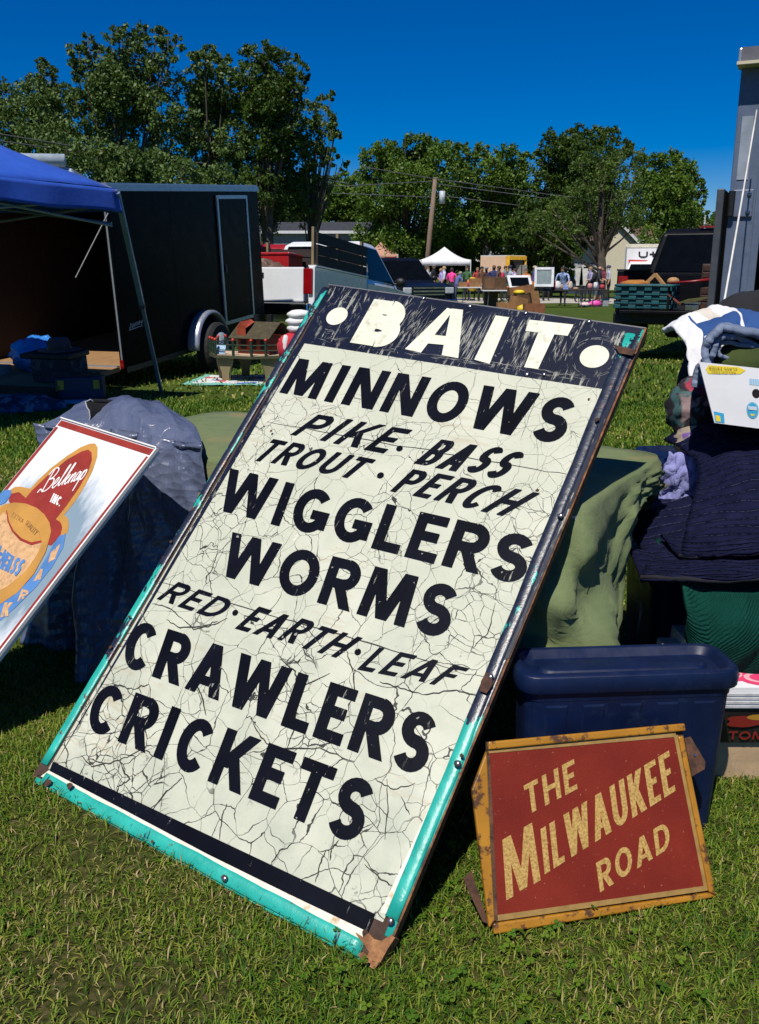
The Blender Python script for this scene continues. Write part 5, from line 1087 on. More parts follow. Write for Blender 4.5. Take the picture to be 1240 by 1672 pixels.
for i, (y, z, w, h) in enumerate(((1.20, .04, .34, .09), (1.30, .132, .26, .11))):
    t = thing('plastic_tray', ('low clear plastic tray at the left end of the ramp', 'clear plastic box with dark contents stacked on the tray')[i], 'tray'); q = MB(); q.loft([rrect(-.72, y, .24, w*.9, .02, z), rrect(-.72, y, .27, w, .02, z+h), rrect(-.72, y, .26, w-.012, .02, z+h), rrect(-.72, y, .23, w*.88, .02, z+.01)]); q.build('tray', CLP, t)
    if i: q = MB(); q.box((-.72, y, z+.05), (.18, w*.6, .07)); q.build('contents', BLK, t)
    t.matrix_world = trW
g = onz(134, 652, 0); t = thing('tool_box', 'dark blue toolbox with yellow latches in the shade under the ramp', 'toolbox', (g[0], g[1], gz1(g[0], g[1])), R(10)); q = MB(); q.box((0, 0, .13), (.46, .24, .22)); q.build('case', mat('toolbox_blue', (.012, .03, .08), .5), t, bevel=.015)
for x in (-.17, .17): q = MB(); q.box((x, -.13, .17), (.06, .02, .09)); q.build('latch', mat('toolbox_yellow', (.55, .34, .02), .5), t)
q = MB(); q.box((0, 0, .255), (.40, .05, .03)); q.build('handle', BLK, t)
g = onz(138, 655, 0); q = MB(); q.box((g[0], g[1]-.22, .03+gz1(*g[:2])), (.32, .16, .02), .2); tag(q.build('paper_bundle', mat('pale_blue_paper', (.30, .38, .52), .8)), 'pale folded papers on the grass before the toolbox', 'papers')
g = onz(30, 668, 0); q = MB(); q.ball((g[0], g[1], .02), (.42, .32, .12), 26, 12, lambda d: 1+.2*fbm(d.x*7, d.y*6, 2)); tag(q.build('patterned_cloth', mat_floral('blue_white_pattern', (.02, .03, .07), [(.16, .20, .30), (.05, .08, .2)], 9), smooth=True), 'heap of blue and white patterned cloth in the shade', 'cloth')
# ============================================================ blue pop-up canopy
can = thing('canopy', 'royal blue pop-up canopy at the left edge, over the trailer ramp', 'canopy')
BLUEC = mat_cloth('royal_blue_polyester', (.012, .07, .42), (.022, .10, .52), 900, .6, sheen=.1, wr=.15); STEEL = mat('blue_grey_leg_steel', (.20, .30, .40), .4, .1, metal=.5)
cr = ony(193, 334, 8.5); cs_ = 3.6; ex = np.array([-.48, -.877]); ey = np.array([-.94, .34]); cz = cr[2]; ctr2 = cr[:2]+ex*cs_/2+ey*cs_/2; apz = cz+1.35
def corner(i): return cr[:2]+(ex*cs_ if i in (1, 2) else 0)+(ey*cs_ if i in (2, 3) else 0)
for i in range(4):
    a, b_ = corner(i), corner((i+1) % 4)
    def fn(s, t):
        p = a+(b_-a)*s; c_ = p+(ctr2-p)*t; k = abs(2*s-1); sag = .10*math.sin(math.pi*t)*(.6+.4*k)+.07*(1-k**2)*(1-t)*0
        return (c_[0], c_[1], cz+.13+(apz-cz-.13)*t-sag+.012*fbm(s*9, t*8, i))
    o = uv_grid('roof_panel', fn, 24, 16, BLUEC, can, .003)
    def fv(s, t):
        p = a+(b_-a)*s; nrm = (p-ctr2)/np.linalg.norm(p-ctr2); w = .015*math.sin(s*30+i)*t; return (p[0]+nrm[0]*(w+.02*t), p[1]+nrm[1]*(w+.02*t), cz+.13-.20*t+.03*t*math.sin(s*math.pi)*.6+.01*math.sin(s*22)*t)
    uv_grid('valance', fv, 40, 6, BLUEC, can, .003)
    q = MB(); m1 = (a+b_)/2
    a9, b9 = ctr2+(a-ctr2)*.975, ctr2+(b_-ctr2)*.975; m1 = (a9+b9)/2
    for p0, p1 in ((a9, m1), (m1, b9)):
        q2 = MB(); q2.cyl((p0[0], p0[1], cz+.05), (p1[0], p1[1], cz-.16), .012, n=6); q2.build('truss_bar', STEEL, can); q2 = MB(); q2.cyl((p0[0], p0[1], cz-.18), (p1[0], p1[1], cz+.0), .012, n=6); q2.build('truss_bar', STEEL, can)
ft = onz(264, 640, 0)
for i in range(4):
    a = corner(i); f_ = (ft[0], ft[1], gz1(ft[0], ft[1])) if i == 0 else (a[0], a[1], gz1(*a)); mid = Vector((a[0], a[1], cz+.1)).lerp(Vector(f_), .52)
    q = MB(); q.bar((a[0], a[1], cz+.1), mid, .045); lg = q.build('leg', STEEL, can); q = MB(); q.bar(mid, f_, .034); q.build('leg_extension', STEEL, lg); q = MB(); q.bar(mid+Vector((0, 0, .02)), mid-Vector((0, 0, .03)), .055); q.build('leg_lock', BLK, lg)
q = MB(); a_ = ony(177, 348, 9.9); b_ = ony(124, 453, 10.0); q.cyl(tuple(a_), tuple(b_), .006, n=6); tag(q.build('cord', mat('pale_cord', (.45, .45, .45), .7)), 'thin pale cord slanting across the trailer opening', 'cord')
# pale camper whose roof shows above the canopy
c = ony(20, 330, 19); cp = thing('camper', 'pale camper whose rounded roof shows above the blue canopy', 'camper', (c[0]-1.0, 19.5, -.1), R(8)); CMP = mat('camper_shell', (.46, .52, .56), .4)
q = MB(); q.loft([[(x, y, z) for y, z in [(-1.1, .5), (-1.15, 1.5), (-1.1, 3.0), (-.9, 3.32), (.9, 3.32), (1.1, 3.0), (1.1, .5)]] for x in (-3.2, 2.2)]); q.build('body', CMP, cp, bevel=.12); q = MB(); q.box((1.0, -1.17, 1.9), (.9, .02, .6)); q.build('window', GLASS, cp)
q = MB(); q.tube([(-3, -.9, 3.42), (2.05, -.9, 3.42)], .13, 12); q.build('awning_roll', mat('awning_grey', (.42, .5, .55), .5), cp, smooth=True)
for x in (-1.8, -.9): wheel(cp, (x, -1.0, .33), .34, .2, -1, 5)
# ============================================================ toy house on its bench, mat and bundle
g = np.array([-1.50, 10.72]); gzz = gz1(*g)
q = MB()
def mat_fn(s, t): return (g[0]-.72+1.55*s+.1*t, g[1]-.52+.95*t-.12*s, gzz+.018+.010*fbm(s*14, t*11, 2))
o = uv_grid('beach_towel', mat_fn, 40, 24, [mat_cloth('mint_towel', (.14, .38, .32), (.20, .48, .40)), mat_cloth('white_towel', (.55, .57, .6), (.7, .7, .72)), mat_cloth('red_towel_motif', (.45, .06, .08), (.55, .10, .12)), mat_cloth('blue_towel_motif', (.05, .12, .38), (.08, .18, .5))], None, .01, lambda s, t: 0 if t < .12 or s < .05 else 2 if (math.sin(s*19)*math.cos(t*9) > .72) else 3 if math.sin(s*13+2)*math.sin(t*11) > .6 else 1)
tag(o, 'mint bordered towel with red and blue motifs spread under the toy house', 'towel')
th_ = thing('toy_house', 'red toy house with shingle roof on a fenced wooden platform bench', 'toy house', (g[0], g[1], gzz+.02), R(-24)); BEN = mat('olive_bench_wood', (.20, .17, .085), .7, .15, 6); DGR = mat('dark_green_post', (.012, .035, .018), .6); RDB = mat('red_bead', (.42, .03, .02), .4); TRD = mat('toy_house_red', (.30, .05, .02), .6, .2, 12); SHG = mat('shingle_brown_green', (.055, .045, .022), .85, .35, 22)
oc = [(.50, .18), (.50, -.16), (.24, -.38), (-.26, -.38), (-.48, -.16), (-.48, .18), (-.25, .36), (.26, .36)]
q = MB(); q.prism(oc, .03, .27); q.build('platform', mat('platform_edge', (.06, .06, .03), .7), th_); q = MB(); q.prism([(a*.95, b*.95) for a, b in oc], .006, .301); q.build('platform_top', mat('cream_platform', (.55, .42, .30), .7), th_)
for (x, y, rz) in ((.36, -.20, .8), (-.16, -.30, 0), (-.40, -.02, 1.57), (.30, .26, .3), (-.25, .26, 0)):
    q = MB(); q.prism([(-.10, .265), (.10, .265), (.085, .20), (.05, .10), (.045, 0), (-.045, 0), (-.05, .10), (-.085, .20)], .035, -.017, M=Matrix.Rotation(rz, 3, 'Z') @ Matrix(((1, 0, 0), (0, 0, 1), (0, 1, 0)))); o = q.build('leg', BEN, th_); o.location = (x, y, 0)
for k, (x, y) in enumerate(oc):
    x2, y2 = oc[(k+1) % 8]
    for f in (0, .5):
        px_, py_ = x+(x2-x)*f, y+(y2-y)*f; q = MB(); q.cyl((px_*.96, py_*.96, .305), (px_*.96, py_*.96, .46), .017, n=8); ps = q.build('fence_post', DGR, th_); h = MB(); h.ball((px_*.96, py_*.96, .475), .021, 10, 8); h.build('bead', RDB, ps, smooth=True)
    for z in (.36, .42): q = MB(); q.cyl((x*.96, y*.96, z), (x2*.96, y2*.96, z), .007, n=6); q.build('fence_rail', DGR, th_)
q = MB(); q.box((.12, .05, .41), (.42, .38, .20)); q.build('house_wall', TRD, th_)
for x in (-.01, .12, .25): q = MB(); q.box((x, -.143, .41), (.07, .01, .10)); wd = q.build('window', BLK, th_); h = MB(); h.box((x, -.150, .41), (.085, .006, .012)); h.build('window_bar', TRD, wd)
for k in range(6):
    for s in (-1, 1):
        q = MB(); z0 = .50+.028*k; y0 = .05+s*(.27-.045*k); q.box((.12, y0, z0), (.54, .062, .010), M=Matrix.Rotation(-s*.56, 3, 'X')); q.build('shingle_row', SHG, th_)
q = MB(); q.add([(.06, -.20, .52), (.06, -.20, .60), (.06, .0, .66), (-.06, -.20, .52), (-.06, -.20, .60), (-.06, .0, .66), (0, -.21, .67), (0, .02, .69)], [(0, 1, 6, 4, 3), (1, 2, 7, 6), (4, 6, 7, 5)]); q.build('dormer', TRD, th_)
for x in (.20, .02): q = MB(); q.box((x, .12, .70), (.05, .05, .08)); q.build('chimney', BLK, th_)
q = MB(); q.box((-.22, -.30, .36), (.13, .006, .10), M=Matrix.Rotation(-.3, 3, 'X')); q.build('price_card', mat('pale_blue_card', (.35, .52, .72), .7), th_)
sg = thing('stuffed_bundle', 'white and red stuffed cloth figure slumped behind the tall sign', 'stuffed toy', tuple(ony(485, 580, 9.6))); WFP = mat_cloth('white_plush', (.6, .6, .6), (.75, .75, .75)); RFP = mat_cloth('red_plush', (.40, .02, .035), (.55, .04, .06))
c = Vector(ony(488, 530, 9.6))-sg.location
for dz, rr in ((.10, .13), (.03, .14), (-.04, .12)): q = MB(); q.ball((c.x+.02*dz*5, c.y, c.z+dz), (rr, .11, .055), 20, 10, lambda d: 1+.08*fbm(d.x*6, d.z*7, 1)); q.build('white_roll', WFP, sg, smooth=True)
q = MB(); q.ball((c.x-.04, c.y, c.z-.24), (.20, .16, .17), 22, 12, lambda d: 1+.08*fbm(d.x*6, d.z*6, 2)); q.build('red_body', RFP, sg, smooth=True); q = MB(); q.ball((c.x-.13, c.y-.09, c.z-.22), (.04, .05, .13), 14, 8); q.build('white_trim', WFP, sg, smooth=True)
# ============================================================ box trailer at the right edge
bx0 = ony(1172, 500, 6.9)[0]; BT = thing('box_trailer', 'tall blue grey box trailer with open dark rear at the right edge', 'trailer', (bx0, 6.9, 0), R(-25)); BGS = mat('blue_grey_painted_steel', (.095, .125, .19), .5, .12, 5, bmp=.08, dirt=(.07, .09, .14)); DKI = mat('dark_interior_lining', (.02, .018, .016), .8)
HT = ony(1187, 105, 6.9)[2]
q = MB(); q.box((.125, .03, HT/2+.2), (.23, .06, HT-.4)); q.build('rear_post', BGS, BT, bevel=.008)
q = MB(); q.box((.215, -.004, HT/2+.2), (.05, .03, HT-.42)); q.build('post_flange', BGS, BT, bevel=.004)
q = MB(); q.box((1.3, .02, HT-.06), (2.1, .10, .10)); q.build('rear_header', BGS, BT); q = MB(); q.box((1.20, -.01, HT+.04), (2.42, .16, .10)); q.build('roof_trim', ALU, BT, bevel=.012); q = MB(); q.box((.13, -.095, HT+.045), (.24, .012, .085)); q.build('corner_cap', mat('dull_grey_cap', (.10, .10, .12), .5), BT); q = MB(); q.ball((.14, -.105, HT+.05), .012, 10, 6); q.build('bolt', CHR, BT); q = MB(); q.box((1.2, -.05, HT-.018), (2.42, .20, .02)); q.build('drip_edge', mat('cream_drip_edge', (.55, .5, .36), .5), BT)
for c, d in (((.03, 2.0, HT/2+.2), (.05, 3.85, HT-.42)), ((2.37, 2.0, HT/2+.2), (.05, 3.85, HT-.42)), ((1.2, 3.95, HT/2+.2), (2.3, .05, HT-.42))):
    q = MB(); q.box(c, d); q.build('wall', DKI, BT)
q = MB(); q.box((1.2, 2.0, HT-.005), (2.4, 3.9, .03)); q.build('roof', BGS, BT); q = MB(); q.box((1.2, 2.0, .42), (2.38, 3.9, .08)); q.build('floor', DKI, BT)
q = MB(); q.box((.085, -.003, HT-.55), (.075, .005, .42)); q.build('pale_sticker', mat('faded_sticker', (.26, .30, .36), .6), BT)
zl = ony(1185, 333, 6.9)[2]; q = MB(); q.box((.105, -.012, zl), (.14, .016, .19)); hp = q.build('hinge_plate', BGS, BT, bevel=.01)
for dz in (-.06, .06): h = MB(); h.ball((.145, -.024, zl+dz), (.016, .012, .016), 12, 8); h.build('bolt', CHR, hp, smooth=True)
h = MB(); h.cyl((.03, -.03, zl-.085), (.03, -.03, zl+.085), .024, n=10); h.build('hinge_barrel', BLK, hp)
q = MB(); q.box((-.045, .35, .5+(zl+.10-.5)/2), (.05, .85, zl+.10-.5)); q.build('open_door', mat('dark_door_edge', (.05, .055, .065), .5), BT, bevel=.006)
for x in (.3, 2.1): wheel(BT, (x, 1.6, .40), .40, .25, -1, 6)
q = MB(); a_ = Vector(ony(1236, 180, 6.6)); b_ = Vector(ony(1128, 800, 3.0)); q.tube([a_.lerp(b_, k/10)+Vector((0, 0, -.05*math.sin(math.pi*k/10))) for k in range(11)], .0055, 6); tag(q.build('rope', mat('white_rope', (.6, .58, .54), .8), smooth=True), 'white rope running down from the box trailer to the fabric pile', 'rope')
# ============================================================ market row behind the lawn
TBW = mat('white_table_plastic', (.62, .63, .64), .5, .05); TBD = mat('dark_table_top', (.03, .02, .018), .6)
def ftable(label, px0, px1, py, Y, m, zt=.74, d=.7, rz=0):
    a, b = ony(px0, py, Y), ony(px1, py, Y); w = b[0]-a[0]; cx_ = (a[0]+b[0])/2; g = gz1(cx_, Y)
    t = thing('folding_table', label, 'table', (cx_, Y, g), rz); h = zt
    q = MB(); q.box((0, 0, h-.025), (w, d, .05)); q.build('table_top', m, t, bevel=.01)
    for s in (-1, 1):
        for e in (-1, 1): q = MB(); q.cyl((s*(w/2-.22), e*d*.38, 0), (s*(w/2-.28), e*d*.30, h-.05), .016, n=6); q.build('leg', MATS['leg_grey_steel'], t)
        q = MB(); q.cyl((s*(w/2-.25), -d*.36, .12), (s*(w/2-.25), d*.36, .12), .012, n=6); q.build('leg_brace', MATS['leg_grey_steel'], t)
    return t, cx_, g+h
T1 = ftable('white folding table with small boxes, left end of the market row', 748, 806, 459, 42.5, TBW, .80)
T2 = ftable('shorter white folding table in front, carrying the dark cabinet', 787, 834, 470, 38.5, TBW, .74)
T3 = ftable('long dark table piled with goods behind the woman in blue', 862, 958, 468, 39.5, TBD, .74)
T4 = ftable('dark side table with pale panels right of the long dark table', 958, 992, 468, 40.5, TBD, .74)
def onmarket(px_, py_, Y): return ony(px_, py_, Y)
def crate(name, label, cat, px_, py_, Y, w, d, h, m, rz=0, group=None, ground=None, tilt=0):
    c = ony(px_, py_, Y); z = gz1(c[0], Y) if ground is None else ground; t = thing(name, label, cat, (c[0], Y, z), rz, group); t.rotation_euler = (0, tilt, rz); th = .02
    for cc, s in (((0, -d/2, h/2), (w, th, h)), ((0, d/2, h/2), (w, th, h)), ((-w/2+th/2, 0, h/2), (th, d-th-.002, h)), ((w/2-th/2, 0, h/2), (th, d-th-.002, h)), ((0, 0, th/2+.001), (w-2*th, d-th-.004, th))):
        q = MB(); q.box(cc, s); q.build('board', m, t)
    return t
CRW = mat('orange_brown_crate_wood', (.26, .13, .05), .8, .25, 6, bmp=.1); CRD = mat('dark_brown_crate_wood', (.10, .05, .022), .8, .25, 6)
# dark cabinet on the second table
c = ony(807, 467, 38.5); cb = thing('wooden_cabinet', 'dark brown wooden cabinet standing on the short white table', 'cabinet', (c[0], 38.5, T2[2])); q = MB(); q.box((0, 0, .26), (.95, .45, .52)); q.build('carcase', CRD, cb, bevel=.01); q = MB(); q.box((-.22, -.235, .26), (.42, .02, .42)); q.build('door', mat('cabinet_front_brown', (.16, .08, .035), .6), cb)
c = ony(805, 490, 38.2); q = MB(); q.box((c[0], 38.9, gz1(c[0], 38.9)+.33), (.55, .4, .66)); tag(q.build('luggage_chest', CRD, bevel=.02), 'dark wooden trunk standing under the short white table', 'trunk')
q = MB(); q.box((ony(822, 465, 38.9)[0], 39.0, T2[2]+.12), (.5, .3, .24)); tag(q.build('green_case', mat('green_case', (.02, .10, .07), .5), bevel=.02), 'dark green case beside the brown cabinet', 'case')
for i, (px_, w, h) in enumerate(((756, .38, .22), (776, .55, .38))):
    crate('wooden_crate', ('small tan box on the left white table', 'taller tan crate on the left white table')[i], 'crate', px_, 455, 42.5, w, .35, h, CRW, 0, None, T1[2])
crate('wooden_crate', 'low open crate lying on the grass, left of the crate heap', 'crate', 827, 497, 35.0, .70, .45, .34, CRW)
crate('wooden_crate', 'crate tipped on its side beside the yellow bag', 'crate', 843, 497, 34.6, .50, .5, .55, CRW, .3, None, None, R(14))
crate('wooden_crate', 'dark open crate in the middle of the heap', 'crate', 857, 493, 36.0, .70, .5, .62, CRD)
crate('wooden_crate', 'reddish crate at the front right of the heap', 'crate', 872, 500, 33.6, .74, .45, .33, mat('reddish_crate_wood', (.20, .075, .03), .8, .25, 6))
crate('wooden_crate', 'tall leaning crate at the right side of the heap', 'crate', 877, 495, 35.6, .30, .5, .75, CRW, 0, None, None, R(-12))
crate('wooden_crate', 'wide brown crate set on top of the heap', 'crate', 851, 474, 36.2, .95, .5, .30, mat('wide_crate_wood', (.22, .10, .04), .8, .25, 6), .05, None, gz1(5.5, 36)+.64, R(-7))
c = ony(855, 497, 34.0); q = MB(); q.ball((c[0], 34.0, gz1(c[0], 34)+.13), (.24, .2, .16), 18, 10, lambda d: 1+.15*fbm(d.x*5, d.z*5, 2)); tag(q.build('plastic_bag', mat('yellow_bag', (.70, .50, .02), .5), smooth=True), 'bright yellow plastic bag among the crates', 'bag')
c = ony(850, 478, 35.6); q = MB(); q.ball((c[0], 35.9, gz1(c[0], 36)+.70), (.22, .2, .10), 16, 8); tag(q.build('plastic_bag', MATS['yellow_bag'], smooth=True), 'yellow bag wedged under the wide top crate', 'bag')
# white frames and trays on the row
def frame_obj(label, px_, py_, Y, w, h, tilt, rz, m=None, back=None):
    c = ony(px_, py_, Y); t = thing('framed_picture', label, 'picture', (c[0], Y, c[2]-h/2), rz); Mx = Matrix.Rotation(tilt, 3, 'X'); m = m or mat('white_frame_paint', (.66, .68, .70), .5)
    for cc, s in (((0, 0, h-.05), (w, .05, .10)), ((0, 0, .05), (w, .05, .10)), ((-w/2+.05, 0, h/2), (.10, .05, h-.21)), ((w/2-.05, 0, h/2), (.10, .05, h-.21))):
        q = MB(); q.box(Mx @ Vector(cc), s, M=Mx); q.build('rail', m, t)
    q = MB(); q.box(Mx @ Vector((0, .01, h/2)), (w-.2, .015, h-.2), M=Mx); q.build('backing', back or mat('grey_glass_back', (.22, .27, .27), .3), t); return t
frame_obj('white framed tray tilted on the crate heap', 852, 458, 36.3, .95, .62, R(-38), R(12), None, GLASS); frame_obj('white framed window leaning on the long dark table', 889, 452, 39.0, .80, .80, R(-12), R(-8))
for i, px_ in enumerate((946, 953)):
    c = ony(px_, 452, 40.4); q = MB(); q.box((c[0], 40.4, c[2]), (.30, .03, .72), M=Matrix.Rotation(R(-6+10*i), 3, 'Y')); tag(q.build('white_board', mat('off_white_board', (.60, .58, .52), .7)), ('white panel standing on the side table', 'cream panel leaning beside the white panel')[i], 'panel')
PALE = [mat('pile_goods_%s' % n_, c, .6) for n_, c in (('cream', (.55, .45, .35)), ('pink', (.5, .2, .2)), ('red', (.4, .03, .04)), ('white', (.6, .6, .6)), ('tan', (.38, .22, .12)), ('orange', (.55, .16, .02)))]
lb = ['cream', 'pink', 'red', 'white', 'tan', 'orange']
goods = [(868, .3, 5), (874, .22, 4), (882, .2, 0), (891, .25, 1), (898, .22, 0), (905, .3, 2), (911, .35, 3), (917, .2, 4), (932, .2, 0), (941, .25, 4)]
for i, (px_, w, k) in enumerate(goods):
    c = ony(px_, 462, 39.4); h = .10+.12*(i % 3)+(.25 if k in (5, 3) else 0); q = MB(); q.loft([[(c[0]+w*a*math.cos(j*.52), 39.4+w*a*.7*math.sin(j*.52), T3[2]+h*z) for j in range(12)] for a, z in ((.42, 0), (.5, .4), (.38, .85), (.15, 1))])
    pos = ('first', 'second', 'third', 'fourth', 'fifth', 'sixth', 'seventh', 'eighth', 'ninth', 'tenth')[i]
    tag(q.build('table_goods', PALE[k], smooth=True), '%s lump of goods, %s from the left on the long dark table' % (lb[k], pos), 'goods', 'goods on the long dark table')
for i, (px_, Tt, Yt, k, w, h) in enumerate(((765, T1, 42.4, 2, .3, .25), (790, T1, 42.4, 3, .3, .18), (799, T1, 42.5, 4, .25, .3), (793, T2, 38.4, 0, .22, .2), (830, T2, 38.4, 5, .25, .15), (964, T4, 40.4, 1, .3, .25), (973, T4, 40.4, 3, .25, .3), (984, T4, 40.5, 2, .3, .2))):
    c = ony(px_, 462, Yt); q = MB(); q.loft([[(c[0]+w*a*math.cos(j*.52), Yt+w*a*.8*math.sin(j*.52), Tt[2]+h*z) for j in range(12)] for a, z in ((.34, 0), (.36, .5), (.32, .95), (.05, 1))])
    tag(q.build('table_goods', PALE[k], smooth=True), '%s item on the %s' % (lb[k], ('left end of the left white table', 'right part of the left white table', 'right end of the left white table', 'left end of the short white table', 'right end of the short white table', 'left end of the dark side table', 'middle of the dark side table', 'right end of the dark side table')[i]), 'goods', 'goods on the smaller tables')
# white canopy and the pinkish tent
def tent(name, label, px0, px1, pytop, pyeave, Y, m, rz=0, legs=True):
    a, b = ony(px0, pyeave, Y), ony(px1, pyeave, Y); w = b[0]-a[0]; cx_ = (a[0]+b[0])/2; ze = a[2]; zt = ony(px0, pytop, Y)[2]; g = gz1(cx_, Y); t = thing(name, label, 'canopy', (cx_, Y+w/2, g), rz); ze -= g; zt -= g; hw2 = w/2
    cn = [(-hw2, -hw2), (hw2, -hw2), (hw2, hw2), (-hw2, hw2)]
    for i in range(4):
        a2, b2 = np.array(cn[i]), np.array(cn[(i+1) % 4])
        def fn(s, u):
            p = (a2+(b2-a2)*s)*(1-u); return (p[0], p[1], ze+(zt-ze)*u-.28*math.sin(math.pi*u)*(.55+.45*abs(2*s-1))*(zt-ze)/1.2)
        uv_grid('roof_panel', fn, 14, 10, m, t, .004)
        def fv(s, u): p = (a2+(b2-a2)*s); return (p[0]*(1+.006*math.sin(s*25)*u), p[1]*(1+.006*math.sin(s*25)*u), ze-.28*u)
        uv_grid('valance', fv, 20, 2, m, t, .004)
        if legs: q = MB(); q.cyl((a2[0], a2[1], 0), (a2[0], a2[1], ze), .03, n=6); q.build('leg', TBW, t)
    return t
tent('canopy', 'white peaked canopy over shoppers at the left of the market', 688, 769, 402, 424, 48, mat_cloth('white_canvas', (.70, .71, .74), (.78, .78, .8)))
tent('canopy', 'dusty pink peaked tent roof beyond the navy pickup', 594, 650, 394, 415, 58, mat_cloth('dusty_pink_canvas', (.42, .22, .16), (.5, .28, .2)))
# ============================================================ people
SKIN = mat('skin', (.46, .26, .17), .55, .1, 5); SKIN2 = mat('tanned_skin', (.34, .17, .10), .55, .1, 5)
def cloth_c(c):
    k = 'clothing_%02d_%02d_%02d' % tuple(int(v*99) for v in c); return mat(k, c, .85, .15, 9)
def person(label, px_, py_feet, Y, H, face, shirt, pants, hairc, pose='stand', bag=None, hat=None, wide=1.0, skirt=False, skin=None, pattern=None, armpose=0):
    c = ony(px_, py_feet, Y); g = gz1(c[0], Y); k = H/1.7; t = thing('person', label, 'person', (c[0], Y, g), face, 'shoppers at the flea market')
    lean = .18 if pose == 'lean' else 0; V = []; Rr = []; E = []; M_ = []
    def j(x, y, z, r_): V.append((x*k*(wide if abs(x) > .12 else 1), y*k, z*k)); Rr.append(r_*k); return len(V)-1
    def e(a, b, m): E.append((a, b)); M_.append(m)
    pel = j(0, 0, .93, .135*wide); wai = j(0, -.03-lean*.3, 1.10, .125*wide); ch = j(0, -.02-lean*.8, 1.30, .150*wide); nk = j(0, -.03-lean*1.2, 1.47, .055); hd = j(0, -.05-lean*1.5, 1.56, .088); tp_ = j(0, -.045-lean*1.5, 1.665, .078)
    e(pel, wai, 1 if not skirt else 0); e(wai, ch, 0); e(ch, nk, 0); e(nk, hd, 2); e(hd, tp_, 2)
    for s in (-1, 1):
        st = .07 if pose == 'stand' else .12; hp = j(s*.095, 0, .86, .095*wide); kn = j(s*.11, -.02-st*s*.6, .48, .062); an = j(s*.12, .02-st*s, .09, .042); to = j(s*.13, -.15-st*s, .035, .035)
        e(pel, hp, 1); e(hp, kn, 1); e(kn, an, 1 if pants[3] else 2); e(an, to, 3)
        sh = j(s*.185, -.03-lean, 1.40, .062); bent = armpose if s > 0 else armpose*.6
        el = j(s*(.25+.03*bent), -.02-.12*bent-lean, 1.13, .045); wr2 = j(s*(.25-.10*bent), -.08-.30*bent-lean, .92+.24*bent, .033); ha = j(s*(.24-.11*bent), -.11-.34*bent-lean, .84+.26*bent, .030)
        e(ch, sh, 0); e(sh, el, 0); e(el, wr2, 2); e(wr2, ha, 2)
    me = bpy.data.meshes.new('body'); me.from_pydata(V, E, []); ob = bpy.data.objects.new('body', me); COL.objects.link(ob)
    sk = ob.modifiers.new('skin', 'SKIN'); sk.use_smooth_shade = True; ob.modifiers.new('sub', 'SUBSURF').levels = 1
    for i, d in enumerate(me.skin_vertices[0].data): d.radius = (Rr[i], Rr[i]*.85 if i < 3 else Rr[i]); d.use_root = (i == 0)
    dg = bpy.context.evaluated_depsgraph_get(); ev = ob.evaluated_get(dg); nm = bpy.data.meshes.new_from_object(ev); bpy.data.objects.remove(ob)
    for mm in (pattern or cloth_c(shirt), cloth_c(pants[:3]), skin or SKIN, BLK): nm.materials.append(mm)
    A_ = np.array([V[a] for a, b in E]); B_ = np.array([V[b] for a, b in E]); D_2 = B_-A_; L2 = (D_2**2).sum(1); RM = np.array([max(Rr[a], Rr[b])*.6 for a, b in E])
    mi = []
    for p in nm.polygons:
        q_ = np.array(p.center); tt = np.clip(((q_-A_)*D_2).sum(1)/L2, 0, 1); ds = np.linalg.norm(A_+D_2*tt[:, None]-q_, axis=1)-RM; mi.append(M_[int(ds.argmin())])
    nm.polygons.foreach_set('material_index', mi); nm.polygons.foreach_set('use_smooth', [True]*len(nm.polygons))
    o = bpy.data.objects.new('body', nm); COL.objects.link(o); o.parent = t
    hx_, hy, hz_ = V[hd]; 
    if hairc is not None:
        q = MB(); q.ball((0, hy+.018*k, hz_+.055*k), (.095*k, .105*k, .105*k), 14, 9, lambda d: 1.0 if d.z > -.15 or d.y > .2 else .80); q.build('hair', cloth_c(hairc), t, smooth=True)
    if hat is not None:
        q = MB(); q.ball((0, hy+.01*k, hz_+.10*k), (.102*k, .112*k, .075*k), 14, 8); q.box((0, hy-.13*k, hz_+.085*k), (.15*k, .12*k, .012*k)); q.build('cap', cloth_c(hat), t, smooth=True)
    q = MB(); q.ball((0, hy-.092*k, hz_+.03*k), (.014*k, .022*k, .025*k), 8, 6); q.build('nose', skin or SKIN, t, smooth=True)
    if skirt: q = MB(); q.loft([[(a*k*wide*math.cos(i*.39), b*k*math.sin(i*.39), z*k) for i in range(16)] for a, b, z in ((.16, .13, 1.1), (.19, .16, .93), (.23, .19, .72))], cap=False); q.build('tunic_hem', pattern or cloth_c(shirt), t, smooth=True)
    if bag is not None: q = MB(); q.ball((0, .17*k, 1.22*k), (.15*k, .09*k, .20*k), 14, 10, lambda d: 1+.05*fbm(d.x*4, d.z*4, 1)); q.build('backpack', cloth_c(bag), t, smooth=True)
    return t
F0 = 0; BKd = (.02, .02, .025)
def pat(name, a, b_, sc): return mat_floral(name, a, [b_, b_], sc)
PB = pat('blue_white_tunic_print', (.10, .20, .50), (.55, .62, .75), 14)
person('person in a blue and white patterned tunic, standing alone on the lawn', 919, 494, 41.5, 1.66, R(-25), (.2, .3, .6), BKd+(1,), (.05, .03, .02), 'lean', wide=1.22, skirt=True, pattern=PB, armpose=.3)
person('person with shaved head and black vest at the right of the row', 975, 494, 42.0, 1.74, R(70), (.03, .03, .035), (.12, .13, .16, 0), None, 'stride', bag=BKd, wide=1.15, armpose=.7)
person('person in a lilac print top facing the one in the black vest', 963, 490, 43.0, 1.68, R(-80), (.28, .26, .42), BKd+(1,), (.30, .20, .12), armpose=.8)
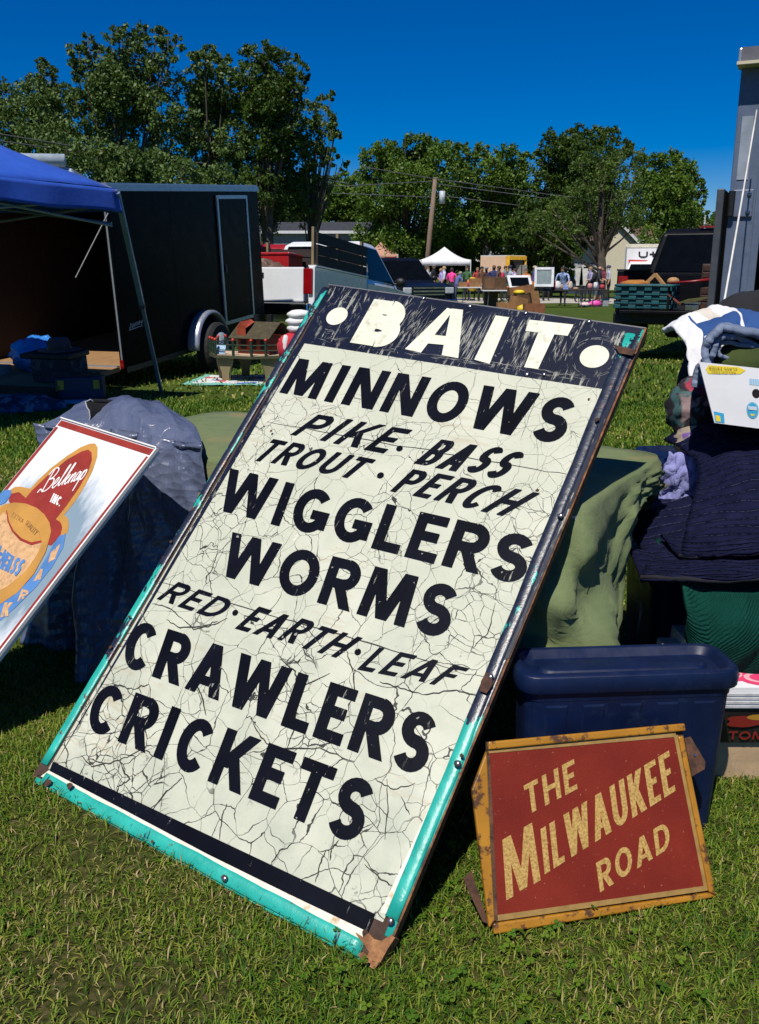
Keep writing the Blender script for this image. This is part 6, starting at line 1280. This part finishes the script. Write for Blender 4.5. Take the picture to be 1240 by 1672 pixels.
person('person in black t-shirt and grey cap at the left canopy post', 707, 480, 46, 1.78, R(60), (.012, .012, .014), BKd+(1,), None, hat=(.16, .16, .17), armpose=.5, skin=SKIN2)
person('person in a lavender shirt under the white canopy', 719, 478, 46.5, 1.62, R(100), (.36, .28, .60), (.1, .1, .2, 1), (.35, .22, .12))
person('person in a white vest with fair hair by the canopy', 726, 480, 45.5, 1.70, R(-90), (.55, .55, .66), BKd+(1,), (.45, .30, .14), armpose=.2)
person('person in a bright pink shirt under the canopy', 737, 478, 46, 1.64, R(150), (.80, .06, .30), BKd+(1,), (.04, .02, .02), wide=1.1, armpose=.3)
person('person in a denim blue shirt leaning by the canopy edge', 744, 479, 45, 1.45, R(110), (.10, .14, .34), (.06, .06, .14, 1), (.35, .30, .26), 'lean', wide=1.2, armpose=.8)
person('person in a brown sleeveless dress before the peach truck', 786, 473, 47, 1.70, R(20), (.14, .06, .035), BKd+(1,), (.02, .012, .01), skirt=True, skin=SKIN2)
person('person in dark top with grey cap beside the brown dress', 794, 472, 48, 1.68, R(-20), (.06, .03, .04), BKd+(1,), None, hat=(.25, .27, .3), skin=SKIN2)
person('person in a navy shirt with back turned by the peach truck', 806, 476, 45, 1.76, R(180), (.02, .03, .10), BKd+(1,), (.14, .07, .03), wide=1.1)
person('person with a red backpack next to the navy shirted one', 815, 476, 45, 1.74, R(-120), (.10, .06, .06), BKd+(1,), (.08, .05, .03), bag=(.50, .03, .06))
person('person in white shirt and navy cap left of the yellow frame opening', 833, 474, 44, 1.75, R(-60), (.36, .40, .48), BKd+(1,), None, hat=(.03, .03, .08), armpose=.4, skin=SKIN2)
person('person in a pink floral dress beside the navy cap', 841, 476, 43.5, 1.62, R(-100), (.50, .25, .5), BKd+(1,), (.05, .03, .02), skirt=True, pattern=pat('pink_lilac_print', (.46, .22, .50), (.62, .48, .62), 12))
person('person in a purple shirt with tan cap behind the framed tray', 871, 470, 46, 1.72, R(80), (.10, .07, .26), BKd+(1,), None, hat=(.42, .36, .24), armpose=.5, skin=SKIN2)
person('person with fair hair half hidden behind the framed window', 884, 468, 48, 1.62, R(0), (.20, .14, .10), BKd+(1,), (.36, .24, .14))
person('person in a tan hat bending behind the long table', 893, 467, 48, 1.55, R(0), (.16, .12, .1), BKd+(1,), None, hat=(.32, .22, .12))
person('person in a dark cap at the left of the black pickup', 993, 482, 46, 1.75, R(-90), (.40, .42, .5), BKd+(1,), None, hat=(.05, .06, .12))
person('person with fair hair seen over the navy pickup bonnet', 681, 478, 44, 1.66, R(-60), (.10, .06, .05), BKd+(1,), (.42, .30, .18), skin=SKIN2)
person('person in a white shirt near the left canopy corner', 698, 478, 47, 1.70, R(30), (.55, .55, .55), BKd+(1,), (.10, .06, .03))
person('person in a green shirt between the canopy and the brown dress', 763, 474, 48, 1.72, R(-30), (.05, .14, .06), BKd+(1,), (.05, .03, .02), armpose=.4)
person('person in a red shirt just behind the left white table', 779, 472, 49, 1.66, R(10), (.40, .04, .04), BKd+(1,), (.20, .12, .06), armpose=.5)
person('person in a grey shirt between the red backpack and the yellow frame', 824, 473, 48, 1.74, R(40), (.22, .23, .25), BKd+(1,), (.06, .04, .03), skin=SKIN2)
person('person in an orange shirt behind the wide top crate', 859, 470, 47, 1.60, R(-20), (.50, .16, .03), BKd+(1,), (.10, .05, .03), armpose=.6)
person('person in a light blue shirt behind the white panels', 945, 474, 46, 1.70, R(20), (.22, .34, .50), BKd+(1,), (.10, .07, .05), armpose=.4)
person('person in a yellow top right of the light blue shirt', 954, 474, 47, 1.58, R(-40), (.60, .44, .08), BKd+(1,), (.30, .2, .1), armpose=.3)
person('person in a maroon shirt half behind the black vest', 984, 480, 45, 1.72, R(-70), (.18, .03, .05), BKd+(1,), (.04, .03, .02), armpose=.4)
c = ony(968, 498, 40.5); q = MB(); q.ball((c[0]+.1, 40.5, gz1(c[0], 40.5)+.13), (.28, .2, .17), 16, 10, lambda d: 1+.14*fbm(d.x*5, d.z*5, 2)); tag(q.build('shopping_bag', mat('hot_pink_bag', (.80, .08, .40), .5), smooth=True), 'hot pink shopping bag on the grass by the black vest', 'bag')
q = MB(); q.ball((c[0]-.35, 40.4, gz1(c[0], 40.5)+.09), (.25, .18, .10), 16, 8, lambda d: 1+.14*fbm(d.x*5, d.z*5, 5)); tag(q.build('shopping_bag', mat('pale_pink_bag', (.70, .50, .55), .5), smooth=True), 'pale pink bag slumped left of the hot pink one', 'bag')
q = MB(); q.box((c[0]+.55, 40.5, gz1(c[0], 40.5)+.18), (.25, .2, .34)); tag(q.build('paper_carrier', mat('grey_carrier', (.30, .32, .34), .7), bevel=.02), 'grey carrier standing right of the pink bags', 'bag')
c = ony(772, 455, 47.5); q = MB(); q.ball((c[0], 47.5, gz1(c[0], 47.5)+.85), (.30, .28, .35), 16, 10); tag(q.build('yellow_barrel', mat('yellow_plastic', (.75, .48, .02), .5), smooth=True), 'yellow plastic barrel left of the peach truck', 'barrel')
# ============================================================ peach box truck body, rental truck and houses
Y = 52; a, b_ = ony(788, 418, Y), ony(862, 418, Y); g = gz1(a[0], Y); ht = a[2]-g; xs_ = ony(828, 418, Y)[0]
pt = thing('box_truck', 'peach box truck body with yellow framed open rear', 'truck', (xs_, Y, g)); PCH = mat('peach_panel', (.62, .42, .28), .5, .06); YF = mat('yellow_frame_paint', (.72, .40, .02), .5)
wl_ = xs_-a[0]; wr3 = b_[0]-xs_
q = MB(); q.add([(-wl_, .9, .5), (0, 0, .5), (0, 0, ht), (-wl_, .9, ht)], [(0, 1, 2, 3)]); q.build('side_panel', PCH, pt, solid=.04)
q = MB(); q.add([(-wl_, .9, ht), (0, 0, ht), (wr3, .8, ht), (wr3-wl_, 1.8, ht)], [(0, 1, 2, 3)]); q.build('roof', TBW, pt, solid=.04)
for p0, p1, w in (((.05, -.04, .45), (.05, -.04, ht), .20), ((wr3, .75, .45), (wr3, .75, ht), .12), ((0, -.04, ht-.1), (wr3, .76, ht-.1), .20)):
    q = MB(); q.bar(p0, p1, w); q.build('rear_frame', YF, pt)
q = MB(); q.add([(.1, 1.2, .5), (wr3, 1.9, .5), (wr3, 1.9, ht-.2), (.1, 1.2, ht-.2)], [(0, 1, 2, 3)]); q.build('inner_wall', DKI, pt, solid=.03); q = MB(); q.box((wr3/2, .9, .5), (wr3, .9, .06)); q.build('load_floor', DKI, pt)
for x in (-wl_*.6, wr3*.7): wheel(pt, (x, .5, .38), .38, .22, -1, 5)
for i, px_ in enumerate((848, 856)):
    q = MB(); c = ony(px_, 440, 52.6); q.box((c[0], 52.6, c[2]-.2), (.32, .1, .9)); tag(q.build('rack', mat('grey_rack', (.20, .19, .17), .6)), ('grey rack inside the yellow framed opening', 'narrow grey rack at the right inside the yellow frame')[i], 'rack')
# rental truck with partly hidden lettering
Y = 55; x0 = ony(1019, 440, Y)[0]; zt = ony(1019, 398, Y)[2]; g = gz1(x0, Y); ut = thing('rental_truck', 'white rental box truck with black lettering behind the black pickup', 'truck', (x0, Y, g)); zt -= g
UW = mat('rental_white', (.74, .74, .76), .4, .03); UR = mat('rental_red', (.55, .03, .03), .4)
q = MB(); q.box((1.25, 2.6, (zt+.95)/2), (2.5, 3.6, zt-.95)); q.build('cargo_box', UW, ut, bevel=.04); q = MB(); q.box((1.25, .785, zt-.10), (2.52, .03, .20)); q.build('top_trim', mat('cream_trim', (.66, .62, .5), .5), ut)
for x in (.03, 2.47): q = MB(); q.box((x, .785, zt/2+.4), (.08, .03, zt-1.1)); q.build('edge_trim', ALU, ut)
L = lambda px_, py_: (ony(px_, py_, Y+.78)[0]-x0, ony(px_, py_, Y+.78)[2]-g)
q = MB()
for s in ([(1037, 411), (1037, 418), (1040, 420), (1046, 420), (1049, 418), (1049, 411)], [(1053, 415.5), (1060, 415.5)], [(1058.5, 411), (1058.5, 420)], [(1058.5, 415.5), (1067, 415.5)], [(1066.5, 411), (1066.5, 420)], [(1072, 420), (1077, 411), (1083, 420)], [(1088, 411), (1088, 420), (1096, 420), (1096, 411)], [(1101, 411), (1101, 420), (1108, 420)]):
    for P4 in strip([L(*p) for p in s], .10): q.add([(p.x, .79-.012-2e-4*len(q.f)/10, p.y) for p in P4], [(0, 1, 2, 3)])
q.build('lettering', BLK, ut)
q = MB(); q.add([(p[0], .79-.01, p[1]) for p in (L(1020, 424), L(1052, 425), L(1030, 430), L(1022, 433), L(1020, 434))], [(0, 1, 2, 3, 4)]); q.build('red_stripe', UR, ut)
q = MB(); q.loft([[(x, y, z) for x, y in ((.1, .78), (2.4, .78), (2.4, -.9), (.1, -.9))] for z in (.5, 1.2)]+[[(x, y, z) for x, y in ((.3, .78), (2.2, .78), (2.2, -.05), (.3, -.05))] for z in (1.95, 2.02)]); q.build('cab', UW, ut, bevel=.05); q = MB(); q.add([(.22, -.85, 1.28), (2.28, -.85, 1.28), (2.12, -.14, 1.86), (.38, -.14, 1.86)], [(0, 1, 2, 3)]); q.build('windscreen', GLASS, ut, solid=.02)
for x in (.25, 2.25): wheel(ut, (x, -.2, .4), .4, .24, -1, 5)
ut.rotation_euler = (0, 0, R(-17))
def house(label, px0, px1, pyr, pye, Y, wallm, roofm, depth=6, gable=False, win=(), rz=0, zb=0):
    a, b_ = ony(px0, pye, Y), ony(px1, pye, Y); w = b_[0]-a[0]; cx_ = (a[0]+b_[0])/2; g = gz1(cx_, Y); he = a[2]-g; hr = ony(px0, pyr, Y)[2]-g; t = thing('house', label, 'house', (cx_, Y, g), rz)
    q = MB(); q.box((0, depth/2, he/2), (w-.4, depth, he)); q.build('wall', wallm, t); ov_ = .35
    if gable:
        q = MB(); q.prism([(-w/2+.2, he), (w/2-.2, he), (0, hr-.1)], depth-.02, 0.01, M=Matrix(((1, 0, 0), (0, 0, 1), (0, 1, 0)))); q.build('gable_wall', wallm, t)
        for s in (-1, 1): q = MB(); q.add([(s*(w/2+.1), -ov_, he-.15), (0, -ov_, hr), (0, depth+ov_, hr), (s*(w/2+.1), depth+ov_, he-.15)], [(0, 1, 2, 3)]); q.build('roof_slope', roofm, t, solid=.12)
        for s in (-1, 1): q = MB(); q.bar((s*(w/2+.1), -ov_-.03, he-.2), (0, -ov_-.03, hr-.04), .05, .2); q.build('barge_board', TBW, t)
    else:
        for s in (0, 1): q = MB(); yy = -ov_ if s == 0 else depth+ov_; q.add([(-w/2-.1, yy, he), (w/2+.1, yy, he), (w/2+.1, depth/2, hr), (-w/2-.1, depth/2, hr)], [(0, 1, 2, 3)]); q.build('roof_slope', roofm, t, solid=.12)
        q = MB(); q.box((0, -.33, he-.05), (w+.2, .06, .18)); q.build('fascia', TBW, t)
    for (x, z, ww, hh_) in win:
        q = MB(); q.box((x*w, -.02, z), (ww, .05, hh_)); f_ = q.build('window', GLASS, t)
        for cc, s in (((x*w, -.05, z+hh_/2), (ww+.12, .05, .08)), ((x*w, -.05, z-hh_/2), (ww+.12, .05, .08)), ((x*w-ww/2, -.05, z), (.08, .05, hh_-.085)), ((x*w+ww/2, -.05, z), (.08, .05, hh_-.085))): q = MB(); q.box(cc, s); q.build('frame', TBW, f_)
    return t
SH = mat('dark_shingle_roof', (.035, .038, .05), .8, .3, 3); SHG2 = mat('grey_shingle_roof', (.22, .23, .24), .8, .15, 3); SDB = mat('grey_blue_siding', (.16, .20, .22), .7, .1); SDG = mat('dark_green_siding', (.02, .04, .035), .7); SDN = mat('navy_siding', (.03, .05, .08), .7); CRM = mat('cream_stucco', (.62, .56, .42), .8, .06); BRR = mat('brown_shingle_roof', (.12, .07, .045), .8, .3, 3)
hz = house('grey blue bungalow with dark shingle roof behind the white pickup', 428, 605, 358, 378, 62, SDB, SH, 7, win=((-.33, 1.9, 1.4, .9), (.12, 1.7, 1.2, 1.3), (.22, 1.7, 1.2, 1.3), (.40, 1.6, 1.3, 1.7)))
for k, x in enumerate((.05, .17, .29, .41)): q = MB(); w_ = 7.4; q.box((x*w_, -1.2, 1.6), (.12, .12, 2.6)); q.build('porch_post', TBW, hz)
q = MB(); q.box((1.75, -1.2, 2.45), (3.6, .1, .18)); q.build('porch_beam', TBW, hz)
house('small house with green gable and grey roof behind the peach truck', 795, 868, 403, 425, 68, SDG, SHG2, 7, True); house('low shed with grey slate roof left of the green gable', 760, 812, 414, 424, 72, SDG, SHG2, 5)
house('navy sided garage with grey roof beneath the big tree', 925, 984, 428, 444, 62, SDN, SHG2, 5, win=((.05, 1.6, .5, .4),)); house('tall cream house behind the locust tree', 972, 1040, 360, 392, 74, CRM, BRR, 9, True); house('wide house with brown roof behind the rental truck', 1030, 1240, 358, 390, 80, CRM, BRR, 9)
# ============================================================ poles and wires
POLE = mat('weathered_pole_wood', (.20, .14, .10), .85, .2, 4, stretch=(1, 1, .2)); WIRE = mat('grey_cable', (.10, .10, .11), .6)
def pole(label, x0, y0, x1, y1, Y, r_, m, cross=True):
    a, b_ = ony(x0, y0, Y), ony(x1, y1, Y); g = gz1(a[0], Y); d = (b_-a)/(b_[2]-a[2]); base = a+d*(g-a[2]); t = thing('utility_pole', label, 'utility pole', tuple(base)); q = MB(); q.tube([(0, 0, -.2), tuple((b_-base)*.5), tuple(b_-base)], [r_*1.15, r_, r_*.8], 10); q.build('shaft', m, t, smooth=True); return t, b_-base
t, tp2 = pole('wooden utility pole with grey transformer among the trees', 699, 416, 711, 290, 56, .15, POLE)
q = MB(); q.cyl((tp2[0]+.42, -.1, tp2[2]-1.45), (tp2[0]+.42, -.1, tp2[2]-.75), .17, n=14); q.build('transformer', mat('transformer_grey', (.45, .50, .54), .4), t, smooth=True); q = MB(); q.bar((tp2[0]+.05, 0, tp2[2]-.9), (tp2[0]+.42, -.1, tp2[2]-.9), .06); q.build('bracket', BLK, t)
for k in (0, 1): q = MB(); q.cyl((tp2[0]+.36+.12*k, -.1, tp2[2]-.75), (tp2[0]+.36+.12*k, -.1, tp2[2]-.60), .03, .02, 8); q.build('insulator', BLK, t)
pole('thin grey pole at the right end of the cargo trailer', 424, 420, 424, 292, 46, .07, mat('grey_galvanised_pole', (.28, .29, .31), .5)); pole('slim pale pole above the black pickup cab', 1150, 420, 1151, 352, 60, .07, MATS['grey_galvanised_pole'])
q = MB()
for i, (pts, Y0, Y1, lab) in enumerate((([(-30, 214), (200, 252), (424, 277), (570, 300)], 30, 46, 'upper power cable crossing the left trees'), ([(-30, 226), (200, 258), (424, 294)], 30, 46, 'second power cable below the upper one on the left'), ([(424, 296), (560, 304), (705, 296)], 46, 56, 'short cable span between the thin pole and the wooden pole'), ([(424, 312), (560, 316), (703, 322)], 46, 56, 'lower cable span between the two poles'), ([(711, 300), (900, 325), (1160, 368)], 56, 60, 'cable running right from the transformer pole'), ([(708, 318), (900, 342), (1160, 385)], 56, 60, 'lower cable running right across the maples'), ([(590, 272), (711, 292), (900, 318), (1160, 345)], 50, 60, 'topmost cable over the right trees'))):
    q = MB(); n = len(pts); P = [Vector(ony(x, y, Y0+(Y1-Y0)*k/(n-1))) for k, (x, y) in enumerate(pts)]; F = []
    for k in range(n-1): F += [P[k].lerp(P[k+1], s/8) for s in range(8)]
    q.tube(F+[P[-1]], .022, 5); tag(q.build('power_line', WIRE), lab, 'cable', 'overhead power lines')
# ============================================================ trees
def mat_leaf(name, dark, mid, light):
    m, n, b = nt(name); at = nd(n, 'Attribute', attribute_name='rnd'); c = ramp(n, at.outputs['Fac'], [(0, dark), (.5, mid), (1, light)])
    n.links.new(c, b.inputs['Base Color']); b.inputs['Roughness'].default_value = .5; b.inputs['Specular IOR Level'].default_value = .3
    tr_ = nd(n, 'BsdfTranslucent'); n.links.new(mixc(n, .5, c, (.12, .16, .01)), tr_.inputs[0]); mx = nd(n, 'MixShader', i_0=.22); o = [x for x in n.nodes if x.type == 'OUTPUT_MATERIAL'][0]
    n.links.new(b.outputs[0], mx.inputs[1]); n.links.new(tr_.outputs[0], mx.inputs[2]); n.links.new(mx.outputs[0], o.inputs[0]); return m
LFP = mat_leaf('poplar_leaf', (.034, .070, .016), (.075, .135, .028), (.15, .21, .06)); LFM = mat_leaf('maple_leaf', (.026, .070, .008), (.070, .145, .014), (.155, .225, .026)); LFL = mat_leaf('locust_leaf', (.026, .060, .010), (.06, .115, .016), (.13, .19, .028)); LFD = mat_leaf('dark_leaf', (.018, .044, .007), (.042, .085, .011), (.09, .145, .018))
BRK = mat('grey_tree_bark', (.075, .06, .045), .9, .25, 6, bmp=.3)
def tree(label, base_px, lobes, Y, leafm, leaf=.15, per=700, spread=1.0, up=0.0, seed=1, trunk=.22, base_y=None, name='broadleaf_tree', aspect=1.5, extra=14, fill=.55):
    r = np.random.default_rng(seed); bx_ = ony(base_px, 400, Y)[0]; g = gz1(bx_, Y); t = thing(name, label, 'tree', (bx_, Y, g)); O = np.array([bx_, Y, g])
    C_ = []
    for (x, y, rp) in lobes:
        rad = rp/FPX*Y; dy = r.uniform(-1, 1)*rad*1.3*spread; p = ony(x, y, Y+dy)-O; C_.append((p, rad))
    mean = np.mean([c for c, _ in C_], 0)
    for k in range(5 if leafm is LFP else extra):
        c, rad = C_[r.integers(len(C_))]; C_.append((mean+(c-mean)*r.uniform(.3, .85)+np.array([0, r.uniform(-1.5, 1.5), 0]), rad*r.uniform(.8, 1.1)))
    P = []; RND = []; DIR = []
    for c, rad in C_:
        N = int(per*2.6*max(.25, (rad/1.2))**2); k = max(3, int(N/34)); d = r.normal(size=(k, 3)); d /= np.linalg.norm(d, axis=1)[:, None]
        cc = c+d*(rad*r.uniform(.25, 1.0, k)**.5)[:, None]*np.array([1, 1, .92]); lr = rad*(.22 if leafm is LFP else .28)
        idx = r.integers(0, k, N); dd = r.normal(size=(N, 3)); pts = cc[idx]+dd*lr*np.array([.5, .5, .42])
        if up: pts[:, 2] += up*lr*np.abs(dd[:, 0])*0+up*lr*r.uniform(0, 1, N)**3*1.6
        sh = r.uniform(0, 1, k)[idx]; P.append(pts); RND.append(np.clip(.15+.45*sh+.4*r.uniform(0, 1, N), 0, 1))
    P = np.concatenate(P); RND = np.concatenate(RND); N = len(P)
    a = r.normal(size=(N, 3)); a[:, 2] += .35*np.sign(up) if up else -.2; a /= np.linalg.norm(a, axis=1)[:, None]; b2 = np.cross(a, r.normal(size=(N, 3))); b2 /= np.linalg.norm(b2, axis=1)[:, None]
    s = leaf*r.uniform(.55, 1.25, N)[:, None]; w = s/aspect
    V_ = np.stack([P-a*s*.5, P+b2*w*.5, P+a*s*.5, P-b2*w*.5], 1).reshape(-1, 3); F_ = np.arange(N*4).reshape(-1, 4)
    raw_mesh('crown', V_, F_, leafm, np.repeat(RND, 4), t)
    q = MB(); hi = max(c[2] for c, _ in C_); mid = np.array([mean[0]*.5, mean[1]*.5, hi*.45]); q.tube([(0, 0, -.1), tuple(mid*.5+np.array([.08, 0, 0])), tuple(mid), (mean[0]*.8, mean[1]*.8, hi*.8)], [trunk*1.2, trunk, trunk*.75, trunk*.25], 9); q.build('trunk', BRK, t, smooth=True)
    for c, rad in C_[:26]:
        k = r.uniform(.35, .95); st = mid*k if c[2] > mid[2]*.7 else mid*.35; md = st*.45+c*.55+np.array([0, 0, -.12*rad]); q = MB(); q.tube([tuple(st), tuple(md), tuple(c), tuple(c+np.array([0, 0, rad*.6]))], [trunk*.34, trunk*.2, trunk*.11, .012], 6); q.build('limb', BRK, t, smooth=True)
    return t
def jl(*pts): return list(pts)
tree('leftmost poplar of the left clump, lower than its neighbours', 60, jl((15, 160, 34), (55, 150, 26), (70, 115, 20), (80, 140, 24), (100, 175, 30), (30, 200, 40), (75, 215, 40), (15, 240, 40), (60, 260, 45), (110, 240, 40), (85, 130, 12), (68, 102, 9)), 40, LFP, .14, 1000, seed=1)
tree('tallest poplar of the left clump with a broad open top', 205, jl((130, 95, 22), (145, 75, 18), (165, 100, 26), (195, 70, 24), (200, 52, 14), (230, 60, 20), (255, 60, 18), (275, 80, 22), (290, 62, 10), (225, 105, 34), (260, 125, 36), (180, 140, 36), (140, 140, 26), (205, 175, 42), (265, 185, 40), (160, 195, 36), (220, 230, 46), (280, 240, 40), (165, 255, 44), (120, 110, 14), (125, 170, 20)), 38, LFP, .14, 1050, seed=2)
tree('middle poplar with rounded top right of the tallest one', 345, jl((335, 100, 24), (320, 125, 26), (360, 100, 20), (345, 85, 14), (365, 130, 26), (330, 165, 32), (370, 175, 28), (310, 195, 32), (345, 215, 38), (380, 230, 32), (320, 260, 40), (365, 275, 38)), 39, LFP, .14, 1050, seed=3)
tree('dark upright poplar at the right of the left clump', 430, jl((405, 95, 20), (430, 90, 20), (455, 105, 22), (475, 125, 18), (488, 95, 8), (410, 125, 26), (445, 135, 30), (480, 155, 22), (405, 165, 28), (440, 180, 34), (400, 215, 30), (435, 235, 34), (470, 220, 28), (405, 270, 34), (450, 275, 34), (420, 310, 34), (460, 320, 34), (430, 350, 34), (495, 110, 10), (500, 130, 8)), 38, LFD, .14, 1100, seed=4)
tree('spreading lower tree with branches reaching right into the sky', 500, jl((500, 185, 24), (525, 165, 18), (540, 160, 10), (530, 195, 22), (550, 205, 14), (490, 215, 28), (520, 225, 26), (548, 218, 10), (500, 250, 28), (540, 255, 16), (560, 265, 10), (480, 280, 28), (520, 285, 22), (550, 275, 10), (480, 315, 30), (515, 320, 26), (495, 345, 26)), 40, LFP, .14, 900, seed=5, trunk=.16)
tree('low bushy tree behind the blue canopy', 130, jl((60, 240, 34), (110, 255, 36), (160, 270, 36), (210, 265, 36), (250, 275, 36), (30, 280, 40), (90, 300, 44), (170, 310, 40), (240, 310, 40), (300, 300, 40), (360, 305, 36)), 34, LFP, .14, 1000, seed=6, trunk=.14)
tree('far woodland tree above the bungalow roof, left', 460, jl((440, 305, 22), (465, 315, 24), (490, 305, 24), (440, 340, 26), (475, 350, 28), (510, 330, 26), (430, 365, 26), (500, 365, 28), (455, 385, 28)), 68, LFD, .24, 620, seed=7)
tree('far woodland tree above the bungalow roof, right', 545, jl((530, 310, 22), (560, 300, 18), (585, 305, 22), (540, 335, 26), (575, 335, 26), (600, 345, 24), (535, 365, 28), (580, 370, 30), (620, 380, 30)), 68, LFM, .24, 620, seed=8)
tree('large maple behind the utility pole', 660, jl((610, 262, 22), (630, 245, 18), (650, 238, 16), (675, 238, 18), (700, 240, 20), (600, 290, 24), (640, 275, 30), (680, 270, 30), (720, 262, 26), (740, 245, 14), (610, 325, 30), (655, 315, 34), (705, 310, 34), (745, 290, 26), (620, 365, 32), (670, 360, 36), (720, 355, 34), (600, 395, 26), (650, 400, 34), (705, 400, 34), (662, 228, 7), (690, 228, 7), (716, 236, 7)), 60, LFM, .19, 720, up=.5, seed=9)
tree('second maple right of the utility pole', 790, jl((745, 258, 20), (775, 250, 18), (805, 258, 18), (830, 255, 18), (760, 290, 28), (800, 290, 28), (840, 285, 26), (865, 265, 16), (750, 330, 30), (795, 330, 34), (845, 325, 32), (760, 370, 32), (810, 370, 34), (850, 365, 30), (770, 400, 30), (825, 400, 32), (760, 238, 7), (792, 243, 7), (845, 248, 8)), 62, LFM, .19, 720, up=.5, seed=10)
tree('tall dark maple rising above the right trees', 930, jl((905, 235, 20), (930, 222, 16), (950, 218, 14), (975, 225, 18), (1000, 220, 14), (900, 262, 24), (940, 255, 30), (985, 255, 28), (1020, 245, 18), (890, 300, 28), (930, 300, 32), (975, 300, 32), (905, 340, 32), (960, 345, 34), (890, 375, 30), (940, 385, 32), (1005, 340, 30), (880, 245, 10)), 64, LFD, .20, 760, up=.3, seed=11)
tree('feathery locust with forked dark trunk before the cream house', 986, jl((950, 275, 22), (980, 262, 20), (1010, 265, 20), (1035, 250, 16), (1048, 265, 14), (960, 310, 26), (1000, 300, 26), (1035, 295, 22), (930, 330, 24), (975, 345, 24), (1020, 335, 26), (905, 345, 22), (880, 360, 20), (940, 365, 22), (1045, 330, 20), (1000, 372, 20), (1040, 368, 18), (865, 375, 14)), 50, LFL, .15, 700, seed=12, trunk=.24, aspect=2.2)
tree('bright maple at the right end of the tree line', 1090, jl((1055, 275, 22), (1075, 258, 14), (1095, 270, 22), (1120, 280, 18), (1140, 292, 12), (1150, 300, 7), (1060, 310, 26), (1100, 312, 28), (1130, 318, 20), (1055, 350, 26), (1095, 355, 28), (1130, 352, 20), (1075, 385, 26), (1120, 385, 24), (1145, 335, 9)), 58, LFM, .19, 760, up=.5, seed=13)
tree('dark round tree shading the garage', 900, jl((835, 375, 20), (860, 350, 24), (895, 345, 24), (850, 395, 26), (890, 385, 28), (920, 375, 24), (870, 420, 26), (905, 420, 26), (930, 405, 22), (885, 445, 24), (915, 440, 20)), 54, LFD, .20, 800, seed=14)
tree('low dark tree behind the white canopy', 740, jl((660, 400, 22), (700, 395, 24), (740, 400, 24), (775, 400, 22), (680, 425, 22), (725, 425, 22), (765, 425, 22), (800, 400, 16)), 66, LFD, .26, 600, seed=15)
tree('small tree behind the black pickup, right of the rental truck', 1150, jl((1140, 365, 10), (1155, 350, 9), (1165, 370, 14), (1150, 385, 14), (1190, 380, 20)), 66, LFM, .24, 600, seed=16, extra=3)
# far wood seen as one dark mass behind the houses
r = np.random.default_rng(33); Nw = 60000; sx_ = r.uniform(300, 1260, Nw); Yw = r.uniform(84, 92, Nw); topy = 372+14*np.sin(sx_*.021)+10*np.sin(sx_*.057+1)+6*np.sin(sx_*.13); py_w = topy+(446-topy)*r.uniform(0, 1, Nw)**.8
Xw = (sx_-IW/2)/FPX*Yw*1.0; Zw = CAMH+(HOR-py_w)/FPX*Yw; Pw = np.stack([Xw, Yw, Zw], 1)
a_ = r.normal(size=(Nw, 3)); a_ /= np.linalg.norm(a_, axis=1)[:, None]; b2_ = np.cross(a_, r.normal(size=(Nw, 3))); b2_ /= np.linalg.norm(b2_, axis=1)[:, None]; s_w = .5*r.uniform(.6, 1.3, Nw)[:, None]
tag(raw_mesh('woodland', np.stack([Pw-a_*s_w*.5, Pw+b2_*s_w*.33, Pw+a_*s_w*.5, Pw-b2_*s_w*.33], 1).reshape(-1, 3), np.arange(Nw*4).reshape(-1, 4), LFD, np.repeat(r.uniform(0, 1, Nw), 4)), 'dark far wood reading as one mass behind the houses', 'woodland', kind='stuff')
